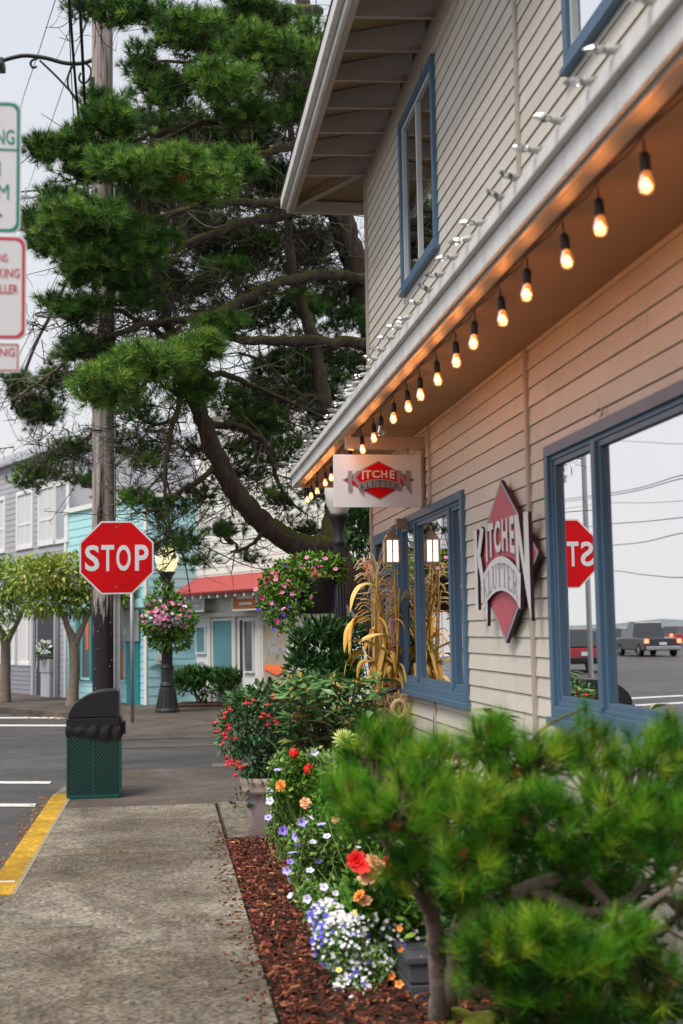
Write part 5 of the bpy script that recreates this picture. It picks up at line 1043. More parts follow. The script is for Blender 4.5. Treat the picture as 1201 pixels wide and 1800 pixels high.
def pad(px, py, Y, rx, ry, n, bright=.55, size=.12, twigs=True, dead=0):
    c = atY(px, py, Y); k = Y / FPX; R = np.array([rx * k, rx * k * .75, ry * k])
    nsub = max(3, n // 13); cs, _ = in_ell(nsub, c, R * .78, .1); pos = []; dirs = []
    j = np.argmin(((ALLP - c) ** 2).sum(1)); base = ALLP[j]
    if twigs: main = curve_to(base, c - [0, 0, R[2] * .3], .022, .012, .05)
    for q_ in cs:
        if twigs: S = curve_to(main[rng.integers(len(main) // 2, len(main))], q_, .010, .006, .1, 4)
        m_ = max(1, n // nsub); p_, d_ = in_ell(m_, q_, np.array([.19, .19, .11]) * (1 + .3 * rng.random()), .3, .75)
        out = (p_ - c) / R; dd = d_ * .7 + np.array([0, 0, .75]) + out * .45 + rng.normal(size=p_.shape) * .25
        pos.append(p_); dirs.append(dd)
        if twigs:
            for a in p_[:: 5]: curve_to(q_, a, .005, .0035, .05, 2, n=3)
    pos = np.concatenate(pos); dirs = np.concatenate(dirs); h = (pos[:, 2] - c[2]) / R[2]
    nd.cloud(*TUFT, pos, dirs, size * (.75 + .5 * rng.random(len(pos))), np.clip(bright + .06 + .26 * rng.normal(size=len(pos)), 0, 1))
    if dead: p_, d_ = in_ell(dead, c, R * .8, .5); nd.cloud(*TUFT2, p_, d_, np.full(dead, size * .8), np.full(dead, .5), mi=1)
K = 2.7
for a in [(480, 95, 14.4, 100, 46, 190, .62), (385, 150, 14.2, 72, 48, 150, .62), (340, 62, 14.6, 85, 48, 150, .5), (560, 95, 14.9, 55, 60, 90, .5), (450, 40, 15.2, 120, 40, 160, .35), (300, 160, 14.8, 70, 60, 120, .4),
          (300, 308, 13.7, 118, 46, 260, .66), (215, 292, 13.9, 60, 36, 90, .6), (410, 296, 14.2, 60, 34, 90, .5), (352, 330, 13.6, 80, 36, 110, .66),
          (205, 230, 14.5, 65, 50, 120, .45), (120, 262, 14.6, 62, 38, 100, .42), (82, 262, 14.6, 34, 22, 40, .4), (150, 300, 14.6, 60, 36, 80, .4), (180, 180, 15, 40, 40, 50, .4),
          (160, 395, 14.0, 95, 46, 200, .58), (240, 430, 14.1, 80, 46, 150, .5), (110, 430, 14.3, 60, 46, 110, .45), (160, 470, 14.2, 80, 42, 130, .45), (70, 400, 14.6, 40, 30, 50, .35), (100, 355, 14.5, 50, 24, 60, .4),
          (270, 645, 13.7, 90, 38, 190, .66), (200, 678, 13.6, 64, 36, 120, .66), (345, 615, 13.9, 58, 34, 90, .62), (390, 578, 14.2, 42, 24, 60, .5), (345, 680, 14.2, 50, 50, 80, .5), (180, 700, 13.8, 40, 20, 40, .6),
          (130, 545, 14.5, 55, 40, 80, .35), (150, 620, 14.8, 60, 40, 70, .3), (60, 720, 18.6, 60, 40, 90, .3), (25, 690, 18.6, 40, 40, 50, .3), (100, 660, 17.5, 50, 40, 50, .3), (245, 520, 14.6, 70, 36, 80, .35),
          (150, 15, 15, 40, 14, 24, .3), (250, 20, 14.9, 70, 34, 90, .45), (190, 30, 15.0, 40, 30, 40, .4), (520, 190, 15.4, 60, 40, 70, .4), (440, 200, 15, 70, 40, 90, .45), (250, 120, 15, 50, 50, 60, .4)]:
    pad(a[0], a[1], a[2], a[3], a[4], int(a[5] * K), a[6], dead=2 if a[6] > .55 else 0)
# dim inner foliage and the tangle of bare twigs
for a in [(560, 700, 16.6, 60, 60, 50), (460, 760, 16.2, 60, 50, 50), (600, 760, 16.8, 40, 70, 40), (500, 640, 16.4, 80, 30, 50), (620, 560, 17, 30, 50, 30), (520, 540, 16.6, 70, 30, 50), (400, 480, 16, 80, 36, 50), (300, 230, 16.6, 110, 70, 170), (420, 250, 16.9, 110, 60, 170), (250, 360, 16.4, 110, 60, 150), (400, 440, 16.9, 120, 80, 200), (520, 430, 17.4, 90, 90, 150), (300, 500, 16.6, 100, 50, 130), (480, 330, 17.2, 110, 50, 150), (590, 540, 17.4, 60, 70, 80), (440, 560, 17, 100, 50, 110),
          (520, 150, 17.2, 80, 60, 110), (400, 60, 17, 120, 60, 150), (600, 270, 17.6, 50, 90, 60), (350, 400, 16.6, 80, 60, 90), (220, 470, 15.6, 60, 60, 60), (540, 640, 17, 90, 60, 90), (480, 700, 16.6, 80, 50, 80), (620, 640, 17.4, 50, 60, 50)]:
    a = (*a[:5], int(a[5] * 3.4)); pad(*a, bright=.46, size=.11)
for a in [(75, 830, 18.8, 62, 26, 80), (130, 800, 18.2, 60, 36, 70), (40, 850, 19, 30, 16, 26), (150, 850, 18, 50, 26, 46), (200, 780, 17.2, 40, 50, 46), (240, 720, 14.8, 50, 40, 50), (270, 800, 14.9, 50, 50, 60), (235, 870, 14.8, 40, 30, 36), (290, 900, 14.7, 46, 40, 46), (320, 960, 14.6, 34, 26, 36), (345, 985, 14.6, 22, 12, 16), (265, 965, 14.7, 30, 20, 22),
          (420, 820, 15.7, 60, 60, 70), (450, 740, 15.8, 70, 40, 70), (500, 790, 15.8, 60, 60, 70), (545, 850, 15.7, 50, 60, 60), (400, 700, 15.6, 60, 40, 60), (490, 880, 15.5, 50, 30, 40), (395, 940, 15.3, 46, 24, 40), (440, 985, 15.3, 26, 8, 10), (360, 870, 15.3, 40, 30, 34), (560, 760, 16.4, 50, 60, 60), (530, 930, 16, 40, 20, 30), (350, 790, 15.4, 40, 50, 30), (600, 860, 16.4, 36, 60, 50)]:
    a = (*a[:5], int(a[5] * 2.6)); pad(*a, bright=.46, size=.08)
for k in range(520):
    i_ = rng.integers(len(ALLT)); a = ALLT[i_]; dv = rng.normal(size=3) * [.8, .5, .55]; L = .25 + .35 * rng.random(); b = a + dv * L
    S = curve_to(a, b, .008, .0035, .15, 4)
    for _ in range(3):
        c = S[rng.integers(1, len(S))]; curve_to(c, c + rng.normal(size=3) * .16, .004, .002, .1, 2, n=3)
tw2 = MB()
for k in range(230):      # pale lichen covered twigs
    i_ = rng.integers(len(ALLT)); a = ALLT[i_]; dv = rng.normal(size=3) * [.8, .4, .4]; S = curve_to(a, a + dv * .5, .009, .004, .1, 4, mb=tw2)
    for _ in range(3): c = S[rng.integers(1, len(S))]; curve_to(c, c + rng.normal(size=3) * .12, .006, .003, .1, 2, n=3, mb=tw2)
def twig_template(seed):
    r = np.random.default_rng(seed); V = []; F = []
    def seg(p, d, L, w, dep):
        e = p + d * L; sd = nrm(np.cross(d, r.normal(size=3))) * w; n0 = len(V); V.extend([p - sd, p + sd, e + sd * .5, e - sd * .5]); F.append((n0, n0 + 1, n0 + 2, n0 + 3))
        if dep:
            for _ in range(3 if dep > 1 else 2): seg(p + d * L * r.uniform(.35, 1), nrm(d + r.normal(size=3) * .65), L * r.uniform(.4, .7), w * .65, dep - 1)
    seg(np.zeros(3), np.array([1., 0, 0]), .5, .014, 3); return np.array(V), F
TWT = [twig_template(k) for k in range(4)]; DN_ = [(300, 220, 16.5, 120, 90, 420), (450, 230, 16.8, 130, 100, 560), (300, 400, 16.2, 140, 90, 560), (460, 420, 16.8, 150, 110, 760), (570, 480, 17.2, 90, 120, 420), (350, 540, 16, 160, 70, 520), (560, 640, 17, 90, 80, 340), (240, 520, 15.2, 100, 80, 260),
        (480, 740, 16, 100, 80, 330), (260, 780, 15, 90, 90, 260), (110, 790, 18.2, 100, 50, 240), (60, 690, 18.4, 60, 40, 120), (420, 860, 15.7, 70, 70, 180), (560, 840, 16.2, 50, 80, 160), (300, 930, 14.8, 50, 60, 110), (420, 80, 16.4, 130, 80, 360), (140, 600, 14.8, 80, 40, 150)]
for (px, py, Y, rx, ry, n) in DN_:
    n = int(n * .38)
    k = Y / FPX; p_, d_ = in_ell(n, atY(px, py, Y), (rx * k, rx * k * .6, ry * k), .05); dd = rng.normal(size=p_.shape) * [1, .7, .6]
    for j in range(4): (tw if j < 3 else tw2).cloud(*TWT[j], p_[j::4], dd[j::4], .45 + .35 * rng.random(len(p_[j::4])), np.full(len(p_[j::4]), .5))
tk.build('trunk', 'bark', pine, smooth=True); br.build('limb', 'bark', pine, smooth=True); tag(tw.build('twigs', 'twig', pine), kind='stuff'); tag(tw2.build('lichen_twigs', 'lichen', pine), kind='stuff')
tag(nd.build('crown', ['needle_far', 'needle_dead'], pine), kind='stuff')

# ================================================================== STREET TREES
def leafy(name, label, cat, org, group=None): return thing(name, org, label, cat, group)
def street_tree(px, py, H, label, limbs_, pads, seed):
    b = atZ(px, py, -.02); t = leafy('street_tree', label, 'tree', b, 'small trees across the street'); Y = b[1]; q = MB()
    for l_ in limbs_: S = spline(np.array([[*atY(x, y, Y + dy), r] for x, y, dy, r in l_]), 5); q.tube(S[:, :3], S[:, 3], 9)
    q.build('trunk', 'maple_bark', t, smooth=True); q = MB()
    for (x, y, dy, rx, ry, n, br_) in pads:
        n = int(n * 2.4); c = atY(x, y, Y + dy); k = Y / FPX; p_, d_ = in_ell(n, c, (rx * k, rx * k * .8, ry * k), .35, .3)
        q.cloud(*T_LONG, p_, d_ * .9 + [0, 0, -.15] + rng.normal(size=p_.shape) * .45, .11 + .08 * rng.random(n), np.clip(br_ + .25 * rng.normal(size=n), 0, 1), up=np.tile([0, 0, 1.0], (n, 1)))
    tag(q.build('crown', 'leaf_street', t), kind='stuff')
street_tree(8, 1236, 3, 'small leafy tree at the picture edge before the grey building', [[(8, 1240, 0, .17), (9, 1200, 0, .13), (10, 1150, 0, .12), (8, 1125, 0, .11), (-6, 1095, 0, .07), (-20, 1060, 0, .05)], [(9, 1140, 0, .09), (18, 1118, 0, .07), (34, 1088, 0, .05), (45, 1060, 0, .03)]],
            [(-10, 1030, 0, 60, 38, 420, .45), (35, 1012, .3, 60, 34, 460, .55), (10, 1065, .2, 40, 24, 240, .35), (45, 1050, 0, 36, 26, 220, .4), (5, 1105, -.3, 16, 16, 40, .4)], 1)
street_tree(126, 1243, 3, 'small leafy tree with forked lichened trunk just left of the utility pole', [[(126, 1246, 0, .17), (129, 1215, 0, .12), (131, 1170, 0, .115), (128, 1125, 0, .10), (118, 1100, 0, .07), (112, 1075, 0, .05)], [(131, 1135, 0, .09), (141, 1112, 0, .07), (152, 1088, 0, .05), (165, 1060, 0, .03)], [(120, 1105, 0, .05), (100, 1060, 0, .04), (80, 1030, 0, .03)]],
            [(70, 1015, 0, 60, 34, 460, .62), (115, 1008, 0, 60, 34, 500, .70), (155, 1025, 0, 56, 36, 460, .66), (195, 1035, .3, 46, 34, 360, .6), (95, 1055, 0, 46, 24, 300, .5), (140, 1062, .2, 40, 22, 280, .45), (180, 1040, .5, 36, 30, 260, .4), (225, 1040, .8, 36, 28, 260, .42), (70, 1070, -.2, 30, 14, 90, .5)], 2)

# ================================================================== SHRUBS BY THE FAR PAVEMENT
def shrub(name, label, org, pads, leafm, size, cat='shrub', tmpl=T_LONG, stems=None, group=None, up=.5, tb=.45, spread=.25, shell=.4):
    t = thing(name, org, label, cat, group); q = MB(); s = MB(); o = np.array(org, float)
    for (c, R, n) in pads:
        p_, d_ = in_ell(n, c, R, shell, .5); q.cloud(*tmpl, p_, d_ + [0, 0, up] + rng.normal(size=p_.shape) * .4, size * (.7 + .6 * rng.random(n)), np.clip(tb + spread * rng.normal(size=n), 0, 1))
        for _ in range(6): e = np.array(c) + rng.normal(size=3) * np.array(R) * .5; curve_to(o + rng.normal(size=3) * [.05, .05, 0] + [0, 0, .01], e, .02 if R[0] > .3 else .008, .004, -.1, 5, mb=s)
    s.build('stems', 'twig' if stems is None else stems, t); tag(q.build('foliage', leafm, t), kind='stuff'); return t
def far_shrub(px, py, pads, label):
    o = atZ(px, py, -.002); Y = o[1]; k = Y / FPX
    return shrub('juniper_shrub', label, o, [(atY(x, y, Y), (rx * k, rx * k * .7, ry * k), n) for x, y, rx, ry, n in pads], 'leaf_dark', .17, up=.9, group='dark shrubs before the awning shop', tb=.5)
far_shrub(357, 1240, [(330, 1200, 26, 18, 420), (370, 1202, 30, 20, 420), (350, 1190, 24, 12, 200), (318, 1205, 14, 12, 100)], 'dark flat topped shrub with bare trunk beside the far street lamp')
far_shrub(430, 1240, [(405, 1200, 32, 20, 460), (440, 1198, 34, 18, 420), (475, 1205, 30, 18, 300), (420, 1190, 40, 12, 200)], 'dark flat topped shrub below the shop window tinted for a teal reflection')
g = MB(); a = atZ(372, 1240); slab(g, [(a[0] - .9, a[1] - .5), (a[0] + 2.5, a[1] - .9), (a[0] + 2.5, a[1] + .9), (a[0] - .6, a[1] + .9)], -.05, .05); struct('shrub_bed', g, 'bed_soil')

# flowers -----------------------------------------------------------
def petunia_mesh(name, m, dark, seed=0):
    q = MB(); n = 10; R = random.Random(seed); v = [(0, 0, -.4)]; sq = R.uniform(.72, 1.0); fold = R.uniform(-.25, .35); fa = R.uniform(0, 6)
    for k in range(n): a = k * 2 * PI / n; v.append((.26 * math.cos(a), .26 * math.sin(a) * sq, .0))
    for k in range(n * 2): a = k * PI / n; r = (.90 + .13 * math.cos(5 * a)) * R.uniform(.9, 1.06); v.append((r * math.cos(a), r * math.sin(a) * sq, .18 + fold * math.cos(a - fa) * abs(math.cos(a - fa)) + R.uniform(-.09, .09)))
    F = [(0, 1 + k, 1 + (k + 1) % n) for k in range(n)]; q.add(v, F, 1)
    b = 1; c = 1 + n
    F = np.concatenate([np.array([[b + k, c + 2 * k, c + 2 * k + 1], [b + k, c + 2 * k + 1, b + (k + 1) % n], [b + (k + 1) % n, c + 2 * k + 1, c + (2 * k + 2) % (2 * n)]]) for k in range(n)]); q.F.append(F); q.MI.append(np.zeros(len(F), int)); q.T.append(np.full(len(F), .5))
    return q.mesh(name, [m, dark])
def ruffle_mesh(name, m, layers=3, pet=7):
    q = MB()
    for L in range(layers):
        for k in range(pet):
            a = k * 2 * PI / pet + L * .5; r = 1 - L * .22; el = .15 + L * .45; c, s = math.cos(a), math.sin(a)
            pts = []
            for (u, w_) in ((.05, 0), (.5, -.32), (1, -.30), (1.08, 0), (1, .30), (.5, .32)): rr = u * r; z = rr * math.sin(el) + random.uniform(-.06, .06); rh = rr * math.cos(el); pts.append((rh * c - w_ * r * s, rh * s + w_ * r * c, z))
            q.quad(pts)
    return q.mesh(name, m)
FM = {}
for nm, a, b in (('pink', 'petal_pink', 'petal_magenta'), ('magenta', 'petal_magenta', 'petal_purple'), ('purple', 'petal_purple', 'petal_purple'), ('lilac', 'petal_lilac', 'petal_violet'), ('pale', 'petal_pale', 'petal_lilac'), ('violet', 'petal_violet', 'petal_purple'), ('yellow', 'petal_yellow', 'petal_orange'), ('marigold', 'petal_orange', 'petal_red')): FM[nm] = [petunia_mesh('flower', a, b, k) for k in range(5)]
for nm, a in (('red', 'petal_red'), ('orange', 'petal_orange'), ('peach', 'petal_peach')): FM[nm] = ruffle_mesh('flower', a)
def geranium_mesh():
    q = MB(); p_, d_ = in_ell(34, (0, 0, .3), (.8, .8, .75), .8, .8)
    for k in range(34):
        c = p_[k]; n_ = nrm(d_[k]); a = nrm(np.cross(n_, [.3, .2, .9])); b = np.cross(n_, a)
        for j in range(5): t_ = j * 2 * PI / 5; u = a * math.cos(t_) + b * math.sin(t_); w_ = np.cross(n_, u); q.quad([c, c + u * .2 - w_ * .13, c + u * .33 + n_ * .05, c + u * .2 + w_ * .13])
    return q.mesh('flower', 'petal_red')
FM['geranium'] = geranium_mesh()
def dahlia_mesh():
    q = MB()
    for L in range(6):
        for k in range(13):
            a = k * 2 * PI / 13 + L * .3; el = .05 + L * .27; r = 1 - L * .08; u = np.array([math.cos(a) * math.cos(el), math.sin(a) * math.cos(el), math.sin(el)]); w_ = np.array([-math.sin(a), math.cos(a), 0]) * .075
            q.quad([u * .05, u * r * .6 - w_, u * r, u * r * .6 + w_])
    return q.mesh('flower', 'petal_lime')
FM['dahlia'] = dahlia_mesh()
def fuchsia_mesh():
    q = MB(); q.lathe([(.02, 0), (.10, -.05), (.12, -.35), (.28, -.55), (.30, -.75), (.18, -.9)], n=8)
    for k in range(4): a = k * PI / 2; q.quad([(0, 0, -.35), (.35 * math.cos(a - .35), .35 * math.sin(a - .35), -.55), (.75 * math.cos(a), .75 * math.sin(a), -.55), (.35 * math.cos(a + .35), .35 * math.sin(a + .35), -.55)])
    q.tube([(0, 0, 0), (0, 0, .4)], .03, 4); return q.mesh('flower', 'petal_fuchsia')
FM['fuchsia'] = fuchsia_mesh()
camp = Vector(CAM)
def flower(parent, kind, pos, size, face=True, jit=.5):
    pos = np.array(pos); v = (Vector(CAM - pos).normalized() * 1.0 + Vector((0, 0, .6)) + Vector(rng.normal(size=3) * jit)) if face else Vector(rng.normal(size=3) * .3 + [0, 0, 1])
    fm = FM[kind]; fm = random.choice(fm) if isinstance(fm, list) else fm; o = sub(fm, 'flower', pos, parent, rot=v.to_track_quat('Z', 'Y').to_euler(), scale=size); return o

# hanging flower basket under the eave
hb = thing('hanging_basket', (1.32, 11.25, 1.73), 'black hanging pot of pink and purple petunias on chains under the eave corner', 'hanging basket', 'hanging flower baskets')
BX, BY = 1.325, 11.25; q = MB(); q.lathe([(0, 1.725), (.158, 1.725), (.168, 1.75), (.188, 2.0), (.194, 2.03), (.186, 2.035), (.176, 2.0)], (BX, BY, 0), 28); q.build('pot', 'black_plastic', hb, smooth=True)
q = MB()
for k in range(14): a = k * 2 * PI / 14; q.tube([(BX + .155 * math.cos(a), BY + .155 * math.sin(a), 1.74), (BX + .172 * math.cos(a), BY + .172 * math.sin(a), 2.0)], .004, 4)
q.build('pot_rib', 'black_iron', hb)
q = MB(); top = np.array([BX + .02, BY, 2.46])
for a in (0.3, 2.3, 4.4): q.tube([(BX + .17 * math.cos(a), BY + .17 * math.sin(a), 2.03), top], .0035, 5)
for k in range(22): z = 2.46 + k * .0245; q.tube([(top[0] + (.006 * math.cos(t_) if k % 2 else 0), top[1] + (0 if k % 2 else .006 * math.cos(t_)), z + .014 * math.sin(t_)) for t_ in np.linspace(0, 2 * PI, 7)], .0025, 4)
q.lathe([(0, -.02), (.022, -.01), (.024, .01), (0, .02)], top, 10); q.build('chain', 'chain', hb)
q = MB()
for (px, py, rx, ry, n, dy) in ((545, 1000, 62, 26, 700, 0), (500, 1020, 42, 36, 520, -.05), (480, 1060, 26, 36, 260, -.05), (520, 1045, 34, 40, 420, -.12), (500, 1085, 20, 26, 170, -.1), (585, 1010, 26, 24, 200, 0), (470, 1040, 18, 24, 90, 0), (560, 985, 46, 14, 220, .05)):
    k = BY / FPX; c = atY(px, py, BY + dy); n = int(n * 1.25); p_, d_ = in_ell(n, c, (rx * k, rx * k * .8 if rx > 40 else rx * k, ry * k), .5); q.cloud(*T_LEAF, p_, d_ * .6 + [0, 0, .1] + rng.normal(size=p_.shape) * .5, .034 + .022 * rng.random(n), np.clip(.5 + .25 * rng.normal(size=n), 0, 1))
tag(q.build('foliage', 'leaf_fresh', hb), kind='stuff')
q = MB()
for k in range(26): a = atY(random.uniform(500, 600), random.uniform(985, 1030), BY - .12); b = a + [random.uniform(-.14, .12), 0, random.uniform(-.16, .02)]; curve_to(a, b, .002, .0015, .3, 4, mb=q, n=3)
q.build('stems', 'twig', hb)
for px, py, kd in ((556, 985, 'pink'), (502, 993, 'purple'), (540, 980, 'pink'), (478, 1006, 'pink'), (488, 1008, 'magenta'), (508, 1021, 'pink'), (500, 1029, 'pink'), (522, 1031, 'pink'), (526, 1038, 'pink'), (496, 1041, 'pink'), (514, 1044, 'pink'), (546, 1050, 'pink'), (467, 1030, 'pink'), (450, 1036, 'pink'), (461, 1051, 'magenta'), (499, 1070, 'pink'), (509, 1066, 'purple'), (498, 1081, 'purple'), (455, 1072, 'purple'), (487, 1092, 'magenta'), (483, 1107, 'purple'), (491, 1118, 'magenta'), (519, 976, 'magenta'), (572, 982, 'pink'), (470, 1020, 'magenta'), (485, 1018, 'pink'), (530, 995, 'pink'), (562, 996, 'magenta'), (590, 1000, 'pink'), (478, 1060, 'pink')):
    p_ = atY(px, py, BY - .24 + random.uniform(-.02, .03)); flower(hb, kd, p_, .022 + .006 * random.random())
# flower ball on the far lamp
fbk = thing('flower_ball', (.05, 26, 1.2), 'round ball of pink petunias hung round the far street lamp post', 'hanging basket', 'hanging flower baskets')
LYf = 26.0; q = MB(); kf = LYf / FPX
for (px, py, rx, ry, n) in ((296, 1092, 48, 36, 1500), (290, 1060, 34, 22, 420), (300, 1125, 36, 18, 420), (288, 1030, 16, 14, 90)): p_, d_ = in_ell(n, atY(px, py, LYf), (rx * kf, rx * kf, ry * kf), .6); q.cloud(*T_LEAF, p_, d_ + rng.normal(size=p_.shape) * .5, .07 + .05 * rng.random(n), np.clip(.45 + .25 * rng.normal(size=n), 0, 1))
tag(q.build('foliage', 'leaf_fresh', fbk), kind='stuff')
for k in range(92):
    a = random.uniform(0, 2 * PI); rr = math.sqrt(random.random()); x = 294 + 46 * rr * math.cos(a); y = 1084 + 32 * rr * math.sin(a)
    if y > 1112 and random.random() < .6: y -= 30
    dep = math.sqrt(max(0, 1 - rr * rr)) * .52; flower(fbk, random.choice(['pink'] * 6 + ['pale', 'magenta', 'purple']), atY(x, y, LYf - dep - .04), .040 + .016 * random.random())
q = MB(); q.lathe([(0, -.05), (.15, -.03), (.3, .1), (.34, .3), (.3, .32)], (.03, 26, 1.42), 16); q.build('basket', 'black_iron', fbk)

# terracotta pot with a fuchsia
fp = thing('flower_pot', (.775, 9.98, .01), 'mauve terracotta pot holding a red flowered fuchsia at the end of the bed', 'plant pot')
PXX, PYY = .772, 10.0; q = MB(); q.lathe([(0, .0), (.115, .0), (.12, .01), (.185, .40), (.17, .41)], (PXX, PYY, .01), 36); q.build('pot', 'terracotta', fp, smooth=True)
q = MB(); q.lathe([(.186, .335), (.205, .34), (.210, .37), (.205, .40), (.212, .41), (.212, .45), (.20, .458), (.18, .45), (.17, .40)], (PXX, PYY, .01), 36); q.build('rim', 'terracotta_rim', fp, smooth=True)
q = MB(); q.lathe([(0, .43), (.178, .43)], (PXX, PYY, .01), 20); q.build('soil', 'bed_soil', fp)
fu = thing('fuchsia', (.75, 9.98, .45), 'bushy fuchsia with drooping red flowers growing in the terracotta pot', 'plant')
q = MB(); s = MB()
for (px, py, rx, ry, n) in ((445, 1265, 52, 52, 620), (410, 1290, 30, 44, 240), (470, 1230, 50, 30, 320), (450, 1330, 42, 34, 320), (480, 1290, 36, 44, 300), (500, 1225, 36, 24, 160), (425, 1235, 30, 22, 120), (465, 1370, 36, 20, 160)):
    c = atY(px, py, 9.95); k = 9.95 / FPX; p_, d_ = in_ell(n, c, (rx * k, rx * k * .9, ry * k), .5, .2); q.cloud(*T_LEAF, p_, d_ + [0, 0, -.1] + rng.normal(size=p_.shape) * .45, .035 + .035 * rng.random(n), np.clip(.45 + .24 * rng.normal(size=n), 0, 1))
    for _ in range(8): curve_to((PXX + random.uniform(-.06, .06), PYY, .44), c + rng.normal(size=3) * [rx * k, rx * k, ry * k] * .6, .004, .002, -.15, 5, mb=s)
p_, d_ = in_ell(60, atY(425, 1410, 9.85), (.10, .08, .10), .2); q.cloud(*T_SMALL, p_, d_, .025 + .02 * rng.random(60), rng.random(60))
s.build('stems', 'twig', fu); tag(q.build('foliage', 'leaf_fuchsia', fu), kind='stuff')
for px, py in ((396, 1253), (405, 1248), (381, 1271), (382, 1286), (400, 1275), (402, 1281), (399, 1297), (414, 1298), (391, 1308), (397, 1332), (402, 1340), (405, 1343), (399, 1346), (418, 1346), (421, 1350), (427, 1348), (412, 1363), (446, 1232), (471, 1240), (481, 1222), (483, 1228), (463, 1256), (474, 1260), (483, 1268), (486, 1272), (433, 1236), (470, 1275), (460, 1262), (393, 1262), (395, 1290), (420, 1340), (408, 1338)):
    o = sub(FM['fuchsia'], 'flower', atY(px, py - 6, 9.95 - .22 - .08 * random.random()), fu, rot=(random.uniform(-.3, .3), random.uniform(-.3, .3), random.uniform(0, 6)), scale=.034 + .012 * random.random())

# rhododendron and neighbours
def pads_px(L, Y): return [(atY(x, y, Y + dy), (rx * Y / FPX, rx * Y / FPX * .8, ry * Y / FPX), n) for x, y, dy, rx, ry, n in L]
def whorls(name, label, org, spots, leafm, size, nl=9, stem_from=None, tb=.4, group=None):
    t = thing(name, org, label, 'shrub', group); q = MB(); s = MB(); b = MB(); o = np.array(org, float)
    for p_ in spots:
        p_ = np.array(p_); curve_to(o + rng.normal(size=3) * [.06, .06, 0] + [0, 0, .01], p_, .010, .005, -.12, 6, mb=s)
        a0 = random.uniform(0, 6)
        for j in range(nl):
            a = a0 + j * 2 * PI / nl + random.uniform(-.2, .2); el = random.uniform(-.35, .55); d = np.array([[math.cos(a) * math.cos(el), math.sin(a) * math.cos(el), math.sin(el)]])
            q.cloud(*T_LONG, p_[None] + rng.normal(size=(1, 3)) * .006, d, [size * random.uniform(.75, 1.15)], [min(1, max(0, tb + .28 * rng.normal()))], up=np.array([[0, 0, 1.0]]))
        b.lathe([(0, -.005), (.008, .005), (.009, .018), (0, .036)], p_, 6)
    s.build('stems', 'twig', t); tag(b.build('bud', 'bud', t), kind='stuff'); tag(q.build('foliage', leafm, t), kind='stuff'); return t
sp1 = [atY(random.uniform(505, 665), random.uniform(1190, 1320), 9.5 + random.uniform(-.5, .5)) for _ in range(105)]
whorls('rhododendron', 'rhododendron with whorls of long leathery leaves between the fuchsia pot and the cornstalks', (1.35, 9.7, .02), sp1, 'leaf_rhodo', .15, tb=.5)
sp2 = [np.array([random.uniform(1.32, 1.72), random.uniform(6.3, 7.6), random.uniform(.5, .90)]) for _ in range(26)] + [np.array([random.uniform(1.45, 1.78), random.uniform(4.4, 5.5), random.uniform(.5, .85)]) for _ in range(16)] + [np.array([random.uniform(1.44, 1.60), random.uniform(5.75, 6.2), random.uniform(1.0, 1.17)]) for _ in range(10)]
whorls('rhododendron', 'rhododendron with reddish leaves below the big window, seen mirrored in its glass', (1.55, 6.2, .02), sp2, 'leaf_rhodo', .12, tb=.5)
shrub('camellia', 'dense dark leaved shrub behind the hanging basket and the mossy tree limb', (1.65, 12.7, -.01), pads_px([(565, 1140, .2, 52, 50, 1000), (590, 1190, 0, 46, 40, 700), (610, 1120, .5, 30, 30, 300), (535, 1175, 0, 28, 30, 260), (560, 1215, -.2, 50, 26, 500), (525, 1130, 0, 14, 18, 60)], 12.5), 'leaf_dark', .10, tb=.35, spread=.3)
shrub('evergreen_shrub', 'dark leafy evergreen standing right of the white lamp globe', (2.5, 15.0, -.01), pads_px([(632, 925, 0, 26, 40, 460), (648, 950, .3, 20, 40, 260), (640, 880, .3, 30, 30, 240), (622, 965, 0, 16, 16, 90)], 15.0), 'leaf_dark', .12, tb=.5, spread=.3)
shrub('bay_shrub', 'low bright green shrub between the fuchsia and the rhododendron', (1.0, 10.4, .01), pads_px([(520, 1235, 0, 36, 36, 420), (545, 1215, 0, 30, 26, 260), (495, 1240, 0, 26, 30, 200)], 10.4), 'leaf_rhodo', .06, tb=.35, spread=.2)

# row of bedding plants along the edge of the bed
def bedding(name, label, px, py, Y, pads, leafm, size, flowers, fsize, tb=.5, tmpl=T_SMALL, extra=None):
    org = atY(px, py, Y); org = (float(org[0]), Y, .02); t = thing(name, org, label, 'flowering plant', 'bedding plants along the bed edge'); q = MB(); s = MB()
    for (x, y, dy, rx, ry, n) in pads:
        n = int(n * 1.7); c = atY(x, y, Y + dy); k = Y / FPX; R = np.array([rx * k, rx * k * .9, ry * k]); p_, d_ = in_ell(n, c, R, .35, .3); p_ = p_[p_[:, 2] > .01]; d_ = rng.normal(size=p_.shape) + [0, 0, .5]
        q.cloud(*tmpl, p_, d_, size * 1.15 * (.6 + .8 * rng.random(len(p_))), np.clip(tb + .25 * rng.normal(size=len(p_)), 0, 1))
        for _ in range(10): e = c + rng.normal(size=3) * R * .6; e[2] = max(e[2], .05); curve_to(np.array(org) + rng.normal(size=3) * [.05, .08, 0], e, .0028, .0015, -.1, 4, mb=s)
    s.build('stems', 'leaf_grey', t); tag(q.build('foliage', leafm, t), kind='stuff')
    for (x, y, kd, *m_) in flowers: flower(t, kd, atY(x, y, Y - (m_[1] if len(m_) > 1 else .14) - .1 * random.random()), 1.02 * fsize * (m_[0] if m_ else random.uniform(.75, 1.1)), jit=.65)
    if extra: extra(t)
    return t
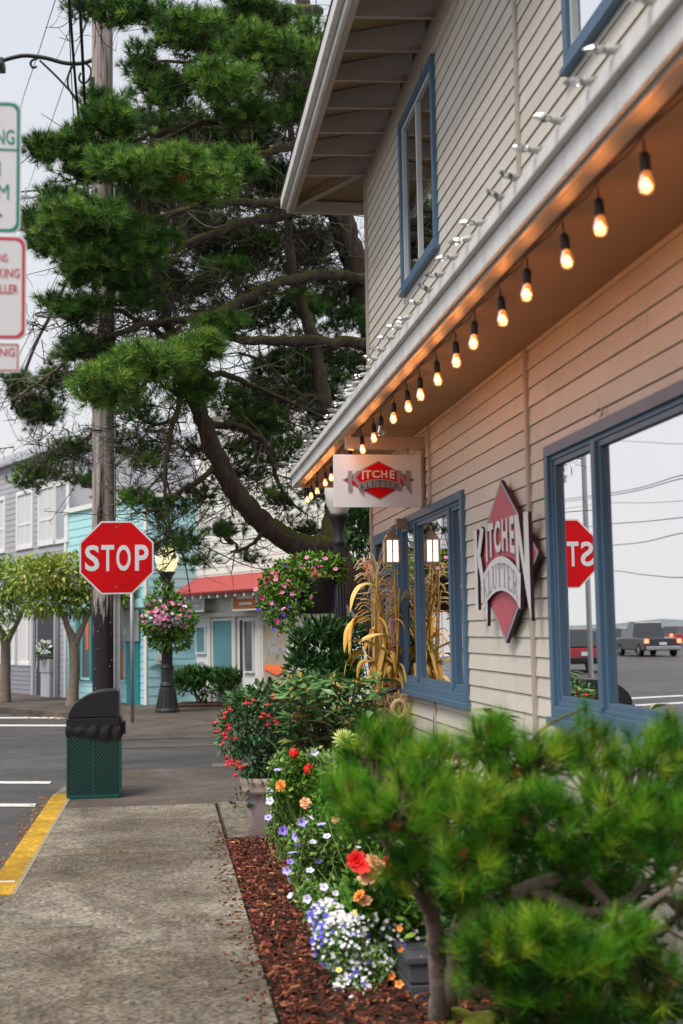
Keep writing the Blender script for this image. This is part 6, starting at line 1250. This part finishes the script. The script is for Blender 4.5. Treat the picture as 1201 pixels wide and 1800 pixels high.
bedding('geranium', 'leggy plant with two round scarlet flower heads nearest the terracotta pot', 545, 1400, 8.7, [(540, 1385, 0, 34, 34, 420), (520, 1350, 0, 26, 26, 200), (580, 1370, 0, 34, 34, 300), (500, 1390, 0, 26, 34, 260)], 'leaf_fresh', .035, [(517, 1325, 'geranium', 1.0, .05), (545, 1355, 'geranium', 1.0, .12), (494, 1381, 'orange', .9), (537, 1412, 'peach', .9)], .042, tb=.45, tmpl=T_LEAF)
lil = [(488, 1354, 'lilac'), (506, 1346, 'lilac'), (475, 1390, 'pale'), (475, 1408, 'pale'), (494, 1373, 'lilac'), (502, 1397, 'pale'), (530, 1342, 'lilac'), (542, 1330, 'pale'), (553, 1323, 'pale'), (573, 1333, 'violet'), (585, 1345, 'violet', 1.3), (612, 1338, 'pale'), (626, 1318, 'pale'), (472, 1437, 'lilac')]
bedding('petunia', 'tall straggling petunia with lilac flowers beside the terracotta pot', 510, 1470, 8.9, [(500, 1410, 0, 34, 50, 500), (530, 1440, 0, 36, 44, 460), (560, 1350, 0, 60, 34, 520), (505, 1350, 0, 36, 30, 300), (490, 1460, 0, 22, 30, 220)], 'leaf_grey', .026, lil, .032)
lil2 = [(531, 1445, 'lilac', 1.2), (548, 1436, 'pale'), (519, 1470, 'lilac'), (527, 1486, 'pale', 1.1), (560, 1512, 'lilac'), (510, 1515, 'violet'), (505, 1530, 'lilac'), (514, 1500, 'lilac'), (545, 1530, 'pale'), (497, 1460, 'violet'), (511, 1575, 'pale'), (538, 1545, 'lilac'), (508, 1545, 'lilac'), (575, 1470, 'pale'), (550, 1480, 'pale'), (565, 1450, 'lilac')]
bedding('petunia', 'rounded petunia with pale lilac flowers, middle of the bed edge', 545, 1560, 7.6, [(540, 1480, 0, 36, 44, 600), (570, 1510, 0, 44, 44, 600), (535, 1535, 0, 30, 34, 380), (600, 1470, 0, 40, 50, 500), (560, 1560, 0, 34, 26, 300), (610, 1540, .1, 44, 40, 400)], 'leaf_grey', .026, lil2, .030)
bedding('begonia', 'orange and peach begonia under the near pine boughs with big red blooms', 660, 1640, 5.9, [(660, 1560, 0, 50, 44, 340), (690, 1610, 0, 50, 40, 300), (640, 1600, 0, 44, 40, 260)], 'leaf_fresh', .055, [(627, 1513, 'red', 1.15), (640, 1524, 'red', 1.0), (655, 1516, 'peach', 1.05), (666, 1526, 'peach', .9), (683, 1522, 'red', 1.15), (647, 1540, 'peach', 1.2), (632, 1575, 'orange', .8), (642, 1584, 'peach', .8), (625, 1608, 'yellow', .8)], .038, tb=.4, tmpl=T_LEAF)
bedding('petunia', 'low straggling petunia with small lilac flowers between the rounded petunia and the alyssum', 585, 1660, 6.7, [(560, 1590, 0, 34, 34, 420), (595, 1600, 0, 44, 36, 520), (625, 1570, .1, 40, 40, 420), (545, 1570, .1, 24, 30, 240)], 'leaf_grey', .024, [(540, 1580, 'pale'), (556, 1592, 'lilac'), (575, 1585, 'pale'), (545, 1605, 'lilac'), (590, 1570, 'pale'), (562, 1615, 'violet'), (582, 1610, 'lilac'), (570, 1560, 'pale')], .026)
bedding('lobelia', 'dense leafy mound with scattered white flowers behind the petunias', 620, 1500, 7.4, [(625, 1420, .5, 50, 50, 700), (650, 1480, .3, 50, 54, 700), (590, 1420, .4, 44, 44, 520), (670, 1540, .1, 40, 40, 400)], 'leaf_fresh', .03, [(600, 1400, 'pale', .7), (640, 1430, 'yellow', .7), (615, 1450, 'pale', .7), (650, 1470, 'pale', .7), (590, 1440, 'peach', .9), (630, 1490, 'pale', .7)], .026, tb=.4)
def alys(t):
    q = MB(); P = []
    for (x, y, dy, rx, ry, n) in ((600, 1655, 0, 52, 52, 330), (640, 1700, 0, 50, 40, 250), (620, 1735, -.1, 32, 24, 80), (575, 1615, .1, 34, 36, 150), (700, 1670, .1, 44, 66, 110), (660, 1630, .1, 50, 36, 90), (622, 1770, -.2, 10, 18, 14)):
        c = atY(x, y, 5.75 + dy); k = 5.75 / FPX; p_, d_ = in_ell(n, c, (rx * k, rx * k * .8, ry * k), .75, .4); P.append(p_)
    P = np.concatenate(P); n = len(P)
    F5 = np.array([(0, 0, 0)] + [(math.cos(a) * r, math.sin(a) * r, .1) for a, r in [(j * PI / 5, 1 if j % 2 == 0 else .55) for j in range(10)]]); ff = [(0, 1 + j, 1 + (j + 1) % 10) for j in range(10)]
    V = CAM - P; V /= np.linalg.norm(V, axis=1)[:, None]; N = V + [0, 0, .7] + rng.normal(size=P.shape) * .5; D = np.cross(N, rng.normal(size=P.shape))
    R = []; N /= np.linalg.norm(N, axis=1)[:, None]; D /= np.linalg.norm(D, axis=1)[:, None]; E = np.cross(N, D); sc = .0085 + .005 * rng.random(n)
    Rm = np.stack([D, E, N], 2) * sc[:, None, None]; VV = np.einsum('nij,kj->nki', Rm, F5) + P[:, None]; f = (np.array(ff)[None] + (np.arange(n) * 11)[:, None, None]).reshape(-1, 3)
    bl_ = rng.random(n) < (.07 + .40 * (P[:, 0] < P[:, 0].min() + .07)); q.V.append(VV.reshape(-1, 3)); q.n += n * 11; q.F.append(f); q.MI.append(np.repeat(bl_.astype(int), 10)); q.T.append(np.full(len(f), .5))
    tag(q.build('blossoms', ['petal_white', 'petal_blue'], t), kind='stuff')
bedding('alyssum', 'mound of tiny white and blue flowers spilling over the bark mulch', 620, 1760, 5.75, [(600, 1670, 0, 44, 42, 900), (640, 1700, 0, 46, 44, 800), (620, 1735, 0, 34, 26, 300), (690, 1690, .1, 46, 56, 500), (575, 1635, .1, 30, 26, 260)], 'leaf_grey', .018, [(596, 1705, 'yellow', .55, .28), (702, 1730, 'marigold', .75, .25), (689, 1716, 'marigold', .6, .2), (703, 1668, 'marigold', .6, .2), (703, 1632, 'marigold', .5, .2), (740, 1684, 'marigold', .4, .2)], .030, tb=.45, extra=alys)
da = thing('dahlia', (1.21, 8.6, .02), 'pale lime yellow spiky flower head standing above the petunias', 'flowering plant'); q = MB(); fpz = atY(604, 1300, 8.55)
q.tube(spline([(1.2, 8.6, .02), (1.2, 8.62, .4), (fpz[0], fpz[1] + .03, fpz[2])], 5), .005, 5); q.build('stem', 'leaf_fresh', da)
q = MB(); p_, d_ = in_ell(60, fpz - [0, -.05, .16], (.13, .1, .14), .3); q.cloud(*T_LONG, p_, d_ + [0, 0, .4], np.full(60, .09), rng.random(60) * .5 + .4); tag(q.build('foliage', 'leaf_grey', da), kind='stuff')
flower(da, 'dahlia', fpz, .088, jit=.1)
iris = thing('sword_leaf_plant', (1.72, 8.3, .03), 'clump of upright sword shaped leaves under the side window', 'plant'); q = MB()
for k in range(16):
    a = random.uniform(0, 6.3); b0 = np.array([1.70 + random.uniform(-.05, .05), 8.2 + random.uniform(-.25, .25), .03]); h_ = random.uniform(.7, 1.02); e = b0 + [math.cos(a) * .14, math.sin(a) * .16, h_]; S = spline([b0, (b0 + e) / 2 + [0, 0, .06], e], 5); strip_leaf(q, S, np.linspace(.014, .002, len(S)), (math.sin(a), -math.cos(a), 0), tint=random.uniform(.3, .8))
q.build('blade', 'leaf_rhodo', iris)

# ================================================================== CORNSTALKS
cs_ = thing('cornstalk_bundle', (1.62, 10.2, 0), 'dried golden cornstalks tied in a bundle with straw beside the door', 'cornstalks'); q = MB(); lf = MB(); ta = MB()
stalks = []
for k in range(20):
    bx = random.uniform(1.52, 1.82); byy = random.uniform(9.75, 10.6); tp = atY(random.choice([656, 659, 661, 664, 662, 657, 700, 704, 692]) + random.uniform(-4, 4), random.uniform(965, 1070), 10.3 + random.uniform(-.3, .3)); mid = atY(tp[0] * 0 + 672 + random.uniform(-16, 26), 1225, 10.2)
    S = spline([(bx, byy, .0), mid, tp], 8); q.tube(S, np.linspace(.013, .006, len(S)), 6, tint=random.random()); stalks.append(S)
q.build('stalk', 'corn', cs_)
def corn_leaf(p0, d, L, w, droop, twist=0):
    p0 = np.array(p0); d = nrm(np.array(d, float)); n_ = 12; P = [p0]; v = d.copy()
    for k in range(n_): v = nrm(v + np.array([0, 0, -droop * (.5 + k / n_)]) + rng.normal(size=3) * .06); P.append(P[-1] + v * L / n_)
    P = np.array(P); w_ = w * np.sin(np.linspace(.35, PI, n_ + 1)) ** .7; side = nrm(np.cross(d, [0, .2, 1.0]) + rng.normal(size=3) * .3); strip_leaf(lf, P, w_, side, tint=random.random())
for k in range(70):
    S = stalks[rng.integers(len(stalks))]; i_ = rng.integers(len(S) // 3, int(len(S) * .85)); p_ = S[i_]; a = random.uniform(0, 2 * PI); corn_leaf(p_, (math.cos(a) * .7 + .1, math.sin(a) * .5 - .25, random.uniform(.1, 1.2)), random.uniform(.22, .42), random.uniform(.014, .030), random.uniform(.22, .55))
for (x0_, y0_, dx_, L_, dr) in ((660, 1030, -1, .55, .28), (655, 1090, -1, .62, .34), (650, 1085, -1, .6, .40), (640, 1150, -1, .45, .32), (690, 1150, -.9, .6, .05), (700, 1130, -.8, .55, .12), (690, 1090, .9, .3, .3), (655, 1075, -1, .75, .46)):
    corn_leaf(atY(x0_, y0_, 10.0), (dx_ * .6, -.2, .45), L_ * .72, .026, dr * 1.25)
lf.build('husk_leaf', 'corn', cs_)
for S in stalks[:11]:
    tp = S[-1] - (S[-1] - S[-3]) * random.random()
    for j in range(12):
        a = random.uniform(0, 2 * PI); e = tp + np.array([math.cos(a) * .13, math.sin(a) * .1, random.uniform(.02, .17)]); e2 = e + [math.cos(a) * .05, 0, -.07 * random.random()]; S2 = spline([tp, (tp + e) / 2 + [0, 0, .03], e, e2], 3); ta.tube(S2, np.linspace(.003, .0045, len(S2)), 4, tint=random.random())
ta.build('tassel', 'straw', cs_)
q = MB(); c0 = atY(692, 1245, 9.9)
for k in range(240):
    a = random.uniform(0, 2 * PI); r1 = random.uniform(.05, .13); p0 = c0 + [random.uniform(-.12, .06), random.uniform(-.05, .05), random.uniform(-.03, .08)]; e = p0 + [math.cos(a) * r1, random.uniform(-.06, .06), math.sin(a) * r1 - .05]; q.tube(spline([p0, (p0 + e) / 2 + [0, 0, .05], e], 3), .0028, 3, cap=False, tint=random.random())
for k in range(150): x = random.uniform(632, 712); q.tube(spline([atY(x + (672 - x) * .4, 1228, 10.0), atY(x, 1270, 9.95 + random.uniform(-.1, .1)), atY(x + (x - 672) * .25, 1335, 9.95)], 3), .0045, 3, cap=False, tint=random.random())
tag(q.build('straw_skirt', 'straw', cs_), kind='stuff')
q = MB(); bp_ = [atY(640 + 8 * k, 1228 - 2.4 * k, 9.86) for k in range(8)]; q.tube(bp_, .021, 6); q.build('black_band', 'black_plastic', cs_)
q = MB(); q.tube([c0 + [.02 + .05 * math.cos(t_), -.12, .0 + .065 * math.sin(t_)] for t_ in np.linspace(0, 2 * PI, 14)], .018, 7); q.build('straw_ring', 'straw', cs_)
wb = thing('wire_basket', (1.38, 9.7, .02), 'vertical ribbed wicker stand below the rhododendron leaves beside the corn', 'basket'); q = MB(); c = atY(634, 1290, 9.75)
for k in range(16): a = k * 2 * PI / 16; q.tube([(c[0] + .10 * math.cos(a), c[1] + .10 * math.sin(a), .02), (c[0] + .12 * math.cos(a), c[1] + .12 * math.sin(a), c[2] + .08)], .005, 4)
for z in (.3, c[2] + .08): q.tube([(c[0] + .115 * math.cos(t_), c[1] + .115 * math.sin(t_), z) for t_ in np.linspace(0, 2 * PI, 16)], .007, 5)
q.build('frame', 'straw', wb)

# ================================================================== NEAR DWARF PINE
dp = thing('dwarf_pine', (1.09, 5.2, 0), 'dwarf pine with bright green needle tufts filling the near right corner', 'shrub', 'pine trees'); q = MB()
NT = [limb(q, r_, 9, 6, .004) for r_ in ([(772, 1800, 5.15, .05), (775, 1740, 5.05, .042), (768, 1680, 5.0, .036), (762, 1620, 4.9, .032), (748, 1570, 4.8, .028), (742, 1510, 4.6, .022), (730, 1450, 4.4, .014)],
      [(790, 1760, 5.05, .034), (800, 1680, 4.95, .032), (812, 1620, 4.8, .03), (860, 1590, 4.6, .028), (930, 1560, 4.4, .024), (1010, 1530, 4.3, .02), (1090, 1480, 4.2, .014)],
      [(800, 1640, 4.9, .026), (830, 1560, 4.6, .022), (860, 1470, 4.4, .018), (880, 1380, 4.3, .012)], [(765, 1620, 4.9, .022), (700, 1520, 4.6, .016), (650, 1430, 4.4, .012)],
      [(860, 1590, 4.6, .02), (950, 1640, 4.2, .016), (1050, 1640, 4.1, .014), (1180, 1560, 4.0, .010)], [(930, 1560, 4.4, .02), (1060, 1600, 4.3, .016), (1201, 1500, 4.3, .01)],
      [(1010, 1530, 4.3, .018), (1150, 1640, 4.3, .014), (1260, 1500, 4.2, .01)])]
q.build('trunk', 'near_bark', dp, smooth=True); NP = np.concatenate([s_[:, :3] for s_ in NT]); q = MB(); tg_ = MB()
NT1 = tuft(84, .0085, 4, 68, 5); NT2 = tuft(70, .0085, 4, 60, 9)
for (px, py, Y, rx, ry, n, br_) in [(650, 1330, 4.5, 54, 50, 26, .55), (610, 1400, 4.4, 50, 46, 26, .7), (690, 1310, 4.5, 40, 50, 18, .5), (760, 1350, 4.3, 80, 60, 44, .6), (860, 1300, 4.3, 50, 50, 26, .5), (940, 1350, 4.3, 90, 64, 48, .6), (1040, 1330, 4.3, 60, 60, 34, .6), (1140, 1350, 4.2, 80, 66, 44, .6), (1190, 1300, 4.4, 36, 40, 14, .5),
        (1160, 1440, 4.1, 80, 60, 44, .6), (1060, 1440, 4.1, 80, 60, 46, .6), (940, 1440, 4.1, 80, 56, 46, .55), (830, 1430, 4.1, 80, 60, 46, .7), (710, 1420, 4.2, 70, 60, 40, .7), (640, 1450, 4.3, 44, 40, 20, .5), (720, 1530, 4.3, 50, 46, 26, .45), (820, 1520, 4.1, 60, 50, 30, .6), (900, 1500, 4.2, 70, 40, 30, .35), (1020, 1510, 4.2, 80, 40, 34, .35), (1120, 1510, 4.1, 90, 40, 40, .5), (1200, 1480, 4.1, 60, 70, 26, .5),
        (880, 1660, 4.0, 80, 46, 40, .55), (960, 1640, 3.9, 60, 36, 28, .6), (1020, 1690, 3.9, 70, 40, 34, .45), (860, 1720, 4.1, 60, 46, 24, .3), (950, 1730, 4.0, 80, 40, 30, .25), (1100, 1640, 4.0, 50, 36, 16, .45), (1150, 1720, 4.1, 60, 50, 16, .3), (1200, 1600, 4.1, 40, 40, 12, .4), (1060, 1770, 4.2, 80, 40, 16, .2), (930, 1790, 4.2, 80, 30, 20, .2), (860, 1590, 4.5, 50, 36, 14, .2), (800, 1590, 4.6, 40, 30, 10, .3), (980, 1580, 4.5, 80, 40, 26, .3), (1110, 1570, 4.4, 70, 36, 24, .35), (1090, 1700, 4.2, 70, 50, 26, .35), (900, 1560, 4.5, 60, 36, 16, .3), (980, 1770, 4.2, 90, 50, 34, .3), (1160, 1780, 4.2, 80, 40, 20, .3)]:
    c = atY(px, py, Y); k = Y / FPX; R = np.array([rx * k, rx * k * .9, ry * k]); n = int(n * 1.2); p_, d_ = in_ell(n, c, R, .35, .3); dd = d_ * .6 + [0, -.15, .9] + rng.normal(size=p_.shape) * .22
    h_ = n // 2; ti = np.clip(br_ - .08 + .32 * rng.normal(size=n), 0, 1); q.cloud(*NT1, p_[:h_], dd[:h_], .080 + .025 * rng.random(h_), ti[:h_]); q.cloud(*NT2, p_[h_:], dd[h_:], .080 + .025 * rng.random(n - h_), ti[h_:])  # lower and inner tufts get a darker tint in place of shade
    base = NP[np.argmin(((NP - c) ** 2).sum(1))]; m_ = curve_to(base, c, .010, .006, .05, 5, mb=tg_, n=5)
    for a in p_: curve_to(m_[rng.integers(2, len(m_))], a, .0045, .003, .05, 3, mb=tg_, n=4)
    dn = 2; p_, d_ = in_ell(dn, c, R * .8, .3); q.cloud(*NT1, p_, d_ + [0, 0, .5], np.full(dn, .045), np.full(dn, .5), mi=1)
for (px, py, Y) in ((862, 1262, 4.3), (880, 1255, 4.3), (846, 1275, 4.3), (1030, 1230, 4.3), (1018, 1255, 4.35), (1042, 1262, 4.3), (640, 1270, 4.5), (655, 1290, 4.5), (1160, 1270, 4.3), (1175, 1285, 4.3), (985, 1300, 4.3), (700, 1265, 4.5)):
    p_ = np.array([atY(px, py + 14, Y)]); q.cloud(*NT1, p_, [[0, 0, 1.0]], [.085], [.4]); curve_to(NP[np.argmin(((NP - p_[0]) ** 2).sum(1))], p_[0], .006, .004, .02, 4, mb=tg_)
tag(tg_.build('twigs', 'bark', dp), kind='stuff'); tag(q.build('crown', ['needle_near', 'needle_dead'], dp), kind='stuff')
shrub('darkening_plants', 'dark leafy plants added to darken the space under the dwarf pine', (1.45, 5.4, .03), [((1.5, 5.7, .35), (.34, .5, .32), 900), ((1.55, 4.9, .35), (.3, .5, .3), 800), ((1.5, 6.4, .4), (.34, .5, .36), 800), ((1.35, 4.5, .25), (.2, .3, .25), 400)], 'leaf_dark', .09, tb=.25)  # added plants, dark leaved to blacken the space behind the lower boughs
# grey planter and moss behind its trunk
pl = thing('planter_box', (1.30, 5.75, 0), 'dark grey plank sided planter box behind the dwarf pine trunk', 'planter'); a = atY(722, 1795, 5.45); b = atY(900, 1700, 5.45)
q = MB(); x0_, x1_ = a[0], a[0] + .62; tz = atY(760, 1692, 5.45)[2]
for k, (z0_, z1_) in enumerate(((.0, tz / 2 - .004), (tz / 2 + .004, tz))): q.box((x0_, 5.45, z0_), (x1_, 6.0, z1_))
q.box((x0_ + .01, 5.46, .0), (x1_ - .01, 5.99, tz - .02)); q.build('plank_side', 'planter_grey', pl, bevel=.006)
q = MB(); ring(q, basis((0, 5.45, 0), (1, 0, 0), (0, 1, 0)), 0, 1, 0, 1, .1, 0, .1) if False else q.box((x0_ - .012, 5.438, tz + .001), (x1_ + .012, 5.468, tz + .022)); q.box((x0_ - .012, 5.98, tz + .001), (x1_ + .012, 6.012, tz + .022)); q.box((x0_ - .012, 5.4685, tz + .001), (x0_ + .02, 5.9795, tz + .022)); q.box((x1_ - .02, 5.4685, tz + .001), (x1_ + .012, 5.9795, tz + .022)); q.build('rim', 'planter_grey', pl)
q = MB(); p_, d_ = in_ell(260, ((x0_ + x1_) / 2, 5.7, tz + .14), (.28, .24, .16), .3, .5); q.cloud(*T_LEAF, p_, d_ + [0, 0, .3], .04 + .03 * rng.random(260), rng.random(260)); tag(q.build('foliage', 'leaf_fresh', pl), kind='stuff')
for i_, (px, py) in enumerate(((865, 1722), (800, 1655), (795, 1670))): flower(pl, ['marigold', 'peach', 'orange'][i_], atY(px, py, 5.4), .022)
q = MB()
for (px, py, r1) in ((800, 1785, .09), (850, 1795, .10), (900, 1800, .08), (760, 1800, .05)):
    c = atZ(px, py + 14, .02); V0 = len(q.V); u_ = []
    for j in range(9):
        for k in range(16): ph = j / 8 * PI / 2; a = k * 2 * PI / 16; rr = r1 * (1 + .2 * random.random()); u_.append((c[0] + rr * math.cos(ph) * math.cos(a), c[1] + rr * math.cos(ph) * math.sin(a), .015 + .6 * rr * math.sin(ph)))
    q.add(u_, [(j * 16 + k, j * 16 + (k + 1) % 16, (j + 1) * 16 + (k + 1) % 16, (j + 1) * 16 + k) for j in range(8) for k in range(16)])
o = tag(q.build('moss', 'moss', smooth=True), 'yellow green moss cushions at the foot of the dwarf pine', 'moss', kind='stuff')
q = MB()
for k in range(40): c = atZ(random.uniform(1040, 1120), random.uniform(1760, 1830), .03); a = random.uniform(0, 6.3); e = c + [math.cos(a) * .1, math.sin(a) * .1, .1]; strip_leaf(q, spline([c, (c + e) / 2 + [0, 0, .03], e], 4), np.linspace(.007, .001, 9), (math.sin(a), -math.cos(a), 0), tint=random.uniform(.4, .9))
tag(q.build('weed_grass', 'leaf_fresh'), kind='stuff')
